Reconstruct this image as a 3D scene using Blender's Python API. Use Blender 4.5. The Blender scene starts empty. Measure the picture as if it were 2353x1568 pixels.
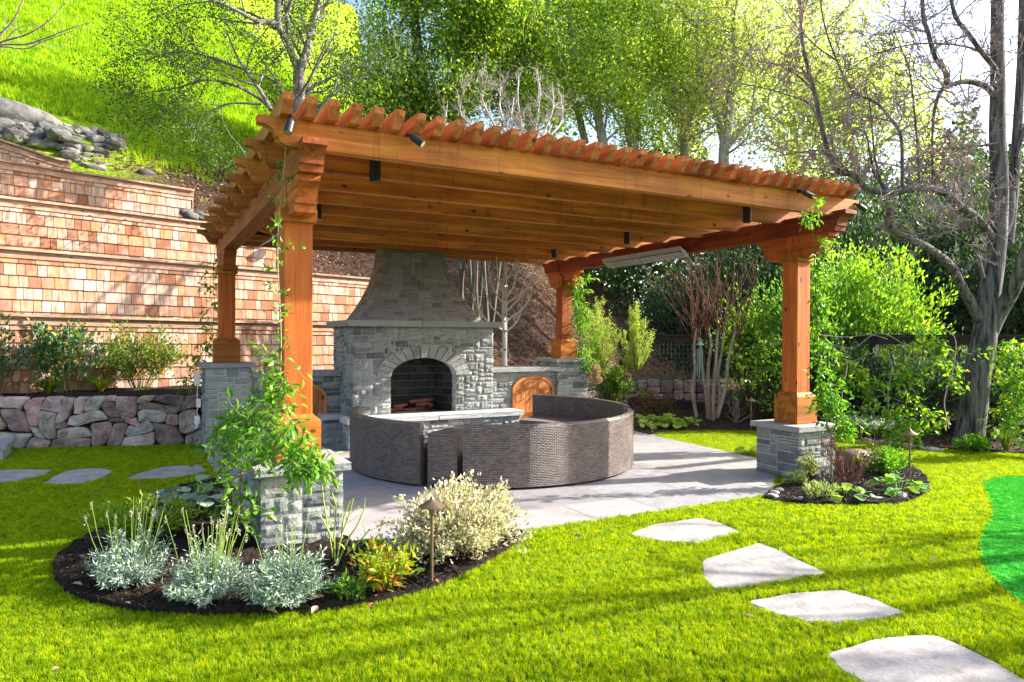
import bpy, math, random
import numpy as np
from mathutils import Vector, Matrix, Euler

random.seed(11)
rng = np.random.default_rng(11)
S = bpy.context.scene
COL = S.collection

# ------------------------------------------------------------------ camera
EYE = np.array((0.0, 0.0, 1.65))
YAW, PITCH, ROLL = math.radians(27.9), math.radians(.391), math.radians(-.231)
FPX, CX, CY = 1607.4, 1176.5, 784.0
FW = np.array((math.sin(YAW)*math.cos(PITCH), math.cos(YAW)*math.cos(PITCH), -math.sin(PITCH)))
RT = np.array((math.cos(YAW), -math.sin(YAW), 0.0))
UP = np.cross(RT, FW)
_c, _s = math.cos(ROLL), math.sin(ROLL)
cam = bpy.data.cameras.new('camera')
cam.sensor_width = 36
cam.lens = 36*FPX/2353
cam.clip_start = .05
cam.clip_end = 2000
camo = bpy.data.objects.new('camera', cam)
COL.objects.link(camo)
R_ = _c*RT - _s*UP
U_ = _s*RT + _c*UP
camo.matrix_world = Matrix(((R_[0], U_[0], -FW[0], 0), (R_[1], U_[1], -FW[1], 0), (R_[2], U_[2], -FW[2], 1.65), (0, 0, 0, 1)))
S.camera = camo

# ------------------------------------------------------------------ light
SUN = np.array((1.0, -.25, .57))
SUN = SUN/np.linalg.norm(SUN)
W = bpy.data.worlds.new('World')
S.world = W
W.use_nodes = True
wn = W.node_tree.nodes
wn.clear()
sky = wn.new('ShaderNodeTexSky')
sky.sky_type = 'NISHITA'
sky.sun_disc = False
sky.sun_elevation = math.asin(SUN[2])
sky.sun_rotation = math.atan2(SUN[0], SUN[1])
sky.air_density = 1.0
sky.dust_density = 2.5
sky.ozone_density = 1.0
bg = wn.new('ShaderNodeBackground')
bg.inputs['Strength'].default_value = .14
wo = wn.new('ShaderNodeOutputWorld')
W.node_tree.links.new(sky.outputs[0], bg.inputs[0])
W.node_tree.links.new(bg.outputs[0], wo.inputs[0])
sl = bpy.data.lights.new('sun', 'SUN')
sl.energy = 5.0
sl.angle = math.radians(.55)
sl.color = (1.0, .93, .82)
so = bpy.data.objects.new('sun', sl)
COL.objects.link(so)
so.rotation_euler = Vector(-SUN).to_track_quat('-Z', 'Y').to_euler()
so.location = (20, -4, 14)
S.view_settings.view_transform = 'Standard'
S.view_settings.look = 'None'
S.view_settings.exposure = 1.55
S.view_settings.gamma = 1
S.view_settings.use_curve_mapping = False
S.render.engine = 'CYCLES'
S.cycles.max_bounces = 6
S.cycles.diffuse_bounces = 3
S.cycles.glossy_bounces = 2
S.cycles.transmission_bounces = 3
S.cycles.transparent_max_bounces = 6


def ray(px, py):
    X = (px-CX)/FPX
    Y = -(py-CY)/FPX
    return FW + (_c*X+_s*Y)*RT + (-_s*X+_c*Y)*UP


def at(px, py, z=0.0):
    d = ray(px, py)
    return EYE + d*(z-EYE[2])/d[2]


def atD(px, py, D):
    return EYE + ray(px, py)*D


def depth(p):
    return float((np.array(p)-EYE) @ FW)


# ------------------------------------------------------------------ materials
class Mat:
    def __init__(s, name, rough=.8, spec=.3, metal=0.0):
        s.m = bpy.data.materials.new(name)
        s.m.use_nodes = True
        s.t = s.m.node_tree
        s.b = s.t.nodes['Principled BSDF']
        s.b.inputs['Roughness'].default_value = rough
        s.b.inputs['Specular IOR Level'].default_value = spec
        s.b.inputs['Metallic'].default_value = metal
        s.out = s.t.nodes['Material Output']

    def n(s, kind, **kw):
        x = s.t.nodes.new('ShaderNode'+kind)
        for k, v in kw.items():
            if k in x.inputs:
                s.set(x.inputs[k], v)
            elif hasattr(x, k):
                setattr(x, k, v)
            else:
                s.set(x.inputs[k.replace('_', ' ')], v)
        return x

    def set(s, inp, v):
        if isinstance(v, bpy.types.NodeSocket):
            s.t.links.new(v, inp)
        else:
            inp.default_value = v

    def ramp(s, fac, stops, interp='LINEAR'):
        r = s.t.nodes.new('ShaderNodeValToRGB')
        r.color_ramp.interpolation = interp
        e = r.color_ramp.elements
        while len(e) < len(stops):
            e.new(.5)
        for i, (p, c) in enumerate(stops):
            e[i].position = p
            e[i].color = (c[0], c[1], c[2], 1) if hasattr(c, '__len__') else (c, c, c, 1)
        s.t.links.new(fac, r.inputs[0])
        return r.outputs[0]

    def mix(s, fac, a, b, mode='MIX'):
        x = s.t.nodes.new('ShaderNodeMix')
        x.data_type = 'RGBA'
        x.blend_type = mode
        s.set(x.inputs[0], fac)
        for i, v in ((6, a), (7, b)):
            if isinstance(v, bpy.types.NodeSocket):
                s.t.links.new(v, x.inputs[i])
            else:
                x.inputs[i].default_value = (v[0], v[1], v[2], 1)
        return x.outputs[2]

    def math(s, op, a, b=0.0):
        x = s.t.nodes.new('ShaderNodeMath')
        x.operation = op
        s.set(x.inputs[0], a)
        s.set(x.inputs[1], b)
        return x.outputs[0]

    def coord(s, scale=(1, 1, 1), rnd=0.0, kind='Object'):
        tc = s.n('TexCoord')
        mp = s.n('Mapping')
        mp.inputs['Scale'].default_value = scale
        v = tc.outputs[kind]
        if rnd:
            oi = s.n('ObjectInfo')
            a = s.t.nodes.new('ShaderNodeVectorMath')
            a.operation = 'ADD'
            s.t.links.new(v, a.inputs[0])
            s.t.links.new(s.math('MULTIPLY', oi.outputs['Random'], rnd), a.inputs[1])
            v = a.outputs[0]
        s.t.links.new(v, mp.inputs[0])
        return mp.outputs[0]

    def noise(s, vec, scale, detail=4, rough=.55, dist=0.0):
        return s.n('TexNoise', Vector=vec, Scale=scale, Detail=detail, Roughness=rough, Distortion=dist).outputs['Fac']

    def bump(s, h, strength=.4, dist=.01):
        x = s.n('Bump', Strength=strength, Distance=dist, Height=h)
        s.t.links.new(x.outputs[0], s.b.inputs['Normal'])

    def col(s, c):
        s.set(s.b.inputs['Base Color'], c if isinstance(c, bpy.types.NodeSocket) else (c[0], c[1], c[2], 1))


def cedar(name, axis, dark, mid, light, knots=True):
    m = Mat(name, .62, .3)
    sc = [9, 9, 9]
    sc[axis] = .55
    v = m.coord(tuple(sc), 7.0)
    g = m.noise(v, 1.6, 6, .65, .6)
    c = m.ramp(g, [(.30, dark), (.48, mid), (.68, light)])
    oi = m.n('ObjectInfo')
    tone = m.ramp(oi.outputs['Random'], [(0, .58), (.4, .92), (.75, 1.08), (1, 1.25)])
    c = m.mix(1, c, tone, 'MULTIPLY')
    # saw marks across the grain and slow stains
    v3 = m.coord((1, 1, 1), 3.0)
    st = m.noise(v3, 1.7, 3, .5)
    c = m.mix(m.ramp(st, [(.40, 0), (.72, .55)]), c, tuple(x*.55 for x in mid))
    if axis == 0:
        dr = m.noise(m.coord((16, 16, 1.1), 9.0), 1.0, 4, .6)
        c = m.mix(m.ramp(dr, [(.56, 0), (.74, .6)]), c, tuple(x*.42 for x in mid))
    if knots:
        s2 = [6.5, 6.5, 6.5]
        s2[axis] = 3.4
        vv = m.coord(tuple(s2), 5.0)
        vo = m.n('TexVoronoi', Vector=vv, Scale=1.0)
        k = m.ramp(vo.outputs['Distance'], [(.0, 1), (.07, .9), (.15, 0)])
        c = m.mix(k, c, (.05, .016, .006))
    m.col(c)
    f = m.noise(m.coord(tuple(x*6 for x in sc), 2.0), 1.0, 3)
    hh = m.math('ADD', m.math('MULTIPLY', f, .4), g)
    m.bump(hh, .55, .006)
    return m.m


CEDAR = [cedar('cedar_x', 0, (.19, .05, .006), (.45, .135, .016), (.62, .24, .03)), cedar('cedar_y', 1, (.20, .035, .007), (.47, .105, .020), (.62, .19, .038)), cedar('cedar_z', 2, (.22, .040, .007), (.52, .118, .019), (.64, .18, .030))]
CEDAR_PUR = cedar('purlin_cedar', 1, (.18, .038, .012), (.45, .13, .035), (.60, .24, .08))
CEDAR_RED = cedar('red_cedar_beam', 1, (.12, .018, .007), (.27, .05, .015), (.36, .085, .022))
CEDAR_DOOR = cedar('door_cedar', 2, (.42, .13, .03), (.58, .20, .055), (.68, .28, .09))


def shingle_mat():
    m = Mat('weathered_shingle', .85, .2)
    oi = m.n('ObjectInfo')
    a = m.ramp(oi.outputs['Random'], [(0, (.26, .11, .06)), (.2, (.42, .20, .12)), (.4, (.50, .31, .22)), (.6, (.56, .42, .34)), (.8, (.44, .34, .30)), (1, (.54, .25, .11))], 'LINEAR')
    v = m.coord((16, 16, 1.6), 9.0)
    g = m.noise(v, 1.0, 5, .6)
    c = m.mix(m.ramp(g, [(.42, 0), (.72, .75)]), a, (.17, .075, .04))
    g2 = m.noise(m.coord((3, 3, 3), 4.0), 1.2, 3)
    c = m.mix(m.ramp(g2, [(.5, 0), (.75, .7)]), c, (.55, .22, .06))
    g3 = m.noise(m.coord((5, 5, 5), 6.0), 1.0, 3)
    c = m.mix(m.ramp(g3, [(.52, 0), (.8, .5)]), c, (.52, .46, .42))
    m.col(c)
    m.bump(g, .9, .006)
    return m.m


def stone_mat(name, stops, mott=.25, bump=.7, bscale=9, rough=.8, spec=.35):
    m = Mat(name, rough, spec)
    oi = m.n('ObjectInfo')
    a = m.ramp(oi.outputs['Random'], stops)
    v = m.coord((1, 1, 1), 11.0)
    n1 = m.noise(v, 6, 5, .6)
    k = m.ramp(n1, [(.3, 1-mott), (.5, 1), (.75, 1+mott)])
    c = m.mix(1, a, k, 'MULTIPLY')
    n2 = m.noise(v, 45, 4, .6)
    k2 = m.ramp(n2, [(.3, .86), (.7, 1.12)])
    c = m.mix(1, c, k2, 'MULTIPLY')
    m.col(c)
    n3 = m.noise(v, bscale, 7, .62, .4)
    m.bump(m.math('ADD', n3, m.math('MULTIPLY', n2, .25)), bump, .02)
    return m.m


def ground_mat(name, stops, scale, bump=.8, dist=.02, big=None, rough=.95):
    m = Mat(name, rough, .15)
    v = m.coord()
    n1 = m.noise(v, scale, 7, .7)
    c = m.ramp(n1, stops)
    if big:
        n2 = m.noise(v, big[0], 4, .6)
        c = m.mix(m.ramp(n2, [(.4, 0), (.62, big[2])]), c, big[1])
    m.col(c)
    m.bump(n1, bump, dist)
    return m.m


def leaf_mat(name, stops, trans=.35, rough=.5, spec=.35, obj=False, trcol=None):
    m = Mat(name, rough, spec)
    if obj:
        r = m.n('ObjectInfo').outputs['Random']
    else:
        r = m.n('NewGeometry').outputs['Random Per Island']
    c = m.ramp(r, stops)
    m.col(c)
    tr = m.n('BsdfTranslucent')
    tc = m.mix(1, c, trcol or (1.5, 1.6, .6), 'MULTIPLY')
    m.t.links.new(tc, tr.inputs[0])
    mx = m.n('MixShader')
    mx.inputs[0].default_value = trans
    m.t.links.new(m.b.outputs[0], mx.inputs[1])
    m.t.links.new(tr.outputs[0], mx.inputs[2])
    m.t.links.new(mx.outputs[0], m.out.inputs[0])
    return m.m


def bark_mat(name, a, b, c3=None, sc=(14, 14, 2.2), bump=.9, dist=.03):
    m = Mat(name, .9, .15)
    v = m.coord(sc)
    g = m.noise(v, 1.0, 6, .65, .5)
    c = m.ramp(g, [(.35, a), (.65, b)])
    if c3:
        n = m.noise(m.coord(), 5, 4, .6)
        c = m.mix(m.ramp(n, [(.52, 0), (.62, .8)]), c, c3)
    m.col(c)
    m.bump(g, bump, dist)
    return m.m


def plain(name, c, rough=.5, spec=.4, metal=0.0, var=.12, scale=30):
    m = Mat(name, rough, spec, metal)
    n = m.noise(m.coord((1, 1, 1), 3.0), scale, 3)
    k = m.ramp(n, [(.3, 1-var), (.7, 1+var)])
    m.col(m.mix(1, (c[0], c[1], c[2]), k, 'MULTIPLY'))
    return m.m


SHINGLE = shingle_mat()
TRIM = cedar('weathered_cedar_trim', 0, (.30, .15, .09), (.46, .27, .18), (.55, .40, .31))
ASHLAR = stone_mat('ashlar_bluestone', [(0, (.13, .14, .145)), (.25, (.25, .262, .262)), (.5, (.36, .37, .365)), (.75, (.31, .31, .275)), (.9, (.22, .24, .25)), (1, (.15, .16, .18))], .2, 1.0, 16)
MORTAR = ground_mat('pale_mortar', [(.3, (.42, .415, .39)), (.7, (.56, .55, .52))], 30, .4, .004)
CAPSTONE = stone_mat('capstone_bluestone', [(0, (.27, .28, .29)), (1, (.33, .335, .34))], .12, .5, 18)
HEARTHSTONE = stone_mat('pale_hearth_stone', [(0, (.47, .47, .46)), (1, (.52, .52, .51))], .08, .5, 18)
FIREBRICK = stone_mat('dark_firebrick', [(0, (.022, .021, .02)), (1, (.045, .042, .038))], .3, .3, 30)
PAVER = stone_mat('patio_bluestone', [(0, (.24, .23, .24)), (.3, (.33, .32, .33)), (.55, (.38, .35, .345)), (.8, (.29, .29, .31)), (1, (.35, .31, .32))], .14, .22, 3, .6, .4)
FLAG = stone_mat('stepping_flagstone', [(0, (.33, .305, .295)), (.5, (.38, .35, .335)), (1, (.31, .295, .295))], .30, .7, 3.5, .7)
BOULDER = stone_mat('fieldstone_purple', [(0, (.17, .11, .09)), (.2, (.36, .23, .21)), (.45, (.46, .32, .30)), (.65, (.38, .28, .20)), (.82, (.42, .38, .34)), (1, (.55, .31, .27))], .55, 1.3, 4)
GREYROCK = stone_mat('grey_rock', [(0, (.07, .067, .065)), (.5, (.15, .145, .14)), (1, (.26, .245, .22))], .5, 1.2, 4)
MULCH = ground_mat('dark_mulch', [(.32, (.008, .006, .005)), (.55, (.032, .022, .018)), (.75, (.075, .05, .042))], 42, 1.0, .03)
LITTER = ground_mat('leaf_litter_slope', [(.32, (.02, .013, .01)), (.52, (.075, .045, .032)), (.72, (.19, .115, .08))], 16, 1.0, .05)
SOIL = ground_mat('terrace_soil', [(.3, (.05, .035, .025)), (.7, (.14, .10, .07))], 20)
TURF = ground_mat('turf_backing', [(.3, (.07, .15, .001)), (.7, (.15, .27, .002))], 60, .6, .01)
GREEN = ground_mat('putting_green_turf', [(.3, (.03, .33, .03)), (.7, (.06, .46, .045))], 160, .5, .004)
FARG = ground_mat('far_ground', [(.3, (.02, .03, .01)), (.7, (.06, .07, .03))], 3)
STEEL = plain('galvanised_steel', (.5, .5, .5), .35, .5, .9)
BLACKM = plain('black_metal', (.025, .023, .025), .4, .5, .3)
BRONZE = plain('aged_bronze', (.23, .15, .11), .45, .5, .7)
DARKWOOD = plain('dark_stained_wood', (.028, .022, .022), .6, .4, 0, .3, 8)
WHITEP = plain('white_plastic', (.62, .62, .62), .5, .4)
TERRA = plain('dark_terracotta', (.16, .08, .07), .6, .4, 0, .3, 10)
BARK_G = bark_mat('grey_bark', (.10, .09, .085), (.30, .28, .27), (.38, .37, .35))
BARK_D = bark_mat('furrowed_bark', (.03, .027, .027), (.30, .27, .265), None, (17, 17, 1.7), 1.0, .09)
BARK_L = bark_mat('sunlit_grey_bark', (.22, .20, .17), (.48, .45, .38), None)
BARK_P = bark_mat('pale_grey_bark', (.34, .31, .29), (.55, .51, .48), None, (10, 10, 3), .4, .01)
BARK_T = bark_mat('tan_smooth_bark', (.28, .20, .14), (.48, .39, .31), (.55, .47, .39), (8, 8, 1.3), .4, .01)
BARK_R = bark_mat('reddish_twig_bark', (.13, .055, .04), (.26, .13, .09), None, (9, 9, 3), .3, .01)
BARK_V = bark_mat('violet_grey_twig_bark', (.20, .14, .15), (.46, .37, .38), None, (9, 9, 3), .3, .01)
STEM_G = plain('green_stem', (.10, .17, .03), .6, .3, 0, .3)
STEM_B = plain('brown_stem', (.10, .055, .03), .8, .2, 0, .3)


# ------------------------------------------------------------------ mesh building
ORG = {}


def tag(o, label=None, cat=None, group=None, kind=None):
    if label: o['label'] = label
    if cat: o['category'] = cat
    if group: o['group'] = group
    if kind: o['kind'] = kind
    return o


def thing(name, label, cat, loc, group=None):
    o = bpy.data.objects.new(name, None)
    o.empty_display_size = .2
    COL.objects.link(o)
    o.location = tuple(float(x) for x in loc)
    ORG[o.name] = np.array(o.location)
    return tag(o, label, cat, group)


def place(name, me, parent=None, loc=(0, 0, 0), rot=None, scale=None):
    """link a mesh at a world position, under parent when given"""
    o = bpy.data.objects.new(name, me)
    COL.objects.link(o)
    l = np.array(loc, float)
    if parent is not None:
        o.parent = parent
        l = l-ORG[parent.name]
        ORG[o.name] = np.array(loc, float)
    else:
        ORG[o.name] = l.copy()
    o.location = tuple(l)
    if rot is not None: o.rotation_euler = rot
    if scale is not None: o.scale = scale if hasattr(scale, '__len__') else (scale,)*3
    return o


class MB:
    def __init__(s):
        s.v = []
        s.f = []
        s.uv = None

    def add(s, vs, fs):
        k = len(s.v)
        s.v += [tuple(map(float, p)) for p in vs]
        s.f += [tuple(i+k for i in q) for q in fs]
        return s

    def box(s, x0, x1, y0, y1, z0, z1, ch=0.0):
        if ch <= 0:
            return s.add([(x0, y0, z0), (x1, y0, z0), (x1, y1, z0), (x0, y1, z0), (x0, y0, z1), (x1, y0, z1), (x1, y1, z1), (x0, y1, z1)],
                         [(0, 3, 2, 1), (4, 5, 6, 7), (0, 1, 5, 4), (1, 2, 6, 5), (2, 3, 7, 6), (3, 0, 4, 7)])
        import itertools
        lo, hi = (x0, y0, z0), (x1, y1, z1)
        idx = {}
        vs = []
        for sg in itertools.product((0, 1), repeat=3):
            for ax in range(3):   # vertex lying on the face normal to ax
                p = []
                for a in range(3):
                    e = hi[a] if sg[a] else lo[a]
                    if a != ax: e += -ch if sg[a] else ch
                    p.append(e)
                idx[(sg, ax)] = len(vs)
                vs.append(p)
        fs = []
        for ax in range(3):
            b, c = [a for a in range(3) if a != ax]
            for v in (0, 1):
                q = []
                for (i, j) in ((0, 0), (1, 0), (1, 1), (0, 1)):
                    sg = [0, 0, 0]
                    sg[ax] = v
                    sg[b] = i
                    sg[c] = j
                    q.append(idx[(tuple(sg), ax)])
                fs.append(q)
            for i in (0, 1):
                for j in (0, 1):
                    q = []
                    for e, which in ((0, b), (1, b), (1, c), (0, c)):
                        sg = [0, 0, 0]
                        sg[ax] = e
                        sg[b] = i
                        sg[c] = j
                        q.append(idx[(tuple(sg), which)])
                    fs.append(q)
        for sg in itertools.product((0, 1), repeat=3):
            fs.append([idx[(sg, 0)], idx[(sg, 1)], idx[(sg, 2)]])
        # orient outward
        cen = np.array([(x0+x1)/2, (y0+y1)/2, (z0+z1)/2])
        V = np.array(vs)
        out = []
        for q in fs:
            P = V[q]
            nn = np.cross(P[1]-P[0], P[2]-P[0])
            if nn @ (P.mean(0)-cen) < 0: q = q[::-1]
            out.append(tuple(q))
        return s.add(vs, out)

    def prism(s, poly, axis, a0, a1):
        """extrude a 2D polygon; axis 1: poly in (x,z); axis 0: poly in (y,z); axis 2: poly in (x,y)"""
        n = len(poly)

        def P(p, a):
            if axis == 1: return (p[0], a, p[1])
            if axis == 0: return (a, p[0], p[1])
            return (p[0], p[1], a)
        vs = [P(p, a0) for p in poly]+[P(p, a1) for p in poly]
        area = sum(poly[i][0]*poly[(i+1) % n][1]-poly[(i+1) % n][0]*poly[i][1] for i in range(n))
        flip = (area > 0) != (axis == 1)
        fs = [tuple(range(n))[::-1], tuple(range(n, 2*n))]+[(i, (i+1) % n, n+(i+1) % n, n+i) for i in range(n)]
        if not flip: fs = [q[::-1] for q in fs]
        return s.add(vs, fs)

    def tube(s, path, rad, n=6, cap=True):
        P = [np.array(p, float) for p in path]
        m = len(P)
        if not hasattr(rad, '__len__'): rad = [rad]*m
        vs = []
        a = None
        for i in range(m):
            d = P[min(i+1, m-1)]-P[max(i-1, 0)]
            d = d/(np.linalg.norm(d)+1e-9)
            if a is None:
                a = np.cross(d, (0, 0, 1.0) if abs(d[2]) < .9 else (1.0, 0, 0))
            a = a-d*(a @ d)
            a = a/(np.linalg.norm(a)+1e-9)
            b = np.cross(d, a)
            for k in range(n):
                t = 2*math.pi*k/n
                vs.append(P[i]+rad[i]*(math.cos(t)*a+math.sin(t)*b))
        fs = [(i*n+k, i*n+(k+1) % n, (i+1)*n+(k+1) % n, (i+1)*n+k) for i in range(m-1) for k in range(n)]
        if cap:
            fs += [tuple(range(n))[::-1], tuple((m-1)*n+k for k in range(n))]
        return s.add(vs, fs)

    def lathe(s, prof, c, n=20):
        """prof: list of (r,z)"""
        vs = []
        for r, z in prof:
            for k in range(n):
                t = 2*math.pi*k/n
                vs.append((c[0]+r*math.cos(t), c[1]+r*math.sin(t), c[2]+z))
        m = len(prof)
        fs = [(i*n+k, i*n+(k+1) % n, (i+1)*n+(k+1) % n, (i+1)*n+k) for i in range(m-1) for k in range(n)]
        fs += [tuple(range(n))[::-1], tuple((m-1)*n+k for k in range(n))]
        return s.add(vs, fs)

    def mesh(s, name, mat, off=(0, 0, 0), smooth=False):
        me = bpy.data.meshes.new(name)
        o = np.array(off, float)
        me.from_pydata([tuple(np.array(p)-o) for p in s.v], [], s.f)
        if s.uv:
            ul = me.uv_layers.new(name='UVMap')
            k = 0
            for poly in me.polygons:
                for li in poly.loop_indices:
                    ul.data[li].uv = s.uv[me.loops[li].vertex_index]
        if mat: me.materials.append(mat)
        if smooth: me.polygons.foreach_set('use_smooth', [True]*len(me.polygons))
        me.update()
        return me

    def build(s, name, mat, parent=None, loc=None, smooth=False):
        if loc is None:
            loc = ORG[parent.name] if parent is not None else np.zeros(3)
        return place(name, s.mesh(name, mat, loc, smooth), parent, loc)


def array_mesh(name, verts, faces_n, mat, smooth=False):
    """fast mesh from (N,3) verts and (F,k) faces"""
    me = bpy.data.meshes.new(name)
    F, k = faces_n.shape
    me.vertices.add(len(verts))
    me.vertices.foreach_set('co', np.ascontiguousarray(verts, dtype=np.float32).ravel())
    me.loops.add(F*k)
    me.loops.foreach_set('vertex_index', faces_n.astype(np.int32).ravel())
    me.polygons.add(F)
    me.polygons.foreach_set('loop_start', np.arange(0, F*k, k, dtype=np.int32))
    me.polygons.foreach_set('loop_total', np.full(F, k, dtype=np.int32))
    me.update(calc_edges=True)
    if mat: me.materials.append(mat)
    return me


def unit(v):
    return v/(np.linalg.norm(v, axis=-1, keepdims=True)+1e-9)


def leaf_arrays(C, D, L, Wd, fold=.25, rs=None):
    """C centres (N,3), D directions, L lengths, Wd widths -> verts, tris; every leaf a folded rhombus"""
    N = len(C)
    rs = rs or rng
    D = unit(D)
    s = unit(np.cross(D, unit(rs.normal(size=(N, 3)))))
    n = np.cross(s, D)
    L = np.broadcast_to(np.asarray(L, float), (N,))[:, None]
    Wd = np.broadcast_to(np.asarray(Wd, float), (N,))[:, None]
    a = C
    t = C+D*L-n*L*.12
    l = C+D*L*.45+s*Wd*.5+n*Wd*fold
    r = C+D*L*.45-s*Wd*.5+n*Wd*fold
    V = np.stack([a, l, t, r], 1).reshape(-1, 3)
    i = np.arange(N)[:, None]*4
    F = np.concatenate([i+np.array([[0, 2, 1]]), i+np.array([[0, 3, 2]])], 1).reshape(-1, 3)
    return V, F


def leaves(name, C, D, L, Wd, mat, parent=None, loc=None, fold=.25):
    V, F = leaf_arrays(np.asarray(C, float), np.asarray(D, float), L, Wd, fold)
    if loc is None: loc = ORG[parent.name] if parent is not None else np.zeros(3)
    return place(name, array_mesh(name, V-np.asarray(loc), F, mat), parent, loc)


def in_poly(X, Y, poly):
    inside = np.zeros(len(X), bool)
    n = len(poly)
    j = n-1
    for i in range(n):
        xi, yi = poly[i][:2]
        xj, yj = poly[j][:2]
        c = ((yi > Y) != (yj > Y)) & (X < (xj-xi)*(Y-yi)/((yj-yi) if yj != yi else 1e-9)+xi)
        inside ^= c
        j = i
    return inside


def smooth_poly(pts, it=2):
    P = [np.array(p[:2], float) for p in pts]
    for _ in range(it):
        Q = []
        for i in range(len(P)):
            a, b = P[i], P[(i+1) % len(P)]
            Q += [a*.75+b*.25, a*.25+b*.75]
        P = Q
    return [tuple(p) for p in P]


def scatter(name, pts, proto_me, smin, smax, tilt=.25, parent=None, mat=None):
    """one object that instances a small mesh on many points (geometry nodes)"""
    N = len(pts)
    me = bpy.data.meshes.new(name)
    me.vertices.add(N)
    me.vertices.foreach_set('co', np.asarray(pts, np.float32).ravel())
    rot = np.stack([rng.normal(0, tilt, N), rng.normal(0, tilt, N), rng.uniform(0, 6.283, N)], 1).astype(np.float32)
    a = me.attributes.new('rot', 'FLOAT_VECTOR', 'POINT')
    a.data.foreach_set('vector', rot.ravel())
    b = me.attributes.new('scl', 'FLOAT', 'POINT')
    b.data.foreach_set('value', rng.uniform(smin, smax, N).astype(np.float32))
    me.update()
    proto = bpy.data.objects.new(name+'_piece', proto_me)
    o = place(name, me, parent, (0, 0, 0))
    ng = bpy.data.node_groups.new(name, 'GeometryNodeTree')
    ng.interface.new_socket('Geometry', in_out='INPUT', socket_type='NodeSocketGeometry')
    ng.interface.new_socket('Geometry', in_out='OUTPUT', socket_type='NodeSocketGeometry')
    gi = ng.nodes.new('NodeGroupInput')
    go = ng.nodes.new('NodeGroupOutput')
    ip = ng.nodes.new('GeometryNodeInstanceOnPoints')
    oi = ng.nodes.new('GeometryNodeObjectInfo')
    oi.inputs['Object'].default_value = proto
    na = ng.nodes.new('GeometryNodeInputNamedAttribute')
    na.data_type = 'FLOAT_VECTOR'
    na.inputs['Name'].default_value = 'rot'
    nb = ng.nodes.new('GeometryNodeInputNamedAttribute')
    nb.data_type = 'FLOAT'
    nb.inputs['Name'].default_value = 'scl'
    L = ng.links.new
    L(gi.outputs[0], ip.inputs['Points'])
    L(oi.outputs['Geometry'], ip.inputs['Instance'])
    L(na.outputs['Attribute'], ip.inputs['Rotation'])
    L(nb.outputs['Attribute'], ip.inputs['Scale'])
    L(ip.outputs[0], go.inputs[0])
    md = o.modifiers.new('scatter', 'NODES')
    md.node_group = ng
    return o

# ================================================================== SETTING
WU, WV = np.array((.960, .281)), np.array((-.281, .960))   # along / behind the shingled walls
W0 = np.array((-1.94, 13.26))


def uv2w(u, v):
    return W0+WU*u+WV*v


def w2uv(X, Y):
    dx, dy = X-W0[0], Y-W0[1]
    return dx*WU[0]+dy*WU[1], dx*WV[0]+dy*WV[1]


# hill height
_cap_w = np.array([-60, 7.0, 8.0, 8.6, 9.3, 10.0, 12.5, 15, 18, 21, 23, 26, 90.])
_cap_h = np.array([60, 60, 20, 13.0, 9.0, 7.4, 6.6, 6.1, 5.6, 5.0, 3.4, .4, 0.])


def hill_z(X, Y):
    u, v = w2uv(X, Y)
    shift = np.interp(u, [7, 11, 16, 22], [0, .3, 1.5, 4.5])
    vv = v-shift
    h = np.where(vv < 4.4, .75+1.02*vv, 5.24+.70*(vv-4.4))
    h = np.where(vv < 0, .75+vv*1.5, h)
    cap = np.interp(u-.62*(v-2), _cap_w, _cap_h)
    m_ = np.minimum(h, cap)
    h = m_-np.log(np.exp(-(h-m_)*1.2)+np.exp(-(cap-m_)*1.2))/1.2
    h = h + (.10*np.sin(u*1.3+v*.7)+.07*np.sin(v*2.1-u*.4))*np.clip(vv-.5, 0, 1)*np.where(u > 6, 1, .6)
    return h


def grid_mesh(name, us, vs, fn, mat, kind='structure'):
    U, V = np.meshgrid(us, vs)
    P = fn(U.ravel(), V.ravel())
    nu, nv = len(us), len(vs)
    i = np.arange(nv-1)[:, None]*nu+np.arange(nu-1)[None, :]
    F = np.stack([i, i+1, i+1+nu, i+nu], -1).reshape(-1, 4)
    me = array_mesh(name, P, F, mat)
    me.polygons.foreach_set('use_smooth', [True]*len(me.polygons))
    o = place(name, me)
    return tag(o, kind=kind)


def poly_sheet(name, poly, z, mat, kind='structure', bumpy=0.0, thick=.03):
    mb = MB()
    n = len(poly)
    mb.add([(p[0], p[1], z) for p in poly]+[(p[0], p[1], z-thick) for p in poly],
           [tuple(range(n))]+[(i, n+i, n+(i+1) % n, (i+1) % n) for i in range(n)])
    me = mb.mesh(name, mat)
    import bmesh
    bm = bmesh.new()
    bm.from_mesh(me)
    bmesh.ops.recalc_face_normals(bm, faces=bm.faces)
    bmesh.ops.triangulate(bm, faces=bm.faces)
    if bumpy:
        for _ in range(4):
            bmesh.ops.subdivide_edges(bm, edges=[e for e in bm.edges if e.calc_length() > .16], cuts=1)
            bmesh.ops.triangulate(bm, faces=bm.faces)
        for v in bm.verts:
            if v.co.z > z-.001 and not v.is_boundary:
                v.co.z += random.uniform(0, bumpy)
    bm.to_mesh(me)
    bm.free()
    # make sure the top looks up
    if me.polygons and sum(p.normal.z*p.area for p in me.polygons) < 0:
        me.flip_normals()
    return tag(place(name, me), kind=kind)


g = MB()
g.add([(-400, -200, -.06), (600, -200, -.06), (600, 800, -.06), (-400, 800, -.06)], [(0, 1, 2, 3)])
tag(g.build('ground', FARG), kind='structure')
g = MB()
g.add([(-9, .3, -.020), (16, .3, -.020), (16, 13.2, -.020), (-9, 13.2, -.020)], [(0, 1, 2, 3)])
tag(g.build('lawn', TURF), kind='structure')

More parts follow.
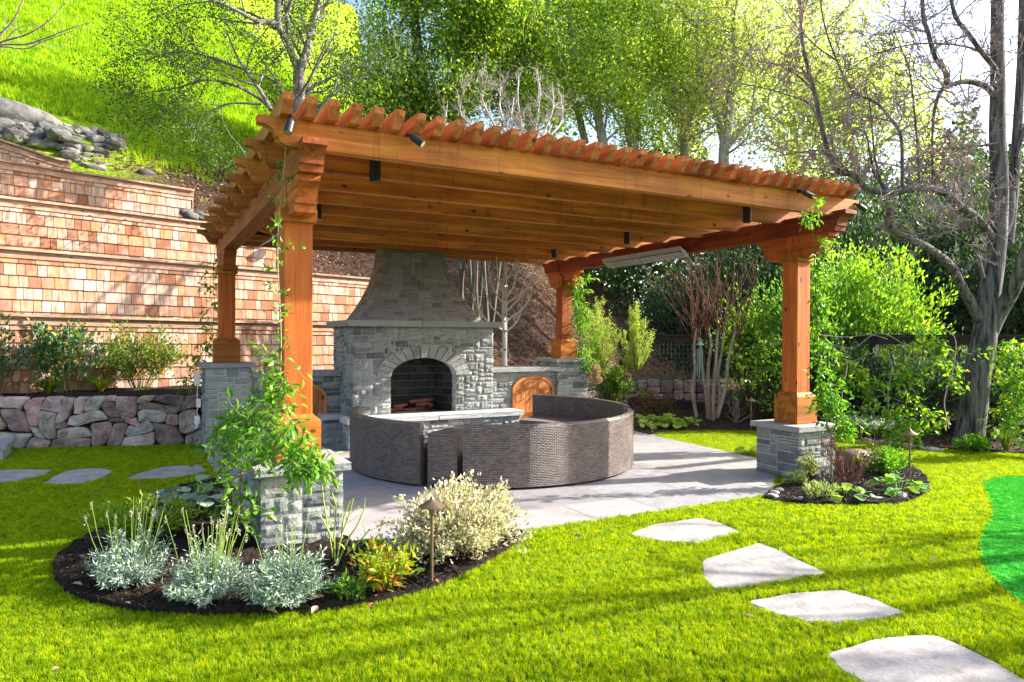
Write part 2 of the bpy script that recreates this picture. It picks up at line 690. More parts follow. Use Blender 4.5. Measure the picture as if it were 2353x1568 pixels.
# hill sheet
us = np.concatenate([np.arange(-16, 26, .35), np.arange(26, 60, 2)])
vs = np.concatenate([np.arange(-.4, 12, .3), np.arange(12, 60, 1.2)])


def hill_fn(u, v):
    X = W0[0]+WU[0]*u+WV[0]*v
    Y = W0[1]+WU[1]*u+WV[1]*v
    return np.stack([X, Y, hill_z(X, Y)], 1)


# the hillside: grass high on the left, bark mulch and fallen leaves low and to the right
hm = Mat('hillside_cover', .95, .1)
hv = hm.coord()
n1 = hm.noise(hv, 14, 7, .7)
grass_c = hm.ramp(n1, [(.3, (.10, .20, .008)), (.6, (.28, .42, .015)), (.8, (.40, .50, .03))])
lit_c = hm.ramp(n1, [(.34, (.018, .012, .009)), (.52, (.07, .042, .03)), (.72, (.20, .12, .085))])
sx = hm.n('SeparateXYZ', Vector=hv)
uu = hm.math('ADD', hm.math('MULTIPLY', hm.math('SUBTRACT', sx.outputs[0], float(W0[0])), .960), hm.math('MULTIPLY', hm.math('SUBTRACT', sx.outputs[1], float(W0[1])), .281))
vw = hm.math('ADD', hm.math('MULTIPLY', hm.math('SUBTRACT', sx.outputs[0], float(W0[0])), -.281), hm.math('MULTIPLY', hm.math('SUBTRACT', sx.outputs[1], float(W0[1])), .960))
edge = hm.math('SUBTRACT', vw, hm.math('MULTIPLY', hm.math('MAXIMUM', hm.math('SUBTRACT', uu, 2.0), 0.0), .55))
edge = hm.math('ADD', edge, hm.math('MULTIPLY', hm.noise(hv, .6, 4), 3.0))
fac = hm.ramp(hm.math('MULTIPLY', edge, .1), [(.46, 0), (.62, 1)])
hm.col(hm.mix(fac, lit_c, grass_c))
hm.bump(n1, 1.0, .05)
hill = grid_mesh('hill', us, vs, hill_fn, hm.m)

# ------------------------------------------------------------------ outlines of beds, stones, green (world metres)
BED_A = smooth_poly([at(x, y) for x, y in ((119, 1308), (131, 1340), (165, 1366), (210, 1385), (300, 1402), (436, 1411), (587, 1411), (735, 1404), (837, 1387), (930, 1368), (1000, 1348), (1060, 1320), (1120, 1291), (1180, 1255), (1215, 1228))]
                    + [(2.7, 5.32), (1.5, 5.38), (1.45, 5.7), (.9, 5.9), (.72, 6.3)]+[at(x, y) for x, y in ((520, 1100), (440, 1110), (370, 1140), (310, 1180), (230, 1218), (160, 1255), (128, 1282))], 2)
BED_C = smooth_poly([at(x, y) for x, y in ((1745, 1143), (1790, 1153), (1859, 1159), (1946, 1160), (2041, 1158), (2100, 1150), (2134, 1130), (2136, 1108), (2110, 1080), (2060, 1062), (2005, 1050), (1930, 1046))]
                    + [(7.4, 6.25), (6.8, 6.1), (6.75, 5.65)], 1)
BED_R = [tuple(at(x, y)[:2]) for x, y in ((1450, 988), (1496, 999), (1515, 994), (1543, 991), (1640, 989), (1734, 990), (1860, 998), (1929, 1006), (1991, 1011), (2068, 1018), (2123, 1027), (2200, 1034), (2270, 1039), (2353, 1043), (2500, 1050))] + [(15.5, 6.0), (22, 6), (24, 22), (11, 16.5), (5.0, 14.5), (5.0, 11.8), (7.6, 11.8), (7.6, 10.0)]
GRN = smooth_poly([at(x, y) for x, y in ((2353, 1093), (2286, 1096), (2257, 1109), (2268, 1134), (2286, 1174), (2264, 1211), (2248, 1251), (2262, 1302), (2303, 1348), (2353, 1387), (2480, 1450))]+[at(3300, 1500), at(3300, 1093)], 1)
STONES = [
    ((1440, 1226), (1500, 1203), (1613, 1188), (1659, 1200), (1705, 1219), (1605, 1245), (1521, 1242)),
    ((1611, 1287), (1643, 1275), (1700, 1258), (1743, 1244), (1797, 1263), (1850, 1290), (1904, 1314), (1782, 1333), (1690, 1350), (1640, 1352), (1613, 1320)),
    ((1712, 1379), (1812, 1361), (1935, 1352), (2010, 1372), (2088, 1406), (2012, 1421), (1858, 1427), (1781, 1408)),
    ((1895, 1498), (2012, 1463), (2150, 1454), (2242, 1494), (2353, 1556), (2400, 1600), (2330, 1640), (2130, 1640), (1989, 1567), (1927, 1533)),
    ((-60, 1082), (60, 1077), (124, 1079), (100, 1092), (40, 1104), (-60, 1118)),
    ((94, 1111), (125, 1092), (165, 1078), (230, 1074), (264, 1080), (240, 1097), (180, 1112)),
    ((281, 1101), (330, 1083), (380, 1070), (462, 1065), (478, 1082), (440, 1092), (350, 1101)),
]
STW = [[tuple(at(x, y)[:2]) for x, y in s] for s in STONES]
PX0, PX1, PY0, PY1 = .78, 7.6, 5.22, 10.95
PATIO = [(PX0, PY0), (5.9, PY0), (6.45, 5.7), (7.44, 6.5), (7.56, 9.0), (7.72, 9.5), (7.72, 10.95), (PX0, 10.95)]

LST = ['large pale stepping stone nearest the patio, pointed at its left end', 'pale stepping stone with a curved left edge, second from the patio', 'wide pale stepping stone between the second and the frontmost one',
       'frontmost stepping stone cut off by the bottom right corner of the photo', 'grey stepping stone at the left edge of the shaded lawn', 'small slanted grey stepping stone in the middle of the shaded left row', 'long grey stepping stone closest to the rear left pier']
for pl, lb in zip(STW, LST):
    P = []
    for i in range(len(pl)):
        a, b = np.array(pl[i]), np.array(pl[(i+1) % len(pl)])
        P += [a*.9+b*.1, a*.5+b*.5+np.array((random.uniform(-.012, .012), random.uniform(-.012, .012))), a*.1+b*.9]
    c = np.mean(P, 0)
    if P[0][0]*0 == 0:
        ar = sum(P[i][0]*P[(i+1) % len(P)][1]-P[(i+1) % len(P)][0]*P[i][1] for i in range(len(P)))
        if ar < 0: P = P[::-1]
    n = len(P)
    mb = MB()
    inn = [(c[0]+(p[0]-c[0])*.97, c[1]+(p[1]-c[1])*.97) for p in P]
    mb.add([(p[0], p[1], -.04) for p in P]+[(p[0], p[1], -.014) for p in P]+[(p[0], p[1], -.006+random.uniform(-.001, .001)) for p in inn],
           [(i, (i+1) % n, n+(i+1) % n, n+i) for i in range(n)]+[(n+i, n+(i+1) % n, 2*n+(i+1) % n, 2*n+i) for i in range(n)]+[tuple(2*n+i for i in range(n))])
    tag(mb.build('stepping_stone', FLAG, None, (c[0], c[1], 0)), lb, 'stepping stone', 'flagstones set into the turf')

tag(poly_sheet('planting_bed', BED_A, .008, MULCH, bumpy=.035))
tag(poly_sheet('planting_bed', BED_C, .008, MULCH, bumpy=.035))
tag(poly_sheet('planting_bed', BED_R, .004, LITTER, bumpy=.03))
poly_sheet('putting_green', GRN, -.002, GREEN, thick=.008)

# ------------------------------------------------------------------ patio with its slabs
patio = tag(poly_sheet('patio', PATIO, -.006, MORTAR, thick=.02), kind='structure')
ORG[patio.name] = np.zeros(3)
_pm = {}


def slab_mesh(w, d):
    k = (round(w, 2), round(d, 2))
    if k not in _pm:
        _pm[k] = MB().box(.0025, k[0]-.0025, .0025, k[1]-.0025, -.03, 0, .0015).mesh('slab', PAVER)
    return _pm[k]


y = PY0
while y < 10.9:
    d = .56
    x = PX0-random.choice((0, .2, .4))
    while x < 7.75:
        w = random.choice((.6, .75, .9, .9, 1.05))
        x0, x1 = max(x, PX0), min(x+w, 7.75)
        cx_, cy_ = (x0+x1)/2, y+d/2
        if x1-x0 > .08:
            if in_poly(np.array([x0+.05]), np.array([cy_]), PATIO)[0] and in_poly(np.array([x1-.05]), np.array([cy_]), PATIO)[0]:
                place('slab', slab_mesh(x1-x0, d), patio, (x0, y, random.uniform(-.0008, .0008)))
            elif in_poly(np.array([x0+.05, x0+.05]), np.array([y+.05, y+d-.05]), PATIO).any():
                # cut slab along the slanting right edge
                q = [(x0, y), (x1, y), (x1, y+d), (x0, y+d)]
                XX = np.linspace(x0, x1, 40)
                ya = [XX[i] for i in range(40) if in_poly(np.array([XX[i]]), np.array([y+.02]), PATIO)[0]]
                yb = [XX[i] for i in range(40) if in_poly(np.array([XX[i]]), np.array([y+d-.02]), PATIO)[0]]
                if ya and yb:
                    q = [(x0+.003, y+.003), (max(ya)-.003, y+.003), (max(yb)-.003, y+d-.003), (x0+.003, y+d-.003)]
                    MB().prism(q, 2, -.03, 0).build('slab', PAVER, patio, (x0, y, 0))
        x += w
    y += d

# ------------------------------------------------------------------ stone blocks
_sm = {}


def stone_mesh(w, h, mat, var=0, rough=.012, ch=.006, depth_=.05):
    k = (round(w, 3), round(h, 3), mat.name, var, rough)
    if k in _sm: return _sm[k]
    rs = np.random.default_rng(abs(hash((k[0], k[1], var))) % 99991)
    nx = max(3, min(8, int(w/.035)+1))
    nz = max(2, min(5, int(h/.03)+1))
    gx = np.linspace(0, w, nx+1)
    gz = np.linspace(0, h, nz+1)
    vs, fs = [], []
    for j, z in enumerate(gz):
        for i, x in enumerate(gx):
            edge_ = i in (0, nx) or j in (0, nz)
            dx = min(max(x, ch*.3), w-ch*.3)
            dz = min(max(z, ch*.3), h-ch*.3)
            vs.append((dx+(0 if edge_ else rs.uniform(-.008, .008)), (ch*1.2 if edge_ else 0)-(0 if edge_ else rs.uniform(-.2, 1))*rough, dz))
    for j in range(nz):
        for i in range(nx):
            a = j*(nx+1)+i
            fs.append((a, a+1, a+nx+2, a+nx+1))
    rim = [j*(nx+1)+i for j, i in [(0, i) for i in range(nx+1)]+[(j, nx) for j in range(1, nz+1)]+[(nz, i) for i in range(nx-1, -1, -1)]+[(j, 0) for j in range(nz-1, 0, -1)]]
    b = len(vs)
    for r in rim: vs.append((vs[r][0], depth_, vs[r][2]))
    m = len(rim)
    for i in range(m):
        fs.append((rim[(i+1) % m], rim[i], b+i, b+(i+1) % m))
    mb = MB().add(vs, fs)
    _sm[k] = mb.mesh('stone', mat)
    return _sm[k]


def ashlar(W_, H_, cell=.035, ws=(3, 4, 5, 6, 7, 8, 9, 11), hs=(1, 2, 2, 3, 3, 4), mask=None, seed=0):
    rs = random.Random(seed)
    nx, nz = max(1, int(round(W_/cell))), max(1, int(round(H_/cell)))
    cw, chh = W_/nx, H_/nz
    used = np.zeros((nz, nx), bool)
    if mask:
        for j in range(nz):
            for i in range(nx):
                if not mask((i+.5)*cw, (j+.5)*chh): used[j, i] = True
    out = []
    for j in range(nz):
        i = 0
        while i < nx:
            if used[j, i]:
                i += 1
                continue
            w = rs.choice(ws)
            h = rs.choice(hs)
            ww = 0
            while ww < w and i+ww < nx and not used[j, i+ww]: ww += 1
            rest = 0
            while i+ww+rest < nx and not used[j, i+ww+rest] and rest < 3: rest += 1
            if rest < 3 and (i+ww+rest >= nx or used[j, i+ww+rest]): ww += rest
            hh = 0
            while hh < h and j+hh < nz and not used[j+hh, i:i+ww].any(): hh += 1
            if nz-(j+hh) == 1 and not used[nz-1, i:i+ww].any(): hh += 1
            used[j:j+hh, i:i+ww] = True
            out.append((i*cw, j*chh, ww*cw, hh*chh))
            i += ww
    return out


def veneer(parent, face, origin, W_, H_, mat=None, rough=.006, seed=0, mask=None, cell=.035, name='stone', hs=(1, 2, 2, 3, 3, 4), ws=(3, 4, 5, 6, 7, 8, 9, 11)):
    """face 'front': x runs right; 'left': runs from the far end to the near end; 'right': near to far"""
    mat = mat or ASHLAR
    rz = {'front': 0, 'left': -math.pi/2, 'right': math.pi/2, 'back': math.pi}[face]
    ax = {'front': (1, 0), 'left': (0, -1), 'right': (0, 1), 'back': (-1, 0)}[face]
    gap = .0045
    for k, (x, z, w, h) in enumerate(ashlar(W_, H_, cell, mask=mask, seed=seed, hs=hs, ws=ws)):
        me = stone_mesh(w-2*gap, h-2*gap, mat, k % 4, rough)
        p = (origin[0]+ax[0]*(x+gap), origin[1]+ax[1]*(x+gap), origin[2]+z+gap)
        place(name, me, parent, p, (0, 0, rz))


def slab_cap(x0, x1, y0, y1, z0, z1, name, mat, parent, rough=.006, seed=0):
    """stone slab with slightly rock-faced edges"""
    rs = random.Random(seed)
    mb = MB()
    n = 10
    pts = []
    for i in range(n): pts.append((x0+(x1-x0)*i/n, y0))
    for i in range(n): pts.append((x1, y0+(y1-y0)*i/n))
    for i in range(n): pts.append((x1-(x1-x0)*i/n, y1))
    for i in range(n): pts.append((x0, y1-(y1-y0)*i/n))
    cx_, cy_ = (x0+x1)/2, (y0+y1)/2
    m = len(pts)

    def ring(z, k, j):
        r = []
        for p in pts:
            ox = k+rs.uniform(-j, j)
            r.append((p[0]-math.copysign(ox, p[0]-cx_), p[1]-math.copysign(ox, p[1]-cy_), z))
        return r
    h = z1-z0
    vs = ring(z0, .003, 0)+ring(z0+h*.3, .0, rough)+ring(z0+h*.7, 0, rough)+ring(z1-.003, .0, rough*.4)+ring(z1, .004, .001)
    fs = []
    for k in range(4):
        fs += [(k*m+i, k*m+(i+1) % m, (k+1)*m+(i+1) % m, (k+1)*m+i) for i in range(m)]
    fs += [tuple(4*m+i for i in range(m)), tuple(range(m))[::-1]]
    return mb.add(vs, fs).build(name, mat, parent)


def pier(x0, y0, size, h, lb, faces, seed):
    t = thing('stone_pier', lb, 'stone pier', (x0+size/2, y0+size/2, 0), 'stone piers under the pergola posts')
    o = .05
    a, b = x0+o, y0+o
    w = size-2*o
    MB().box(a+.012, a+w-.012, b+.012, b+w-.012, -.03, h-.07).build('mortar_core', MORTAR, t)
    H_ = h-.058
    if 'front' in faces: veneer(t, 'front', (a, b, -.01), w, H_, seed=seed)
    if 'left' in faces: veneer(t, 'left', (a, b+w, -.01), w, H_, seed=seed+1)
    if 'right' in faces: veneer(t, 'right', (a+w, b, -.01), w, H_, seed=seed+2)
    if 'back' in faces: veneer(t, 'back', (a+w, b+w, -.01), w, H_, seed=seed+3)
    slab_cap(x0, x0+size, y0, y0+size, h-.06, h, 'capstone', CAPSTONE, t, seed=seed)
    return t


XA, XC = 1.117, 7.04           # post centre lines
YF, YB = 5.91, 11.2
PS = .74
pier(XA-PS/2, YF-PS/2, PS, .636, 'low grey stone pier with a vine spilling over its cap, nearest the camera', ('front', 'left', 'right'), 1)
pier(XC-PS/2, YF-PS/2, PS, .615, 'low grey stone pier at the right, bare shrub and hose tap beside it', ('front', 'left', 'right'), 11)
pier(XA-PS/2, YB-PS/2, PS, 1.24, 'tall grey stone pier at the end of the purple fieldstone wall', ('front', 'left', 'right'), 21)
pier(XC-PS/2, YB-PS/2, PS, 1.24, 'tall grey stone pier beside the arched wood cabinet door, right of the fireplace', ('front', 'left', 'right'), 31)

# ================================================================== PERGOLA
pg = thing('pergola', 'large open cedar pergola with scalloped rafter tails over the patio', 'pergola', ((XA+XC)/2, (YF+YB)/2, 0))
BW = .178
BT, BB = 3.09, 2.87


def concave(x, z, dx, dz, n=6, bulge=1):
    """quarter arc points from (x,z) to (x+dx,z+dz), cut as a cove"""
    out = []
    for i in range(n+1):
        t = math.pi/2*i/n
        if bulge > 0: out.append((x+dx*(1-math.cos(t)), z+dz*math.sin(t)))
        else: out.append((x+dx*math.sin(t), z+dz*(1-math.cos(t))))
    return out


def rafter_profile(x0, x1, z0, z1):
    h = z1-z0
    L = [(x0, z1), (x0, z1-h*.26)]
    L += concave(x0+.012, z1-h*.28, .115, -h*.40, 6, -1)[:]
    L += [(x0+.145, z1-h*.70), (x0+.150, z1-h*.78)]
    L += concave(x0+.152, z1-h*.78, .10, -h*.22, 4, 1)
    R = [(x0+x1-p[0], p[1]) for p in L]
    return L+R[::-1]


# rafters
RAFZ0, RAFZ1 = 3.045, 3.25
for i in range(10):
    y = 5.335+i*.693
    if i < 9:
        mb = MB().prism(rafter_profile(.74, 7.40, RAFZ0, RAFZ1), 1, y, y+.10)
        mb.build('rafter', CEDAR[0], pg)
    else:
        prof = rafter_profile(.74, 7.40, RAFZ0, RAFZ1)
        l = [p for p in prof if p[0] < 3]
        r = [p for p in prof if p[0] > 5]
        k = [p for p in l if True]
        lo = sorted(l, key=lambda p: (p[1]))
        lp = l[:len(l)//1]
        # left stub runs into the chimney, right stub starts beyond it
        L_ = rafter_profile(.74, 7.40, RAFZ0, RAFZ1)
        n = len(L_)//2
        MB().prism(L_[:n]+[(3.58, RAFZ0), (3.58, RAFZ1)], 1, y, y+.10).build('rafter', CEDAR[0], pg)
        MB().prism([(4.56, RAFZ0)]+L_[n:]+[(4.56, RAFZ1)], 1, y, y+.10).build('rafter', CEDAR[0], pg)


def beam_profile(y0, y1, z0, z1):
    h = z1-z0
    L = [(y0, z1), (y0, z1-.045)]+concave(y0+.012, z1-.05, .10, -h*.52, 6, -1)+[(y0+.13, z1-h*.78), (y0+.135, z0)]
    R = [(y0+y1-p[0], p[1]) for p in L]
    return L+R[::-1]


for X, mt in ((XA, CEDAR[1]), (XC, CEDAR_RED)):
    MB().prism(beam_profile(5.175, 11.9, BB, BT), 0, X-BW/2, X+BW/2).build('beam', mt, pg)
    for Yc in (YF, YB):
        h = BB-2.60
        L = [(Yc-.52, BB-.002), (Yc-.52, BB-.05)]+concave(Yc-.51, BB-.055, .10, -h*.55, 6, -1)+[(Yc-.385, 2.66), (Yc-.38, 2.60)]
        R = [(2*Yc-p[0], p[1]) for p in L]
        MB().prism(L+R[::-1], 0, X-BW/2+.004, X+BW/2-.004).build('corbel', CEDAR[1], pg)
for X in (XA, XC):
    for Yc, zb in ((YF, .636 if X == XA else .615), (YB, 1.24)):
        top = BB-.003
        MB().box(X-.113, X+.113, Yc-.113, Yc+.113, zb+.002, 2.66, .006).build('post', CEDAR[2], pg)
        MB().box(X-.095, X+.095, Yc-.08, Yc+.08, 2.66, top, .004).build('post_tongue', CEDAR[2], pg)
        mb = MB().box(X-.145, X+.145, Yc-.145, Yc+.145, 2.56, 2.675, .006)
        mb.build('collar', CEDAR[0], pg)
        # plinth: boxed base with a sloping top
        hh = .325
        mb = MB()
        a, b = .172, .118
        zs = [(zb, a), (zb+hh, a), (zb+hh+.05, b)]
        vs = []
        for z, r in zs: vs += [(X-r, Yc-r, z), (X+r, Yc-r, z), (X+r, Yc+r, z), (X-r, Yc+r, z)]
        fs = [(k*4+i, k*4+(i+1) % 4, k*4+4+(i+1) % 4, k*4+4+i) for k in range(2) for i in range(4)]+[(8, 9, 10, 11), (3, 2, 1, 0)]
        mb.add(vs, fs).build('plinth', CEDAR[0], pg)

# purlins across the top, front ends cut back
for i in range(38):
    x = .885+i*.1675+random.uniform(-.004, .004)
    yj = random.uniform(-.008, .008)
    z0, z1 = RAFZ1+.001, RAFZ1+.135+random.uniform(-.003, .003)
    prof = [(5.16+yj, z1), (5.175+yj, z1-.045), (5.235+yj, z0), (12.0+yj, z0), (12.06+yj, z1-.045), (12.08, z1)]
    me = MB().prism(prof, 0, x, x+.078)
    me.build('purlin', CEDAR_PUR, pg)

# ================================================================== FIREPLACE
fx = 3.93
fp = thing('outdoor_fireplace', 'tall grey stone fireplace with a flared chimney hood, arched firebox and raised hearth', 'fireplace', (fx, 10.8, 0))
BX0, BX1, BY0, BY1, BZ = 2.76, 5.09, 10.25, 11.45, 1.79
HZ = .455
ocx, oa, oz, ob = 3.885, .535, 1.03, .28      # opening: centre, half width, springing, rise
ea, eb = .765, .47


def open_top(x):
    t = (x-ocx)/oa
    return oz+ob*math.sqrt(max(0, 1-t*t)) if abs(t) < 1 else 0


# mortar body with the arched hole
mb = MB()
mb.box(BX0+.014, ocx-oa, BY0+.016, BY1, 0, BZ)
mb.box(ocx+oa, BX1-.014, BY0+.016, BY1, 0, BZ)
n = 24
for i in range(n):
    xa, xb = ocx-oa+2*oa*i/n, ocx-oa+2*oa*(i+1)/n
    za, zb = open_top(xa+1e-4), open_top(xb-1e-4)
    za, zb = max(za, oz), max(zb, oz)
    mb.add([(xa, BY0+.016, za), (xb, BY0+.016, zb), (xb, BY0+.016, BZ), (xa, BY0+.016, BZ), (xa, BY0+.16, za), (xb, BY0+.16, zb)],
           [(0, 1, 2, 3), (0, 4, 5, 1)])
mb.box(ocx-oa, ocx+oa, BY0+.62, BY1, 0, BZ)
mb.box(ocx-oa, ocx+oa, BY0+.16, BY0+.62, 1.5, 1.56)
mb.build('mortar_body', MORTAR, fp)
MB().box(ocx-oa, ocx+oa, BY0+.02, BY0+.62, .3, HZ+.004).build('firebox_floor', plain('ash_black', (.02, .02, .02), .9), fp)


def fmask(x, z):
    X = x+BX0
    Z = z+HZ
    if abs(X-ocx) < oa+.005 and Z < oz: return False
    e = ((X-ocx)/(ea-.05))**2+((Z-oz)/(eb-.05))**2
    if Z > oz and e < 1: return False
    return True


veneer(fp, 'front', (BX0, BY0, HZ), BX1-BX0, BZ-HZ, seed=42, mask=fmask, rough=.014, ws=(3, 4, 5, 6, 7, 8))
veneer(fp, 'left', (BX0, BY1, 0), BY1-BY0, BZ, seed=43, rough=.012)
veneer(fp, 'right', (BX1, BY0, 0), BY1-BY0, BZ, seed=44, rough=.012)
# jamb returns inside the opening
veneer(fp, 'right', (ocx-oa-.002, BY0, HZ), .15, oz-HZ, seed=45, ws=(3, 5), hs=(2, 3, 4))
veneer(fp, 'left', (ocx+oa+.002, BY0+.15, HZ), .15, oz-HZ, seed=46, ws=(3, 5), hs=(2, 3, 4))
# arch stones
NV = 15
for k in range(NV):
    g_ = .012
    t0, t1 = math.pi*(k/NV)+g_, math.pi*((k+1)/NV)-g_
    ts = np.linspace(t0, t1, 4)
    inner = [(ocx-oa*math.cos(t), oz+ob*math.sin(t)) for t in ts]
    outer = [(ocx-ea*math.cos(t), oz+eb*math.sin(t)) for t in ts]
    MB().prism(inner[::-1]+outer if False else inner+outer[::-1], 1, BY0-.012-random.uniform(0, .008), BY0+.16).build('arch_stone', ASHLAR, fp)
# firebox brick lining
BK = {}


def brick_me(w, h):
    k = (round(w, 3), round(h, 3))
    if k not in BK: BK[k] = MB().box(.004, w-.004, 0, .03, .004, h-.004, .002).mesh('firebrick', FIREBRICK)
    return BK[k]


bw_, bh_ = .235, .117
lining = MORTAR
MB().box(ocx-oa+.005, ocx+.40, BY0+.6, BY0+.615, HZ, 1.5).build('lining_mortar', lining, fp)
xb0, xb1 = ocx-oa+.02, ocx+.39
for j in range(9):
    x = xb0-(bw_/2 if j % 2 else 0)
    while x < xb1:
        a, b = max(x, xb0), min(x+bw_, xb1)
        if b-a > .03: place('firebrick', brick_me(b-a, bh_), fp, (a, BY0+.575, HZ+j*bh_))
        x += bw_
# splayed right side wall and left one
for side in (1, -1):
    p0 = np.array((xb1 if side > 0 else xb0+.10, BY0+.60))
    p1 = np.array((ocx+oa if side > 0 else ocx-oa, BY0+.14))
    if side > 0: a_, b_ = p0, p1
    else: a_, b_ = p1, p0
    d = b_-a_
    Ld = np.linalg.norm(d)
    d /= Ld
    ang = math.atan2(d[1], d[0])
    nrm = np.array((-d[1], d[0]))
    mb = MB()
    q0, q1 = a_+nrm*.02, b_+nrm*.02
    mb.add([(q0[0], q0[1], HZ), (q1[0], q1[1], HZ), (q1[0], q1[1], 1.5), (q0[0], q0[1], 1.5)], [(0, 1, 2, 3)])
    mb.build('lining_mortar', lining, fp)
    for j in range(9):
        x = -(bw_/2 if j % 2 else 0)
        while x < Ld:
            a, b = max(x, 0), min(x+bw_, Ld)
            if b-a > .03:
                pp = a_+d*a
                place('firebrick', brick_me(b-a, bh_), fp, (pp[0], pp[1], HZ+j*bh_), (0, 0, ang))
            x += bw_
# hearth
HX0, HX1, HY0 = 2.60, 5.45, 9.86
MB().box(HX0+.02, HX1-.05, HY0+.055, BY0+.02, 0, .38).build('hearth_core', MORTAR, fp)
veneer(fp, 'front', (HX0+.01, HY0+.04, 0), HX1-HX0-.05, .38, seed=51, rough=.016)
veneer(fp, 'right', (HX1-.04, HY0+.04, 0), BY0-HY0-.04, .38, seed=52)
veneer(fp, 'left', (HX0+.01, BY0, 0), BY0-HY0-.04, .38, seed=53)
slab_cap(HX0-.03, 3.98, HY0, BY0+.02, .38, HZ, 'hearth_slab', HEARTHSTONE, fp, .008, 3)
slab_cap(3.985, HX1, HY0, BY0+.02, .38, HZ, 'hearth_slab', HEARTHSTONE, fp, .008, 4)
# little side bench left of the body
MB().box(2.46, 2.76, 10.72, 10.95, 0, .37).build('bench_core', MORTAR, fp)
veneer(fp, 'front', (2.45, 10.70, 0), .31, .37, seed=54)
veneer(fp, 'left', (2.45, 10.95, 0), .25, .37, seed=55)
slab_cap(2.40, 2.77, 10.65, 10.96, .37, .445, 'bench_slab', HEARTHSTONE, fp, .005, 5)
# mantel
slab_cap(2.66, 3.80, 10.12, 11.5, BZ, 1.88, 'mantel_slab', CAPSTONE, fp, .004, 6)
slab_cap(3.804, 5.18, 10.12, 11.5, BZ, 1.88, 'mantel_slab', CAPSTONE, fp, .004, 7)
# flared hood
CZ0, CZ1 = 1.88, 3.16


def hood(t):
    s = (1-t)**2.05
    return 3.99-.50-.53*s, 3.99+.53+.46*s, 10.98-.66*s, 11.55


mb = MB()
nt = 14
for k in range(nt+1):
    t = k/nt
    a, b, c, d = hood(t)
    z = CZ0+(CZ1-CZ0)*t
    e = .018
    mb.v += [(a+e, c+e, z), (b-e, c+e, z), (b-e, d, z), (a+e, d, z)]
for k in range(nt):
    for i in range(4):
        mb.f.append((k*4+i, k*4+(i+1) % 4, k*4+4+(i+1) % 4, k*4+4+i))
mb.f.append((nt*4, nt*4+1, nt*4+2, nt*4+3))
mb.build('hood_core', MORTAR, fp)


def hood_stone(face, u0, u1, t0, t1, rs):
    nu, nz_ = max(2, int((u1-u0)*1.6/.07)), 3
    vs, fs = [], []

    def P(u, t, off):
        a, b, c, d = hood(t)
        z = CZ0+(CZ1-CZ0)*t
        if face == 'front':
            slope = 1.35*(1-t)**1.05/1.28
            nn = np.array((0, -1, slope*.8))
            p = np.array((a+(b-a)*u, c, z))
        elif face == 'left':
            p = np.array((a, d+(c-d)*u, z))
            nn = np.array((-1, 0, .5))
        else:
            p = np.array((b, c+(d-c)*u, z))
            nn = np.array((1, 0, .5))
        nn = nn/np.linalg.norm(nn)
        return p+nn*off
    us_ = np.linspace(u0, u1, nu+1)
    ts_ = np.linspace(t0, t1, nz_+1)
    for j, t in enumerate(ts_):
        for i, u in enumerate(us_):
            e = i in (0, nu) or j in (0, nz_)
            vs.append(P(u, t, -.007 if e else rs.uniform(-.003, .007)))
    for j in range(nz_):
        for i in range(nu):
            a = j*(nu+1)+i
            fs.append((a, a+1, a+nu+2, a+nu+1))
    ring_ = [i for i in range(nu+1)]+[j*(nu+1)+nu for j in range(1, nz_+1)]+[nz_*(nu+1)+i for i in range(nu-1, -1, -1)]+[j*(nu+1) for j in range(nz_-1, 0, -1)]
    b0 = len(vs)
    ctr = P((u0+u1)/2, (t0+t1)/2, 0)
    nb = P((u0+u1)/2, (t0+t1)/2, -.04)-ctr
    for r in ring_: vs.append(np.array(vs[r])+nb)
    m = len(ring_)
    for i in range(m): fs.append((ring_[(i+1) % m], ring_[i], b0+i, b0+(i+1) % m))
    MB().add(vs, fs).build('hood_stone', HOODST, fp)


HOODST = stone_mat('shade_toned_hood_stone', [(0, (.15, .152, .152)), (.4, (.23, .23, .228)), (.75, (.29, .288, .28)), (1, (.19, .188, .182))], .12, .55, 12)  # ashlar toned darker and flatter, shade under the rafters put into its colour
rs = random.Random(5)
for face, Wd_, sd in (('front', 1.55, 61), ('left', .75, 62), ('right', .75, 63)):
    H_ = 1.40
    for (x, z, w, h) in ashlar(Wd_, H_, .035, seed=sd, hs=(1, 2, 2, 3, 3, 4), ws=(4, 5, 6, 7, 8, 9)):
        e = .0042
        hood_stone(face, (x+e)/Wd_, (x+w-e)/Wd_, (z+e)/H_, (z+h-e)/H_, rs)

# logs in the firebox
lg = thing('fire_log_set', 'stack of charred ceramic logs inside the arched firebox', 'fire logs', (ocx-.05, BY0+.3, HZ))
LOGM = bark_mat('charred_log', (.06, .03, .02), (.30, .13, .075), (.02, .018, .018), (4, 20, 20), .8, .02)
for (x, y, z, a, l, r) in ((3.50, .30, .03, .15, .30, .034), (3.80, .22, .03, -.1, .34, .032), (4.02, .33, .03, .2, .30, .03), (3.62, .33, .09, .5, .28, .03), (3.45, .38, .085, -.5, .2, .03), (3.98, .30, .10, -.15, .22, .036), (4.10, .28, .09, 1.2, .18, .036), (3.98, .36, .155, .05, .42, .032)):
    c = np.array((x, BY0+y, HZ+z))
    d = np.array((math.cos(a), math.sin(a), .05))*l/2
    MB().tube([c-d, c-d*.3, c+d*.4, c+d], [r, r*1.08, r*.95, r*.9], 9).build('log', LOGM, lg)
MB().box(ocx-.42, ocx+.28, BY0+.16, BY0+.42, HZ+.004, HZ+.018).build('grate', BLACKM, lg)

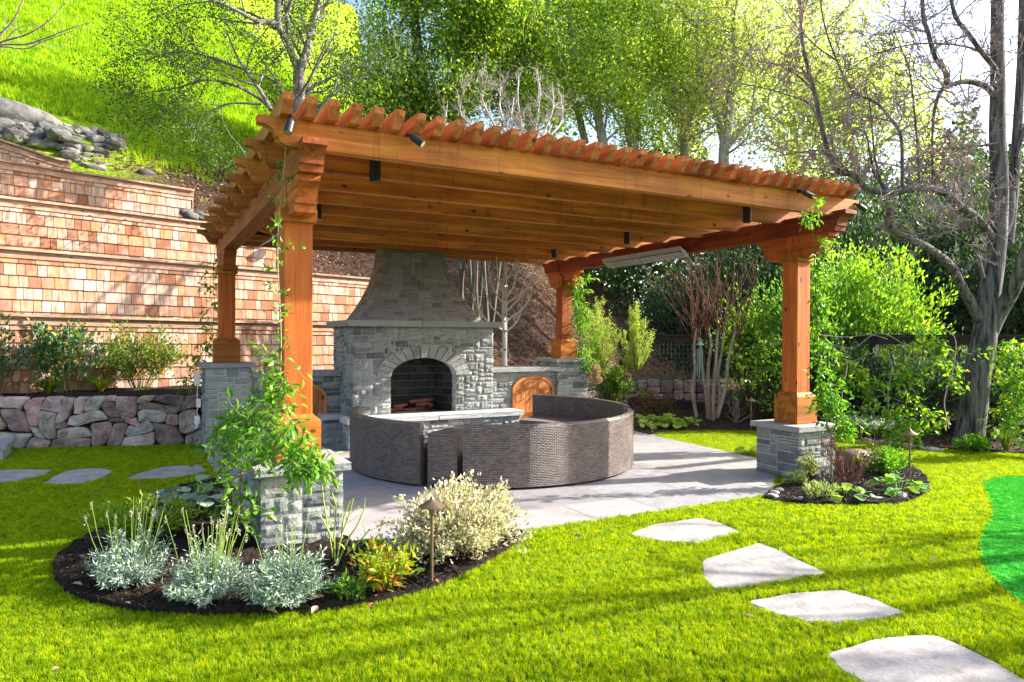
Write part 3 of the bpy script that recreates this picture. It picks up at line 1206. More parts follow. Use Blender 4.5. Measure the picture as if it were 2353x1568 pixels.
# side walls with caps
HW_FY = 10.95
for nm, x0, x1, sd, lb in (('stone_garden_wall', XA+PS/2-.05, BX0-.0, 71, 'low grey stone wall between the tall left pier and the fireplace'), ('stone_garden_wall', BX1, XC-PS/2+.05, 72, 'low grey stone wall with an arched wood door, right of the fireplace')):
    t = thing(nm, lb, 'stone wall', ((x0+x1)/2, 11.1, 0), 'low walls joined to the fireplace')
    hole = (1.70, 2.53, .0, .68, .26) if sd == 71 else (5.80, 6.66, 0, .68, .27)
    MB().box(x0, x1, HW_FY+.016, 11.5, 0, 1.02).build('mortar_core', MORTAR, t)

    def wm(x, z, x0=x0, hole=hole):
        X = x+x0
        c, hw = (hole[0]+hole[1])/2, (hole[1]-hole[0])/2
        if abs(X-c) > hw-.03: return True
        top = hole[3]+hole[4]*math.sqrt(max(0, 1-((X-c)/hw)**2))
        return z > top-.02
    veneer(t, 'front', (x0, HW_FY, 0), x1-x0, 1.02, seed=sd, mask=wm, rough=.012)
    slab_cap(x0+.003, x1-.003 if sd == 71 else x1+.06, 10.88 if sd == 71 else 10.87, 11.55, 1.02, 1.095, 'capstone', CAPSTONE, t, .004, sd)


def arch_door(cx_, lb):
    t = thing('arched_wood_door', lb, 'cabinet door', (cx_, HW_FY, 0), 'arched cedar doors beside the fireplace')
    sp, ht = .68, .27
    hw = .43

    def arc(a, b, n=14, z0=sp):
        return [(cx_-a*math.cos(math.pi*i/n), z0+b*math.sin(math.pi*i/n)) for i in range(n+1)]

    def ringp(ao, bo, ai, bi, y0, y1, nm, mat, zbot=.02, zo=sp, zi=sp, axis=1):
        # left stile, arch pieces, right stile
        MB().prism([(cx_-ao, zbot), (cx_-ai, zbot), (cx_-ai, zi), (cx_-ao, zo)], 1, y0, y1).build(nm+'_stile', mat, t)
        MB().prism([(cx_+ai, zbot), (cx_+ao, zbot), (cx_+ao, zo), (cx_+ai, zi)], 1, y0, y1).build(nm+'_stile', mat, t)
        n = 14
        O, I = arc(ao, bo, n, zo), arc(ai, bi, n, zi)
        for s0, s1 in ((0, 5), (5, 9), (9, 14)):
            MB().prism(I[s0:s1+1]+O[s0:s1+1][::-1], 1, y0, y1).build(nm+'_arch', mat, t)
    ringp(hw, ht, hw-.055, ht-.05, HW_FY-.03, HW_FY+.012, 'frame', CEDAR_DOOR)
    ringp(hw-.060, ht-.055, .235, .13, HW_FY-.022, HW_FY+.012, 'door', CEDAR_DOOR, .14, sp, .60)
    rail_ = MB().box(cx_-.235, cx_+.235, HW_FY-.021, HW_FY+.012, .14, .30, .003).build('bottom_rail', CEDAR[0], t)
    MB().box(cx_-.43, cx_+.43, HW_FY-.03, HW_FY+.012, .02, .135, .003).build('sill', CEDAR[0], t)
    MB().box(cx_-.24, cx_+.24, HW_FY+.0125, HW_FY+.02, .14, .78).build('backing', BLACKM, t)
    n = 6
    for i in range(n):
        a, b = cx_-.235+.47*i/n+.003, cx_-.235+.47*(i+1)/n-.003
        za = .60+.13*math.sqrt(max(0, 1-((a-cx_)/.24)**2))
        zb = .60+.13*math.sqrt(max(0, 1-((b-cx_)/.24)**2))
        MB().prism([(a, .302), (b, .302), (b, zb+.01), (a, za+.01)], 1, HW_FY-.008, HW_FY+.012).build('plank', CEDAR_DOOR, t)
    MB().tube([(cx_-.27, HW_FY-.022, .50), (cx_-.27, HW_FY-.05, .51), (cx_-.27, HW_FY-.05, .63), (cx_-.27, HW_FY-.022, .64)], .007, 6).build('handle', BLACKM, rail_)
    for z in (.25, .66):
        MB().box(cx_+.355, cx_+.385, HW_FY-.034, HW_FY-.028, z, z+.07).build('hinge', BLACKM, t)


arch_door(6.23, 'arched cedar cabinet door with black handle in the wall right of the fireplace')
arch_door(2.11, 'arched cedar cabinet door mostly hidden behind the near left post')

# ================================================================== SHINGLED RETAINING WALLS
TOPS = [1.96, 3.10, 4.12, 5.00, 5.72]
BASE = [.70, 1.84, 2.98, 4.02, 4.92]
UEND = [7.2, 8.0, 5.5, 4.05, 1.85]
LW = ['lowest shingled retaining wall behind the shrubs of the raised bed', 'second shingled retaining wall from the bottom, sunlit orange with weeds at its foot', 'third shingled retaining wall from the bottom, in the middle of the terraces', 'fourth shingled retaining wall, pale grey, ending at the dark slope', 'short topmost shingled wall with a dipping cap, under the rock pile']
_shm = {}


def shingle_mesh(w, h):
    k = (round(w, 2), round(h, 3))
    if k not in _shm:
        w_, h_ = k
        g_ = .0045
        mb = MB()
        # wedge: thick butt at the bottom
        vs = [(g_, -.032, .0), (w_-g_, -.032, .0), (w_-g_, -.008, h_), (g_, -.008, h_), (g_, .004, 0), (w_-g_, .004, 0), (w_-g_, .004, h_), (g_, .004, h_)]
        mb.add(vs, [(0, 1, 2, 3), (0, 4, 5, 1), (1, 5, 6, 2), (0, 3, 7, 4), (3, 2, 6, 7)])
        _shm[k] = mb.mesh('shingle', SHINGLE)
    return _shm[k]


rzw = math.atan2(WU[1], WU[0])
for i in range(5):
    v = 1.1*i
    u0, u1 = -1.2, UEND[i]
    zb, zt = BASE[i]-.12, TOPS[i]
    p0 = uv2w((u0+u1)/2, v)
    t = thing('shingled_retaining_wall', LW[i], 'retaining wall', (p0[0], p0[1], zb), 'shingled terrace walls up the hill')

    def wp(u, vv, z):
        q = uv2w(u, v+vv)
        return (q[0], q[1], z)

    def zshift(u):    # the top wall's cap dips to its end
        return -.30*max(0, min(1, (u-.0)/1.6))**1.3 if i == 4 else -.012*u
    mb = MB()
    n = 12
    for k in range(n+1):
        u = u0+(u1-u0)*k/n
        z = zt+zshift(u)-.02
        mb.v += [wp(u, 0, zb-.3), wp(u, 0, z), wp(u, .12, z), wp(u, .12, zb-.3)]
    for k in range(n):
        a = k*4
        mb.f += [(a, a+4, a+5, a+1), (a+1, a+5, a+6, a+2), (a+2, a+6, a+7, a+3)]
    mb.f += [(0, 1, 2, 3), (n*4+3, n*4+2, n*4+1, n*4)]
    mb.build('backing', DARKWOOD, t)
    # cap board and fascia boards, in lengths
    segs = [u0]
    while segs[-1] < u1-.2: segs.append(min(u1+.02, segs[-1]+random.uniform(2.2, 3.4)))
    for a, b in zip(segs[:-1], segs[1:]):
        nn = 4
        for (v0, v1, dz0, dz1, nm) in ((-.105, .16, -.028, .014, 'cap_board'), (-.045, -.004, -.155, -.030, 'fascia_board'), (-.058, -.004, -.058, -.0305, 'cap_trim')):
            mb = MB()
            for k in range(nn+1):
                u = a+.002+(b-a-.004)*k/nn
                z = zt+zshift(u)
                mb.v += [wp(u, v0, z+dz0), wp(u, v0, z+dz1), wp(u, v1, z+dz1), wp(u, v1, z+dz0)]
            for k in range(nn):
                q = k*4
                mb.f += [(q, q+4, q+5, q+1), (q+1, q+5, q+6, q+2), (q+2, q+6, q+7, q+3), (q+3, q+7, q+4, q)]
            mb.f += [(0, 1, 2, 3), (nn*4+3, nn*4+2, nn*4+1, nn*4)]
            mb.build(nm, TRIM, t)
    # shingles
    ex = .205
    rows = int(math.ceil((zt-zb)/ex))
    cnt = 0
    rest = MB()
    vis0 = -.5 if i else -.4
    for r in range(rows):
        ztop = zt-.12-r*ex+ex*.45
        u = vis0-random.uniform(0, .15)
        lim = min(u1, {0: 6.4, 1: 7.6}.get(i, 99))
        while u < lim-.04:
            w = random.choice((.10, .12, .14, .16, .18, .20, .24, .28))
            if u+w > lim: w = lim-u
            uc = u+w/2
            z = ztop-ex+zshift(uc)+random.uniform(-.004, .004)
            if z < BASE[i]-.14: z += 0
            q = wp(u, -.001, z)
            hh = ex*1.03 if r else ex*.75
            if w > .03 and z+ex > BASE[i]-.1:
                if cnt < 300:
                    place('shingle', shingle_mesh(w, hh), t, q, (0, 0, rzw+random.uniform(-.004, .004)))
                else:
                    me = shingle_mesh(w, hh)
                    R2 = np.array([[math.cos(rzw), -math.sin(rzw)], [math.sin(rzw), math.cos(rzw)]])
                    k0 = len(rest.v)
                    for vv in me.vertices:
                        xy = R2 @ np.array((vv.co.x, vv.co.y))
                        rest.v.append((q[0]+xy[0], q[1]+xy[1], q[2]+vv.co.z))
                    for pp in me.polygons: rest.f.append(tuple(k0+a_ for a_ in pp.vertices))
                cnt += 1
            u += w
    if rest.v: tag(rest.build('shingles', SHINGLE, t), kind='stuff')
    # corner board at the end
    mb = MB()
    zz = zt+zshift(u1)
    mb.add([wp(u1, -.012, zb-.2), wp(u1+.02, -.012, zb-.2), wp(u1+.02, .13, zb-.2), wp(u1, .13, zb-.2), wp(u1, -.012, zz-.03), wp(u1+.02, -.012, zz-.03), wp(u1+.02, .13, zz-.03), wp(u1, .13, zz-.03)],
           [(0, 1, 5, 4), (1, 2, 6, 5), (2, 3, 7, 6), (4, 5, 6, 7)])
    mb.build('end_board', TRIM, t)
    # soil behind each wall
    mb = MB()
    zs = zt-.14
    vend = 1.1 if i < 4 else 2.2
    z2 = zs+.05 if i < 4 else zs+.35
    mb.add([wp(u0, .1, zs), wp(u1-.02, .1, zs-.1), wp(u1-.02, vend, z2-.1), wp(u0, vend, z2), wp(u0, .1, zs-1.2), wp(u1-.02, .1, zs-1.2), wp(u1-.02, vend, zs-1.2), wp(u0, vend, zs-1.2)],
           [(0, 1, 2, 3), (0, 4, 5, 1), (1, 5, 6, 2), (2, 6, 7, 3), (3, 7, 4, 0)])
    tag(mb.build('terrace_soil', SOIL if i < 4 else hm.m), kind='structure')

# ------------------------------------------------------------------ fieldstone wall on the left and its raised bed
SA, SB = np.array((-2.75, 12.66)), np.array((.80, 11.575))
sd = (SB-SA)/np.linalg.norm(SB-SA)
SL = float(np.linalg.norm(SB-SA))
sn = np.array((sd[1], -sd[0]))      # towards the lawn
ang = math.atan2(sd[1], sd[0])
bedpoly = [tuple(SA-sn*.15), tuple(SB-sn*.15), (.86, 11.75), (2.9, 11.45), (2.9, 14.7), tuple(uv2w(4, .3)), tuple(uv2w(-3, .3)), (-3.6, 13.0)]
poly_sheet('raised_bed', bedpoly, .70, MULCH, bumpy=.05, thick=.5)


def rock_face(w, h, seed, dome=.045, jit=.18, mat=None, depth_=.22, n=12):
    """rounded irregular fieldstone, x in 0..w, z in 0..h, face to -y"""
    r_ = random.Random(seed)
    vs, fs = [], []
    ph = [r_.uniform(-1, 1) for _ in range(8)]
    outline = []
    for k in range(n):
        t = 2*math.pi*(k+.5)/n
        c, s_ = math.cos(t), math.sin(t)
        e = .30+r_.uniform(0, .22)
        x = math.copysign(abs(c)**e, c)
        z = math.copysign(abs(s_)**e, s_)
        f = 1-abs(r_.gauss(0, jit*.5))*.8
        outline.append((x*f, z*f))
    for sc, dy in ((1.0, .03), (.955, -.012), (.84, -dome*.62), (.40, -dome*.75)):
        for (x, z) in outline:
            vs.append((w/2+x*sc*w/2, dy+r_.uniform(-.016, .012)*(sc < .9), h/2+z*sc*h/2))
    m = n
    fs += [(k*m+i, k*m+(i+1) % m, (k+1)*m+(i+1) % m, (k+1)*m+i) for k in range(3) for i in range(m)]
    fs.append(tuple(3*m+i for i in range(m)))
    b = len(vs)
    for (x, z) in outline: vs.append((w/2+x*.9*w/2, depth_, h/2+z*.9*h/2))
    fs += [((i+1) % m, i, b+i, b+(i+1) % m) for i in range(m)]
    return MB().add(vs, fs).mesh('fieldstone', mat or BOULDER)


fw = thing('fieldstone_wall', 'low retaining wall of purple and tan fieldstones at the edge of the left lawn', 'stone wall', ((SA[0]+SB[0])/2, (SA[1]+SB[1])/2, 0))
mb = MB()
q = [SA-sn*.10, SB-sn*.10, SB-sn*.3, SA-sn*.3]
mb.add([(p[0], p[1], -.05) for p in q]+[(p[0], p[1], .70) for p in q], [(0, 1, 5, 4), (1, 2, 6, 5), (2, 3, 7, 6), (3, 0, 4, 7), (4, 5, 6, 7)])
mb.build('dark_backing', MULCH, fw)
for k, (x, z, w, h) in enumerate(ashlar(SL, .76, .058, ws=(3, 4, 5, 7, 8, 10), hs=(1, 2, 3, 3, 4, 6, 7), seed=14)):
    me = rock_face(w+.010, h+.010, 100+k, dome=.022+.02*min(1, h/.3), jit=.10)
    for v_ in me.vertices:      # shared warp so that neighbouring joints lean and bend together
        gx, gz = x+v_.co.x, z+v_.co.z
        e_ = min(1, gz/.12)*min(1, max(0, .78-gz)/.12)
        v_.co.x += .055*math.sin(gz*9.1+1.3*math.sin(gx*4.3))+.022*math.sin(gz*23+gx*7)
        v_.co.z += e_*(.045*math.sin(gx*6.7+2*math.sin(gx*2.1))+.018*math.sin(gx*19+gz*6))
    p = SA+sd*(x-.006)-sn*.03
    place('fieldstone', me, fw, (p[0], p[1], z-.03), (random.uniform(-.03, .03), 0, ang+random.uniform(-.03, .03)))

# pale step at the far left edge
st = thing('stone_step', 'grey stone step with overhanging cap at the left edge of the lawn', 'step', (-2.1, 11.55, 0))
pL = at(-30, 1042)
MB().box(-2.6, -1.62, 11.3, 12.0, -.02, .12).build('riser', ASHLAR, st)
slab_cap(-2.65, -1.58, 11.25, 12.05, .12, .18, 'tread', CAPSTONE, st, .004, 2)

# right low block wall behind the bush
rA, rB = np.array((9.55, 13.7)), np.array((12.3, 12.55))
rd = (rB-rA)/np.linalg.norm(rB-rA)
rn = np.array((rd[1], -rd[0]))
rw = thing('block_retaining_wall', 'low wall of purple grey stone blocks behind the crape myrtle', 'stone wall', ((rA[0]+rB[0])/2, (rA[1]+rB[1])/2, 0))
q = [rA-rn*.1, rB-rn*.1, rB-rn*.35, rA-rn*.35]
mb = MB()
mb.add([(p[0], p[1], -.05) for p in q]+[(p[0], p[1], .62) for p in q], [(0, 1, 5, 4), (1, 2, 6, 5), (2, 3, 7, 6), (3, 0, 4, 7), (4, 5, 6, 7)])
mb.build('dark_backing', MULCH, rw)
for k, (x, z, w, h) in enumerate(ashlar(float(np.linalg.norm(rB-rA)), .66, .08, ws=(3, 4, 5), hs=(2, 2, 3), seed=19)):
    p = rA+rd*x
    place('block', rock_face(w, h, 300+k, .03, .1), rw, (p[0], p[1], z-.03), (0, 0, math.atan2(rd[1], rd[0])))
# pale stones at the foot of the slope right of the pier
rA, rB = np.array((7.55, 12.3)), np.array((9.3, 13.3))
rd = (rB-rA)/np.linalg.norm(rB-rA)
rw = thing('rubble_wall', 'short pale dry-laid stone wall just right of the tall right pier', 'stone wall', ((rA[0]+rB[0])/2, (rA[1]+rB[1])/2, 0))
for k, (x, z, w, h) in enumerate(ashlar(float(np.linalg.norm(rB-rA)), .66, .09, ws=(2, 3, 4), hs=(1, 2, 2), seed=29)):
    p = rA+rd*x
    place('rock', rock_face(w, h, 400+k, .05, .2, stone_mat('pale_rock', [(0, (.30, .26, .25)), (1, (.46, .40, .38))], .3, .8, 6) if k == 0 else bpy.data.materials['pale_rock']), rw, (p[0], p[1], z-.03), (0, 0, math.atan2(rd[1], rd[0])))


# ------------------------------------------------------------------ boulder and rock steps on the hill
def rock(name, p, r, mat, parent=None, seed=0, lab=None, cat=None, group=None, sub=3):
    import bmesh
    bm = bmesh.new()
    bmesh.ops.create_icosphere(bm, subdivisions=sub, radius=1)
    rs_ = np.random.default_rng(seed)
    k = rs_.normal(size=(5, 3))*1.6
    ph = rs_.uniform(0, 6, 5)
    for v in bm.verts:
        c = np.array(v.co)
        c = np.sign(c)*np.abs(c)**(.72 if sub > 2 else .6)
        d = 1+(.07 if sub > 2 else .12)*sum(math.sin(float(k[i] @ c)+ph[i]) for i in range(5))
        v.co = Vector((float(c[0]*r[0]*d), float(c[1]*r[1]*d), float(c[2]*r[2]*d)))
    me = bpy.data.meshes.new(name)
    bm.to_mesh(me)
    bm.free()
    me.materials.append(mat)
    if sub > 2: me.polygons.foreach_set('use_smooth', [True]*len(me.polygons))
    o = place(name, me, parent, p, (rs_.uniform(-.15, .15), rs_.uniform(-.15, .15), rs_.uniform(0, .6) if parent else rzw))
    return tag(o, lab, cat, group)


def on_wall_plane(px, py, v):
    """point where the pixel ray meets the vertical plane v metres behind the lowest shingled wall"""
    r = ray(px, py)
    M = np.array([[r[0], -WU[0]], [r[1], -WU[1]]])
    b = W0+WV*v
    t, s = np.linalg.solve(M, b)
    return EYE+r*t


bp = on_wall_plane(45, 268, 6.2)
rock('boulder', bp+np.array((-.45, 0, -.02)), (1.15, .7, .34), GREYROCK, seed=4, lab='long smooth grey boulder on the grass above the rock pile', cat='boulder')
rp = thing('rock_pile_steps', 'jumbled dry stone wall and rough rock steps climbing the hill above the top shingled wall', 'rock steps', on_wall_plane(200, 380, 4.9))
rs = random.Random(77)
k = 0


def rline(pts_px, v, r0, r1, n, vj=.25, elong=1.6):
    global k
    for i in range(n):
        t = i/(n-1)*(len(pts_px)-1)
        a = int(min(t, len(pts_px)-2))
        f_ = t-a
        px = pts_px[a][0]*(1-f_)+pts_px[a+1][0]*f_+rs.uniform(-7, 7)
        py = pts_px[a][1]*(1-f_)+pts_px[a+1][1]*f_+rs.uniform(-5, 5)
        p = on_wall_plane(px, py, v+rs.uniform(-vj, vj)*.4)
        s = rs.uniform(r0, r1)*.82
        rock('rock', p, (s*rs.uniform(1, elong), s, s*rs.uniform(.5, .75)), GREYROCK, rp, seed=k, sub=2)
        k += 1


rline([(0, 285), (140, 303)], 5.6, .12, .2, 14)
rline([(0, 297), (150, 322)], 5.5, .14, .24, 15)
rline([(0, 312), (150, 338)], 5.35, .12, .22, 15)
rline([(135, 305), (165, 330), (160, 350)], 5.1, .14, .24, 7)
rline([(150, 300), (205, 303), (260, 320)], 6.3, .12, .2, 13)
rline([(160, 316), (210, 318), (262, 338)], 6.1, .12, .22, 13)
rline([(172, 330), (215, 336), (255, 350)], 5.9, .12, .2, 8)
rline([(258, 325), (272, 350), (280, 385), (268, 398)], 5.7, .13, .2, 17)
rline([(190, 345), (235, 352)], 5.5, .10, .17, 6, elong=3)
rline([(180, 358), (240, 366)], 5.3, .10, .17, 6, elong=3)
rline([(160, 355), (165, 372), (190, 380)], 4.9, .12, .2, 9)
rline([(195, 376), (250, 384)], 5.0, .10, .16, 7, elong=3)
rline([(165, 388), (260, 392)], 4.7, .08, .14, 9, elong=2.4)
for j, (px, py, v, s) in enumerate(((332, 402, 4.6, .16), (428, 490, 3.0, .11), (440, 497, 2.9, .13), (455, 492, 3.0, .1), (466, 499, 2.9, .12), (600, 556, 2.2, .15), (648, 560, 1.9, .1))):
    rock('rock', on_wall_plane(px, py, v), (s*1.3, s, s*.7), GREYROCK, seed=50+j, lab=['round grey rock beside the cap of the fourth shingled wall', 'pale rock lying where the third wall ends, leftmost of the cluster', 'larger pale rock in the cluster at the end of the third wall', 'small pale rock at the back of the cluster past the third wall', 'rock nearest the rafter tails in the cluster past the third wall', 'rock on the slope seen just left of the near post', 'small rock on the slope touching the near post'][j], cat='rock', group='loose rocks on the slope')

# ================================================================== SOFA
CS = np.array((4.13, 8.36))


def wicker_mat():
    m = Mat('brown_resin_wicker', .42, .5)
    tc = m.n('UVMap')
    mp = m.n('Mapping')
    m.t.links.new(tc.outputs[0], mp.inputs[0])
    bt = m.n('TexBrick')
    bt.offset = .5
    bt.inputs['Scale'].default_value = 1.0
    bt.inputs['Brick Width'].default_value = .052
    bt.inputs['Row Height'].default_value = .0185
    bt.inputs['Mortar Size'].default_value = .0036
    bt.inputs['Mortar Smooth'].default_value = .9
    bt.inputs['Bias'].default_value = 0
    bt.inputs['Color1'].default_value = (.15, .115, .103, 1)
    bt.inputs['Color2'].default_value = (.26, .205, .185, 1)
    bt.inputs['Mortar'].default_value = (.02, .014, .013, 1)
    m.t.links.new(mp.outputs[0], bt.inputs['Vector'])
    n = m.noise(m.coord(), 5, 3)
    c = m.mix(1, bt.outputs['Color'], m.ramp(n, [(.3, .8), (.7, 1.2)]), 'MULTIPLY')
    m.col(c)
    inv = m.math('SUBTRACT', 1.0, bt.outputs['Fac'])
    m.bump(inv, 1.0, .012)
    return m.m


WICK = wicker_mat()
CUSH = plain('grey_fabric_cushion', (.16, .135, .14), .9, .2, 0, .1, 60)


def arc_panel(a0, a1, r0, r1, z0, z1, name, parent, mat=WICK, cen=CS, n=None, topround=.0, flare=0.0):
    """curved upholstered block: angles in degrees, with UVs in metres for the weave"""
    n = n or max(3, int(abs(a1-a0)/1.3))
    mb = MB()
    mb.uv = []
    zr = .025 if topround else 0

    def strip(fn, n_, closed=False):
        """fn(i)->two points+uvs"""
        base = len(mb.v)
        for i in range(n_+1):
            for (p, uv_) in fn(i):
                mb.v.append(tuple(p))
                mb.uv.append(uv_)
        return base
    prof = [(r1, z0), (r1+flare, z1-zr), (r1-zr*.5+flare, z1), (r0+zr*.5, z1), (r0, z1-zr), (r0, z0)] if zr else [(r1, z0), (r1+flare, z1), (r0, z1), (r0, z0)]
    m = len(prof)
    # cumulative profile length for v
    cl = [0]
    for k_ in range(m-1): cl.append(cl[-1]+math.hypot(prof[k_+1][0]-prof[k_][0], prof[k_+1][1]-prof[k_][1]))
    for k_ in range(m-1):
        base = len(mb.v)
        for i in range(n+1):
            a = math.radians(a0+(a1-a0)*i/n)
            for kk in (k_, k_+1):
                r, z = prof[kk]
                mb.v.append((cen[0]+r*math.cos(a), cen[1]+r*math.sin(a), z))
                mb.uv.append((math.radians(a0+(a1-a0)*i/n)*(r1), cl[kk]))
        for i in range(n):
            b = base+i*2
            mb.f.append((b, b+2, b+3, b+1))
    for a_, fl in ((a0, True), (a1, False)):
        a = math.radians(a_)
        base = len(mb.v)
        for r, z in prof:
            mb.v.append((cen[0]+r*math.cos(a), cen[1]+r*math.sin(a), z))
            mb.uv.append((r, z))
        mb.f.append(tuple(base+i for i in range(m))[::-1 if not fl else 1])
    return mb.build(name, mat, parent, smooth=False)


def sofa_section(a0, a1, lb, dz=0.0, cen=CS, R=1.85, H_=.70):
    am = math.radians((a0+a1)/2)
    t = thing('curved_wicker_sofa', lb, 'sofa section', (cen[0]+1.5*math.cos(am), cen[1]+1.5*math.sin(am), 0), 'curved wicker sofa sections round the fire')
    arc_panel(a0, a1, R-.085, R, .025, H_, 'backrest', t, topround=1, cen=cen)
    arc_panel(a0+.4, a1-.4, R-.78, R-.088, .025, .33, 'seat_base', t, cen=cen)
    arc_panel(a0+.8, a1-.8, R-.79, R-.092, .332, .40, 'seat_cushion', t, mat=CUSH, cen=cen)
    for a in (a0+3, (a0+a1)/2, a1-3):
        for r in (R-.06, R-.70):
            p = (cen[0]+r*math.cos(math.radians(a)), cen[1]+r*math.sin(math.radians(a)), 0)
            MB().lathe([(.022, 0), (.022, .03)], p, 8).build('foot', BLACKM, t)
    return t


sofa_section(148, 218.5, 'curved wicker sofa section at the left, back towards the shaded lawn')
sofa_section(234.1, 331, 'longest curved wicker sofa section, nearest the camera and half in sun', R=1.86)
sofa_section(-27, 43, 'curved wicker sofa section at the right rear, its inner side showing', cen=CS+np.array((.07, .10)), H_=.72)
t = thing('wicker_side_table', 'wedge shaped dark wicker table standing between two sofa sections', 'side table', (CS[0]+1.5*math.cos(math.radians(226.5)), CS[1]+1.5*math.sin(math.radians(226.5)), 0))
arc_panel(221.4, 231.9, 1.02, 1.84, .03, .575, 'body', t)
arc_panel(221.2, 232.1, 1.0, 1.85, .576, .590, 'top', t)
for a in (222, 231):
    for r in (1.1, 1.78):
        MB().lathe([(.02, 0), (.02, .03)], (CS[0]+r*math.cos(math.radians(a)), CS[1]+r*math.sin(math.radians(a)), 0), 8).build('foot', BLACKM, t)

# ================================================================== LAMPS, HEATERS
k = 0
for (X, Y, lb) in ((1.78, 5.9, 'black tube downlight hanging behind the front rafter, left end'), (6.20, 5.9, 'black tube downlight hanging behind the front rafter, right end'), (1.77, 8.1, 'black tube downlight just right of the near post'), (6.15, 8.1, 'black tube downlight above the hanging heater, middle of the right side'), (1.77, 10.1, 'black tube downlight at the rear left of the pergola'), (6.15, 10.1, 'black tube downlight at the rear right near the far post')):
    t = thing('downlight', lb, 'downlight', (X, Y, 3.22), 'black tube downlights under the rafters')
    mb = MB().lathe([(.030, .0), (.046, .004), (.048, .012), (.048, .235), (.044, .24)], (X, Y, 2.975), 18)
    mb.build('tube', BLACKM, t)
    MB().lathe([(.02, 0), (.02, .035)], (X, Y, 3.215), 8).build('stem', BLACKM, t)
for (p, d, lb) in (((.96, 5.30, 3.235), (-.25, -.35, -.9), 'black spotlight on the front rafter above the near post, aimed down'), ((1.85, 5.30, 3.235), (.55, -.4, -.5), 'black spotlight on the front rafter between the fifth and sixth purlins'), ((6.32, 5.30, 3.235), (.9, -.3, -.38), 'black spotlight on the front rafter near its right end'), ((7.32, 5.36, 3.20), (.92, -.05, -.36), 'black spotlight at the right tip of the front rafter')):
    d = unit(np.array(d, float))
    p = np.array(p)+np.array((0, -.02, 0))
    t = thing('spotlight', lb, 'spotlight', p, 'black spotlights on the front rafter')
    e = p+np.array((0, -.035, 0))+d*.03
    MB().tube([p+np.array((0, .018, 0)), p+np.array((0, -.02, 0)), e], [.016, .016, .014], 8).build('bracket', BLACKM, t)
    ho = MB().tube([e, e+d*.02, e+d*.115], [.025, .031, .031], 14).build('housing', BLACKM, t, loc=e)
    MB().tube([e+d*.1151, e+d*.1155], [.027, .027], 14).build('lens', plain('lens_glass', (.3, .33, .2), .1, .8), ho)


def heater(X, sgn, y0, y1, lb, z=2.86):
    t = thing('electric_heater', lb, 'patio heater', (X, (y0+y1)/2, z), 'slim heaters under the side beams')
    # trough opening tilted outward/down
    ca, sa = math.cos(.55), math.sin(.55)*sgn
    prof = [(-.085, -.04), (-.055, .05), (.055, .05), (.085, -.04), (.078, -.04), (.048, .042), (-.048, .042), (-.078, -.04)]
    P = [(X+x*ca-z_*sa*-1, z+(-x*sa)*-1+z_*ca) for x, z_ in prof]
    ARE = MB()
    n = len(P)
    ARE.add([(p[0], y0, p[1]) for p in P]+[(p[0], y1, p[1]) for p in P], [(i, (i+1) % n, n+(i+1) % n, n+i) for i in range(n)])
    ARE.build('housing', plain('heater_grey_metal', (.30, .29, .28), .4, .5, .6), t)
    for y in (y0, y1):
        o = P[:4]
        MB().add([(p[0], y-.006, p[1]) for p in o]+[(p[0], y+.006, p[1]) for p in o], [(0, 1, 2, 3), (7, 6, 5, 4), (0, 4, 5, 1), (1, 5, 6, 2), (2, 6, 7, 3), (3, 7, 4, 0)]).build('end_cap', WHITEP, t)
    c = ((P[0][0]+P[3][0])/2, (P[0][1]+P[3][1])/2)
    mid = ((P[1][0]+P[2][0])/2, (P[1][1]+P[2][1])/2)
    for f_ in (.33, .66):
        q = (c[0]*.6+mid[0]*.4+(f_-.5)*.05, c[1]*.6+mid[1]*.4)
        MB().tube([(q[0], y0+.02, q[1]), (q[0], y1-.02, q[1])], .009, 8).build('quartz_tube', STEEL, t)
    # guard wires
    for i in range(1, 14):
        y = y0+(y1-y0)*i/14
        MB().tube([(P[0][0], y, P[0][1]), (P[3][0], y, P[3][1])], .0025, 4).build('guard_wire', STEEL, t)
    for f_ in (.25, .75):
        MB().tube([(P[0][0]*(1-f_)+P[3][0]*f_, y0, P[0][1]*(1-f_)+P[3][1]*f_), (P[0][0]*(1-f_)+P[3][0]*f_, y1, P[0][1]*(1-f_)+P[3][1]*f_)], .0025, 4).build('guard_wire', STEEL, t)
    for y in (y0+.25, y1-.25):
        bx = XC-.089 if X > 4 else XA+.089
        MB().add([(mid[0], y-.03, mid[1]), (mid[0], y+.03, mid[1]), (bx, y+.03, 2.98), (bx, y-.03, 2.98), (bx, y+.03, 2.90), (bx, y-.03, 2.90)], [(0, 1, 2, 3), (0, 1, 4, 5), (0, 3, 5), (1, 2, 4)]).build('bracket', BLACKM, t)
    return t


heater(6.78, -1, 7.62, 9.50, 'long silver electric heater hanging under the dark red right beam')
heater(1.42, 1, 7.62, 9.50, 'electric heater half hidden behind the near left post')


def path_light(x, y, lb, h=.59):
    t = thing('path_light', lb, 'path light', (x, y, 0), 'bronze mushroom path lights')
    MB().tube([(x, y, -.03), (x, y, h-.11)], .011, 10).build('stem', BRONZE, t)
    MB().lathe([(.013, 0), (.020, .015), (.022, .06), (.016, .065)], (x, y, h-.125), 14).build('socket', BRONZE, t)
    MB().lathe([(.020, .0), (.086, -.002), (.086, .004), (.045, .028), (.018, .045), (.008, .062), (.004, .068)], (x, y, h-.062), 24).build('hat', BRONZE, t)


path_light(1.69, 4.31, 'bronze path light standing in front of the cream variegated shrub')
path_light(7.92, 5.03, 'bronze path light behind the leafy ground plants at the right bed')
path_light(9.51, 8.93, 'bronze path light in the rear bed seen left of the right pier')

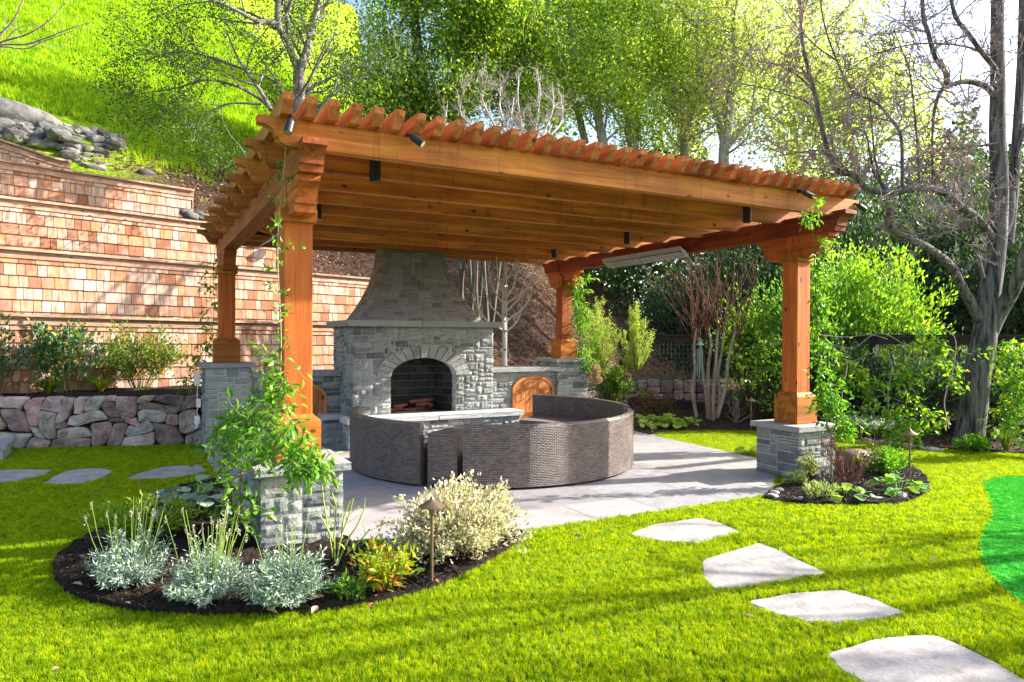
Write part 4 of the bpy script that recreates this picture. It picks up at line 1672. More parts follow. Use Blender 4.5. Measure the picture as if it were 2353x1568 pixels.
# conduit on the right rear post
MB().tube([(6.80, 11.05, 3.02), (6.78, 10.98, 2.90), (6.84, 11.02, 2.80), (6.93, 11.06, 2.78), (6.925, 11.06, 2.60)], .012, 8).build('conduit', BLACKM, pg)

# ================================================================== FENCE
WIREM = plain('weathered_wire', (.16, .15, .15), .6, .4, .3)
fpts = [np.array(p) for p in ((10.75, 14.6), (11.23, 10.75), (12.30, 7.75), (13.9, 4.4))]
fpts = [at(1690, 900)[:2]*0+np.array((10.2, 13.6)), np.array((11.23, 10.6)), np.array((12.05, 8.35)), np.array((12.9, 6.05)), np.array((13.75, 3.75))]
fe = thing('wire_mesh_fence', 'dark stained timber fence with welded wire mesh behind the shrubs', 'fence', (11.9, 9, 0))
FT = 1.70
for p in fpts:
    MB().box(p[0]-.05, p[0]+.05, p[1]-.05, p[1]+.05, -.05, FT-.03).build('post', DARKWOOD, fe)
for a, b in zip(fpts[:-1], fpts[1:]):
    d = unit(b-a)
    nn = np.array((-d[1], d[0]))

    def rail(z0, z1, w, nm):
        q = [a-nn*w, b-nn*w, b+nn*w, a+nn*w]
        MB().add([(p[0], p[1], z0) for p in q]+[(p[0], p[1], z1) for p in q], [(0, 1, 5, 4), (1, 2, 6, 5), (2, 3, 7, 6), (3, 0, 4, 7), (4, 5, 6, 7), (3, 2, 1, 0)]).build(nm, DARKWOOD, fe)
    rail(FT-.03, FT+.01, .08, 'cap_rail')
    rail(FT-.17, FT-.032, .025, 'top_rail')
    rail(.02, .22, .025, 'base_board')
    L_ = float(np.linalg.norm(b-a))
    mb = MB()
    n = int(L_/.10)
    for i in range(n+1):
        p = a+d*(L_*i/n)
        mb.tube([(p[0], p[1], .22), (p[0], p[1], FT-.17)], .003, 3, False)
    for z in np.arange(.27, FT-.2, .10):
        mb.tube([(a[0], a[1], z), (b[0], b[1], z)], .003, 3, False)
    tag(mb.build('wire_mesh', WIREM, fe), kind='stuff')

# neighbour's dark roof and gate beyond the fence
nb = thing('garden_shelter', 'dark open shelter with a steep tent roof beyond the wire fence', 'shelter', (14.5, 13.5, 0))
P0 = atD(2078, 672, 17)
e1, e2 = atD(1960, 762, 16.5), atD(2140, 762, 16.0)
e3 = e1+np.array((3.0, 3.0, 0))
e4 = e2+np.array((3, 3.5, 0))
RFM = ground_mat('shelter_roof', [(.3, (.11, .085, .08)), (.7, (.17, .13, .12))], 9)
MB().add([tuple(P0+np.array((0, 0, .1))), tuple(e1), tuple(e2), tuple(e4), tuple(e3), tuple(P0+np.array((0, 0, -.05)))], [(0, 1, 2), (0, 2, 3), (0, 3, 4), (0, 4, 1), (5, 2, 1), (5, 3, 2)]).build('roof', RFM, nb)
MB().tube([P0+np.array((0, 0, .12)), e2+np.array((0, 0, .02))], .10, 4).build('hip_rafter', DARKWOOD, nb)
for e in (e1, e2, e3, e4): MB().box(e[0]-.07, e[0]+.07, e[1]-.07, e[1]+.07, -.05, e[2]+.02).build('post', DARKWOOD, nb)
MB().add([(e1[0], e1[1]+.4, 0), (e2[0], e2[1]+.4, 0), (e2[0], e2[1]+.4, 1.35), (e1[0], e1[1]+.4, 1.35), (e1[0], e1[1]+.44, 0), (e2[0], e2[1]+.44, 0), (e2[0], e2[1]+.44, 1.35), (e1[0], e1[1]+.44, 1.35)], [(0, 1, 2, 3), (4, 7, 6, 5), (3, 2, 6, 7)]).build('panel', DARKWOOD, nb)
gt = thing('iron_gate', 'arched black iron gate with spiked pickets beyond the wire fence', 'gate', atD(2040, 772, 13.9))
ga, gb = atD(1960, 772, 14.0), atD(2122, 772, 13.4)
gd = gb-ga
pr = []
for i in range(15):
    t_ = i/14
    p = ga+gd*t_
    zt_ = 1.62+.16*math.sin(math.pi*t_)
    MB().tube([(p[0], p[1], .05), (p[0], p[1], zt_+.12), (p[0], p[1], zt_+.17)], [.009, .009, .001], 5).build('picket', BLACKM, gt)
    pr.append((p[0], p[1], zt_))
MB().tube(pr, .014, 5).build('arched_rail', BLACKM, gt)
MB().tube([(ga[0], ga[1], .3), (gb[0], gb[1], .3)], .012, 5).build('lower_rail', BLACKM, gt)

# ================================================================== VEGETATION
G_OAK = leaf_mat('oak_leaf', [(0, (.03, .065, .012)), (.5, (.07, .13, .02)), (1, (.14, .20, .03))], .35)
G_DARK = leaf_mat('dark_evergreen_leaf', [(0, (.03, .08, .025)), (.5, (.10, .20, .03)), (.8, (.26, .40, .04)), (1, (.46, .54, .06))], .5)
G_BRIGHT = leaf_mat('sunny_bay_leaf', [(0, (.10, .20, .02)), (.3, (.26, .42, .05)), (.75, (.52, .64, .10)), (1, (.72, .66, .22))], .62)
G_OAKD = leaf_mat('crest_oak_leaf', [(0, (.05, .12, .02)), (.4, (.16, .30, .04)), (.8, (.40, .52, .07)), (1, (.60, .60, .14))], .6)
G_BAY = leaf_mat('bay_leaf', [(0, (.06, .16, .02)), (.45, (.17, .34, .03)), (.85, (.34, .48, .05)), (1, (.46, .54, .08))], .5)
G_SHADE = leaf_mat('shade_toned_leaf', [(0, (.02, .045, .03)), (.6, (.06, .11, .06)), (1, (.13, .19, .09))], .35)  # darker copy of the evergreen leaf, deep shade put into its colour
G_PALE = leaf_mat('pale_olive_leaf', [(0, (.14, .20, .07)), (.35, (.36, .44, .16)), (.75, (.58, .62, .30)), (1, (.72, .64, .42))], .6)
G_CONE = leaf_mat('lime_conifer_leaf', [(0, (.22, .30, .05)), (.6, (.42, .50, .12)), (1, (.62, .66, .28))], .45)
G_VINE = leaf_mat('vine_leaf', [(0, (.05, .16, .015)), (.5, (.13, .32, .03)), (1, (.30, .45, .05))], .4, .4, .4)
G_VINEO = leaf_mat('vine_leaf_piece', [(0, (.05, .17, .015)), (.5, (.13, .33, .03)), (1, (.32, .46, .05))], .4, .4, .4, obj=True)
G_SILV = leaf_mat('silver_lavender_leaf', [(0, (.24, .34, .25)), (.6, (.46, .56, .47)), (1, (.68, .76, .70))], .15, .7, .2, trcol=(1, 1.1, .9))
G_GOLD = leaf_mat('golden_leaf_piece', [(0, (.13, .26, .015)), (.4, (.30, .40, .02)), (.75, (.52, .50, .03)), (.9, (.50, .22, .02)), (1, (.42, .10, .02))], .4, .45, .4, obj=True)
G_GOLDM = leaf_mat('golden_leaf', [(0, (.13, .26, .015)), (.4, (.30, .40, .02)), (.75, (.52, .50, .03)), (1, (.50, .30, .03))], .4)
G_CREAM = leaf_mat('variegated_cream_leaf', [(0, (.22, .26, .06)), (.25, (.55, .52, .28)), (.7, (.74, .68, .50)), (1, (.80, .76, .64))], .3, .5, .3, trcol=(1, 1, .8))
G_BRUN = leaf_mat('silver_veined_leaf', [(0, (.08, .17, .10)), (.6, (.20, .32, .24)), (1, (.34, .44, .36))], .2, .5, .3, obj=True)
G_HEU = leaf_mat('scalloped_ground_leaf', [(0, (.08, .24, .06)), (.5, (.20, .40, .08)), (.85, (.36, .50, .08)), (1, (.60, .45, .04))], .35, .45, .35, obj=True)
G_CAM = leaf_mat('glossy_fence_leaf', [(0, (.06, .20, .02)), (.5, (.18, .36, .03)), (.9, (.38, .48, .04)), (1, (.45, .30, .03))], .4, .3, .5, obj=True)
G_CAMM = leaf_mat('glossy_fence_leaf_mass', [(0, (.05, .17, .02)), (.5, (.16, .34, .03)), (.9, (.36, .46, .04)), (1, (.40, .40, .05))], .4, .3, .5)
G_WHITE = leaf_mat('white_flower', [(0, (.55, .55, .40)), (1, (.85, .84, .78))], .3, .6, .2, trcol=(1, 1, .9))
G_BLADE = leaf_mat('turf_blade', [(0, (.12, .24, .001)), (.45, (.27, .42, .001)), (.8, (.42, .54, .002)), (1, (.54, .60, .01))], .5, .5, .3, obj=True, trcol=(1.25, 1.15, .25))
G_HILL = leaf_mat('hill_grass_blade', [(0, (.14, .30, .006)), (.5, (.32, .50, .012)), (1, (.52, .60, .03))], .5, .6, .2, obj=True, trcol=(1.2, 1.3, .3))
G_DRY = leaf_mat('fallen_leaf', [(0, (.09, .045, .03)), (.5, (.24, .12, .07)), (.85, (.38, .22, .14)), (1, (.45, .36, .28))], .1, .8, .2, trcol=(1, .8, .6))
G_STRAP = leaf_mat('strap_leaf', [(0, (.05, .15, .02)), (.6, (.18, .30, .03)), (1, (.48, .36, .05))], .35)
BERRY = plain('red_berry', (.40, .03, .03), .35, .5)
ROSY = leaf_mat('maroon_leaf', [(0, (.10, .02, .02)), (1, (.25, .06, .04))], .3)


def rvec(n): return unit(rng.normal(size=(n, 3)))


def grow_paths(starts, levels, seed=0, up=.25):
    """starts: list of (p,d,L,r). levels: list of dict(n, len, rad, seg, wander, ang). returns list per level of (path,radii)"""
    r_ = np.random.default_rng(seed)
    out = []
    cur = starts
    for lv in levels:
        paths = []
        nxt = []
        for (p, d, L, r) in cur:
            P = [np.array(p, float)]
            dd = unit(np.array(d, float))
            seg = lv.get('seg', 5)
            for i in range(seg):
                dd = unit(dd+r_.normal(size=3)*lv.get('wander', .22)+np.array((0, 0, lv.get('up', up)*.3)))
                P.append(P[-1]+dd*L/seg)
            R = [max(.002, r*(1-.75*i/seg)) for i in range(seg+1)]
            paths.append((P, R))
            m = lv.get('kids', 4)
            for k in range(m):
                t = r_.uniform(lv.get('t0', .25), 1.0)*seg
                a = min(int(t), seg-1)
                f_ = t-a
                q = P[a]*(1-f_)+P[a+1]*f_
                base = unit(P[a+1]-P[a])
                side = unit(np.cross(base, r_.normal(size=3)))
                an = lv.get('ang', .9)*r_.uniform(.6, 1.25)
                nd = base*math.cos(an)+side*math.sin(an)+np.array((0, 0, lv.get('kup', .1)))
                nxt.append((q, nd, L*lv.get('kl', .6)*r_.uniform(.6, 1.2), max(.003, R[a]*.55)))
        out.append(paths)
        cur = nxt
    return out


def tubes(name, paths, mat, parent, n=5, smooth=False, kind=None):
    mb = MB()
    for P, R in paths: mb.tube(P, R, n, False)
    o = mb.build(name, mat, parent, smooth=smooth)
    if kind or 'twigs' in name: o['kind'] = kind or 'stuff'
    return o


def bez(P, n=6):
    """smooth a rough polyline (Catmull-Rom)"""
    P = [np.array(p, float) for p in P]
    Q = [2*P[0]-P[1]]+P+[2*P[-1]-P[-2]]
    out = []
    for i in range(1, len(Q)-2):
        for k in range(n):
            t = k/n
            out.append(.5*((2*Q[i])+(-Q[i-1]+Q[i+1])*t+(2*Q[i-1]-5*Q[i]+4*Q[i+1]-Q[i+2])*t*t+(-Q[i-1]+3*Q[i]-3*Q[i+1]+Q[i+2])*t**3))
    out.append(P[-1])
    return out


def limb(pix, D, r0, r1, n=5, dvar=None):
    """limb through photo points at depth(s) D, tapering radius"""
    m = len(pix)
    Ds = D if hasattr(D, '__len__') else [D]*m
    P = bez([atD(x, y, d) for (x, y), d in zip(pix, Ds)], n)
    k = len(P)
    R = [r0+(r1-r0)*(i/(k-1)) for i in range(k)]
    return P, R


def spawn(paths, per_m, L, r, up=.2, seed=1, t0=.2, side=None, ang=(.5, 1.2)):
    r_ = np.random.default_rng(seed)
    out = []
    for P, R in paths:
        tot = sum(np.linalg.norm(P[i+1]-P[i]) for i in range(len(P)-1))
        k = max(1, int(tot*per_m+r_.uniform()))
        for _ in range(k):
            t = r_.uniform(t0, 1)*(len(P)-1)
            a = min(int(t), len(P)-2)
            q = P[a]+(P[a+1]-P[a])*(t-a)
            b = unit(P[a+1]-P[a])
            s_ = unit(np.cross(b, r_.normal(size=3)))
            an = r_.uniform(*ang)
            d = b*math.cos(an)+s_*math.sin(an)+np.array((0, 0, up))
            out.append((q, d, L*r_.uniform(.5, 1.3), min(r, R[a]*.6)))
    return out


def leaf_points(paths, N, sig, seed=0, t0=.1):
    r_ = np.random.default_rng(seed)
    L = np.array([max(1e-3, np.linalg.norm(P[-1]-P[0])) for P, R in paths])
    idx = r_.choice(len(paths), N, p=L/L.sum())
    C = np.zeros((N, 3))
    D = np.zeros((N, 3))
    T = r_.uniform(t0, 1.05, N)
    arr = [np.array(P) for P, R in paths]
    for i in range(N):
        P = arr[idx[i]]
        t = T[i]*(len(P)-1)
        a = min(int(t), len(P)-2)
        C[i] = P[a]+(P[a+1]-P[a])*(t-a)
        D[i] = P[a+1]-P[a]
    D = unit(D)*.6+rvec(N)
    return C+r_.normal(size=(N, 3))*sig, D


def leafy_tree(name, label, cat, base, trunks, bark, mat, N, L, Wd, seed, per_m=2.0, bl=2.2, group=None, sig=.16, sub=5, t0=.25, up=.25):
    t = thing(name, label, cat, base, group)
    tubes('trunk', trunks, bark, t, 9, True)
    st_ = spawn(trunks, per_m, bl, .05, up, seed, t0)
    lv = grow_paths(st_, [dict(seg=5, wander=.22, kids=sub, kl=.5, ang=.9), dict(seg=3, wander=.3, kids=3, kl=.5, ang=.8), dict(seg=2, wander=.3, kids=0)], seed)
    tubes('branches', lv[0]+lv[1], bark, t, 4)
    C, D = leaf_points(lv[0]+lv[1]+lv[2]*2, N, sig, seed, .25)
    o = leaves('crown', C, D, L*rng.uniform(.7, 1.3, N), Wd*rng.uniform(.7, 1.3, N), mat, t)
    return t


def hz(p): return float(hill_z(np.array([p[0]]), np.array([p[1]]))[0])


# --- oak on the slope behind the pergola (trunk with a fork)
D0 = 15.5
base = atD(690, 360, D0)
tr = [limb([(690, 380), (690, 300), (688, 230), (687, 165)], D0, .15, .125),
      limb([(687, 170), (677, 140), (652, 84), (638, 51), (641, -40), (650, -120)], [D0, D0, D0-.3, D0-.5, D0-.6, D0-.8], .10, .04),
      limb([(688, 170), (693, 150), (707, 110), (723, 44), (732, -10), (745, -120)], [D0, D0, D0+.2, D0+.4, D0+.5, D0+.8], .11, .06),
      limb([(659, 100), (662, 60), (656, 0), (660, -100)], D0-.2, .06, .03),
      limb([(638, 53), (610, 50), (586, 47), (531, 18), (476, -5), (400, -40)], [D0-.5, D0-.7, D0-.9, D0-1.2, D0-1.4, D0-1.6], .06, .02),
      limb([(640, 275), (622, 250), (586, 220), (542, 198), (476, 184), (403, 203), (348, 212)], [D0-.4]*3+[D0-.8]*4, .05, .012),
      limb([(622, 253), (600, 212), (564, 161), (542, 125), (520, 70)], D0-.6, .05, .015),
      limb([(692, 230), (720, 200), (751, 183), (842, 146)], D0+.2, .05, .012),
      limb([(692, 260), (740, 240), (790, 190), (850, 170)], D0+.8, .05, .012),
      limb([(600, 240), (520, 240), (450, 280), (430, 300)], D0-1.0, .025, .008),
      limb([(560, 160), (480, 130), (400, 120), (330, 140)], D0-1.0, .03, .008)]
leafy_tree('oak_tree', 'forked grey oak rising behind the front left corner of the pergola', 'oak tree', base, tr, BARK_G, G_OAK, 23000, .062, .03, 3, 2.6, 1.5, None, .15, 5, .12, .12)

# --- dense dark oak left of centre
D1 = 21
b = atD(1000, 480, D1)
tr = [limb([(1000, 500), (990, 380), (975, 260), (960, 120), (950, 0)], D1, .28, .12), limb([(990, 380), (1060, 260), (1110, 120), (1130, 20)], D1, .18, .07), limb([(985, 330), (920, 230), (890, 120), (880, 30)], D1-.5, .15, .05), limb([(1060, 260), (1150, 200), (1220, 110)], D1+1, .1, .04), limb([(985, 340), (930, 330), (890, 300)], D1, .08, .03)]
leafy_tree('dense_oak', 'dense dark green oak filling the view above the middle of the pergola', 'oak tree', b, tr, BARK_D, G_OAKD, 52000, .12, .07, 5, 2.8, 2.1, 'trees along the hill crest', .28, 6, .0)

# --- row of light leafed trees with visible grey trunks
LT = [
    ([[(1390, 420), (1385, 328), (1365, 239), (1327, 157), (1310, 60), (1300, -60)], [(1345, 330), (1324, 246), (1290, 181), (1272, 130), (1259, 62), (1250, -40)], [(1327, 157), (1370, 90), (1380, -20)]], 23, G_BRIGHT, 30000, 'sunny green tree with a leaning dark trunk, left of the pale twisted shrub tree'),
    ([[(1459, 420), (1457, 349), (1440, 239), (1430, 171), (1433, 85), (1413, 34), (1395, -60)], [(1462, 400), (1460, 349), (1469, 222), (1457, 178), (1443, 113), (1454, 34), (1457, -60)], [(1470, 230), (1500, 180), (1530, 110), (1540, 20)]], 24, G_BRIGHT, 27000, 'light green tree with two twin trunks rising above the centre right of the pergola'),
    ([[(1576, 430), (1573, 366), (1570, 290), (1549, 205), (1520, 120), (1500, 20)], [(1572, 320), (1600, 230), (1620, 130), (1625, 20)]], 25, G_PALE, 21000, 'pale olive tree with a slender trunk between the twin trunks and the spreading tree'),
    ([[(1662, 440), (1664, 340), (1674, 280), (1681, 198), (1691, 115), (1684, 49), (1690, -60)], [(1664, 345), (1717, 280), (1767, 224), (1800, 150)], [(1664, 330), (1640, 240), (1610, 180), (1600, 60)]], 23, G_PALE, 21000, 'spreading pale green tree with branches fanning up behind the bare red twigs'),
]
for i, (tl, D, m_, N, lb) in enumerate(LT):
    trs = [limb(p, D+.5*j, .19 if j == 0 else .13, .05) for j, p in enumerate(tl)]
    leafy_tree('background_tree', lb, 'tree', atD(tl[0][0][0], tl[0][0][1], D), trs, BARK_L, m_, int(N*.72), .115, .062, 20+i, 2.3, 2.0, 'light green trees behind the pergola', .30, 6, .12)
# further trees filling gaps behind
for i, (px, py, D, m_, N, w, lb) in enumerate(((1210, 420, 30, G_BRIGHT, 24000, 3.2, 'bright yellow green tree standing further back above the pale shrub tree'), (1820, 470, 27, G_PALE, 13000, 2.6, 'pale green tree seen through the red berried twigs'), (1960, 560, 24, G_BRIGHT, 12000, 2.4, 'low bright tree behind the crossing bare branch at the right'), (1560, 470, 33, G_BRIGHT, 22000, 4.0, 'hazy green tree farthest back, between the grey trunks'))):
    top = -40 if i in (0, 3) else (60 if i == 1 else 280)
    trs = [limb([(px, py), (px+6, py*.7), (px-8, py*.4+top*.3), (px, top)], D, .2, .05), limb([(px, py*.8), (px+60, py*.5+top*.2), (px+90, top+40)], D, .12, .04), limb([(px, py*.75), (px-60, py*.5+top*.2), (px-80, top+60)], D+1, .12, .04)]
    leafy_tree('background_tree', lb, 'tree', atD(px, py, D), trs, BARK_L, G_PALE, int(N*.62), .16, .09, 40+i, 2.2, w*.95, 'light green trees behind the pergola', .4, 6, .0)


def bush(name, label, cat, c, rx, ry, h, N, L, Wd, mat, seed, stems=14, stemmat=None, sig=.05, group=None, z0=0.0, drop=.0, sub=4, fold=.25, upb=.8, stem_r=.008, spread=.45):
    """shrub grown from fanned stems inside an ellipsoid of radii rx, ry and height h"""
    t = thing(name, label, cat, (c[0], c[1], c[2]), group)
    r_ = np.random.default_rng(seed)
    P0 = []
    for k in range(stems):
        a = r_.uniform(0, 6.283)
        q = math.sqrt(r_.uniform(0, 1))
        tip = np.array((c[0]+rx*q*math.cos(a), c[1]+ry*q*math.sin(a), c[2]+h*(1-spread*q*q)*r_.uniform(.75, 1.05)))
        b0 = np.array((c[0]+rx*.18*math.cos(a)*q, c[1]+ry*.18*math.sin(a)*q, c[2]-.02))
        mid = b0*.5+tip*.5+np.array((r_.normal()*rx*.08, r_.normal()*ry*.08, h*.10))
        P = bez([b0, mid, tip], 3)
        P0.append((P, [stem_r*(1-.7*i/(len(P)-1)) for i in range(len(P))]))
    st_ = spawn(P0, sub/max(.3, h)*1.0, max(.06, h*.28), stem_r*.5, .15, seed, .25, ang=(.4, 1.1))
    lv = grow_paths(st_, [dict(seg=3, wander=.25, kids=2, kl=.6, ang=.7), dict(seg=2, wander=.25, kids=0)], seed)
    tubes('stems', P0+lv[0], stemmat or STEM_B, t, 4)
    C, D = leaf_points(P0+lv[0]+lv[1], N, sig, seed, .25)
    C[:, 2] = np.maximum(C[:, 2], c[2]+.01)
    D = D*.7+np.array((0, 0, .35))*upb+unit(C-np.array(c))*.5
    leaves('foliage', C, D, L*rng.uniform(.65, 1.25, N), Wd*rng.uniform(.7, 1.2, N), mat, t, fold=fold)
    return t


# --- evergreen mass to the right, behind the fence
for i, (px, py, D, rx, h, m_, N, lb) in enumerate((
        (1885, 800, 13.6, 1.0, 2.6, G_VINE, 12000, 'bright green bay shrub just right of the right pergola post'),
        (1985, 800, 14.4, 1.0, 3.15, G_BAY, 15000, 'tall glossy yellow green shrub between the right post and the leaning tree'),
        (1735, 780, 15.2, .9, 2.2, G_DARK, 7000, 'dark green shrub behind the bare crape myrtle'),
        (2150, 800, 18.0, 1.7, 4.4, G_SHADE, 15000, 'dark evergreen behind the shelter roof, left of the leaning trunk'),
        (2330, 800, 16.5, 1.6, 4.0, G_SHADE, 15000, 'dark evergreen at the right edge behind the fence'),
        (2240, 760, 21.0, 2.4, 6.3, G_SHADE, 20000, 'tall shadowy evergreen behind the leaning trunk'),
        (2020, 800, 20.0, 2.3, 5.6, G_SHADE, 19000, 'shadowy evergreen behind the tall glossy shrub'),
        (1950, 830, 13.0, .8, 1.3, G_SHADE, 5000, 'added low dark shrub just behind the fence left of the shelter panel'),  # this and the next two shrubs added to darken the view behind the mesh
        (2090, 840, 12.6, .9, 1.25, G_SHADE, 5000, 'added low dark shrub just behind the fence, centre of the mesh bay'),
        (2300, 840, 12.2, .9, 1.3, G_SHADE, 5000, 'added low dark shrub just behind the fence right of the leaning trunk'),
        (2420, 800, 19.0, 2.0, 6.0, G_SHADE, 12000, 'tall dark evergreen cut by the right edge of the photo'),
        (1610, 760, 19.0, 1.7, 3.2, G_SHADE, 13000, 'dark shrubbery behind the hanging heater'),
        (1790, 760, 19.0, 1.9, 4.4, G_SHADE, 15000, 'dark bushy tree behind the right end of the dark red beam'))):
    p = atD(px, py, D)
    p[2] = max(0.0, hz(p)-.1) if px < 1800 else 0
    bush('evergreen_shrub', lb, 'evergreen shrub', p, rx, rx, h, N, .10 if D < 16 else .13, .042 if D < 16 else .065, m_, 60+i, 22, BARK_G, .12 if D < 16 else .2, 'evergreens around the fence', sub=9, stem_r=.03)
# bare thicket stems behind the chimney
t = thing('bare_thicket', 'cluster of bare grey green stems on the slope right of the chimney hood', 'bare shrub', atD(1080, 760, 14.8))
ps = []
for k, (x0, x1) in enumerate(((1058, 1066), (1066, 1050), (1075, 1090), (1085, 1078), (1092, 1110), (1100, 1095), (1110, 1125), (1120, 1112), (1130, 1150))):
    ps.append(limb([(x0, 745), ((x0+x1)/2+random.uniform(-4, 4), 670), (x1, 580), (x1+random.uniform(-10, 10), 480)], 14.8+random.uniform(-.3, .3), .05, .02))
tubes('stems', ps, bark_mat('mossy_bark', (.06, .055, .04), (.20, .18, .14), None), t, 7, True)
# pale twisted shrub tree above the pergola
Dp = 15.0
t = thing('pale_twisted_tree', 'leafless pale shrub tree with twisted crowded twigs above the pergola centre', 'bare tree', atD(1190, 560, Dp))
ps = []
for (x0, x1, y1) in ((1180, 1060, 205), (1190, 1110, 175), (1200, 1150, 195), (1210, 1190, 175), (1215, 1240, 160), (1220, 1270, 190), (1225, 1290, 220), (1205, 1175, 225), (1180, 1030, 240)):
    ps.append(limb([(1200, 560), ((x0+1200)/2, 430), (x0*.6+x1*.4, 330), (x1, y1+60), (x1+random.uniform(-10, 10), y1)], [Dp, Dp+random.uniform(-.3, .3), Dp+random.uniform(-.5, .5), Dp+random.uniform(-.6, .6), Dp+random.uniform(-.7, .7)], .045, .010))
st_ = spawn(ps, 5.0, .55, .014, .35, 5, .35)
lv = grow_paths(st_, [dict(seg=6, wander=.55, kids=4, kl=.5, ang=.8, up=.5), dict(seg=4, wander=.5, kids=0, up=.6)], 6)
tubes('branches', ps, BARK_P, t, 6, True)
tubes('twigs', lv[0]+[(P, [x*1.0 for x in R]) for P, R in lv[1]], BARK_P, t, 4)

# --- young white barked tree with a stake behind the right wall
Dy = 13.2
t = thing('young_white_tree', 'young leafless white stemmed tree tied to a stake, right of the fireplace', 'young tree', atD(1158, 840, Dy))
ps = [limb([(1158, 845), (1159, 780), (1157, 700), (1160, 640), (1163, 590), (1160, 520)], Dy, .045, .012)]
for (a, b_) in (((1157, 760), (1085, 675)), ((1158, 735), (1110, 640)), ((1160, 740), (1230, 640)), ((1160, 720), (1215, 610)), ((1158, 700), (1120, 600)), ((1161, 690), (1190, 600)), ((1161, 700), (1240, 590)), ((1158, 680), (1140, 580)), ((1160, 765), (1200, 700)), ((1160, 650), (1190, 560))):
    ps.append(limb([a, ((a[0]*.55+b_[0]*.45)+(b_[0]-a[0])*.25, a[1]*.6+b_[1]*.4), b_], [Dy, Dy+random.uniform(-.3, .3), Dy+random.uniform(-.5, .5)], .018, .007))
lv = grow_paths(spawn(ps[1:], 9, .22, .008, .4, 8, .3, ang=(.4, .9)), [dict(seg=4, wander=.3, kids=2, kl=.6, up=.5), dict(seg=2, wander=.3, kids=0)], 9)
WB = plain('whitewashed_bark', (.60, .57, .55), .8, .2, 0, .2)
tubes('branches', ps+lv[0], WB, t, 6, True)
tubes('twigs', lv[1], WB, t, 4)
p = atD(1163, 845, Dy-.06)
MB().tube([p, atD(1164, 600, Dy-.06)], .014, 6).build('stake', WHITEP, t)
for yy in (655, 690, 726, 762, 805):
    q = atD(1161, yy, Dy-.05)
    MB().lathe([(.03, 0), (.03, .025)], q, 8).build('tie', plain('green_tie', (.02, .22, .16), .5) if yy == 655 else bpy.data.materials['green_tie'], t)

# --- crape myrtle (multi stem, bare)
Dm = float(depth(at(1632, 967)))
t = thing('crape_myrtle', 'leafless crape myrtle with smooth tan stems and long reddish shoots in the rear bed', 'bare tree', at(1632, 967))
stems = [[(1628, 968), (1622, 900), (1613, 840), (1608, 790), (1592, 752)], [(1632, 968), (1628, 900), (1628, 840), (1634, 790), (1625, 748)], [(1640, 967), (1640, 900), (1644, 850), (1647, 800), (1650, 748)], [(1645, 965), (1655, 910), (1650, 860), (1660, 800), (1664, 748)],
         [(1600, 958), (1592, 900), (1597, 850), (1595, 800), (1600, 755)], [(1648, 960), (1668, 890), (1672, 840), (1682, 790), (1690, 760)]]
ps = [limb(s_, Dm+random.uniform(-.25, .25), .040, .022) for s_ in stems]
tubes('stems', ps, BARK_T, t, 9, True)
shoots = []
r_ = np.random.default_rng(4)
for P, R in ps:
    for k in range(8):
        d = np.array((r_.normal()*.42, r_.normal()*.42, 1.0))
        shoots.append((P[-1]-np.array((0, 0, r_.uniform(0, .25))), d, r_.uniform(.9, 1.9), .011))
for k in range(4): shoots.append((ps[4][0][-1], unit(RT)*-1.0+np.array((0, 0, .9+.2*k)), 1.2, .010))
lv = grow_paths(shoots, [dict(seg=6, wander=.10, kids=3, kl=.35, ang=.5, up=.3, t0=.4), dict(seg=3, wander=.2, kids=0)], 3)
tubes('shoots', lv[0], BARK_R, t, 5, True)
tubes('twigs', lv[1], BARK_R, t, 4)
wc = thing('wind_chime', 'teal metal wind chime hanging in the crape myrtle', 'wind chime', atD(1609, 790, Dm-.35))
q = atD(1609, 790, Dm-.35)
TEAL = plain('verdigris_metal', (.22, .42, .40), .5, .4, .2)
MB().tube([q+np.array((0, 0, .30)), q], .003, 4).build('cord', STEEL, wc)
MB().lathe([(.01, .05), (.07, -.02), (.075, -.03)], q, 14).build('cap', TEAL, wc)
for k in range(5):
    a = k*1.257
    c = q+np.array((.05*math.cos(a), .05*math.sin(a), -.10))
    MB().tube([c, c-np.array((0, 0, .42+.05*k))], .009, 6).build('chime_tube', TEAL, wc)

# --- lime cone shrubs
for i, (px, py, D, rx, h, lb) in enumerate(((1375, 850, 14.6, .50, 1.55, 'taller lime green feathery shrub right beside the tall right post'), (1460, 850, 14.9, .48, 1.25, 'shorter lime green feathery shrub, the right one of the pair'))):
    p = atD(px, py, D)
    t = thing('lime_shrub', lb, 'shrub', p, 'lime feathery shrubs')
    sp = []
    r_ = np.random.default_rng(80+i)
    for k in range(26):
        a, q = r_.uniform(0, 6.28), r_.uniform(0, 1)
        hh = h*(1.05-.55*q)*r_.uniform(.8, 1.05)
        sp.append(([p+np.array((rx*.2*q*math.cos(a), rx*.2*q*math.sin(a), 0)), p+np.array((rx*.7*q*math.cos(a), rx*.7*q*math.sin(a), hh*.45)), p+np.array((rx*q*math.cos(a), rx*q*math.sin(a), hh))], [.012, .008, .003]))
    tubes('stems', sp, STEM_G, t, 4)
    lv = grow_paths(spawn(sp, 26, .14, .004, .5, 81+i, .1, ang=(.5, 1)), [dict(seg=2, wander=.15, kids=0)], 82)
    C, D_ = leaf_points(lv[0]+sp, 11000, .018, 83+i, 0)
    leaves('foliage', C, D_+np.array((0, 0, .6)), .030*rng.uniform(.6, 1.3, 11000), .013, G_CONE, t)

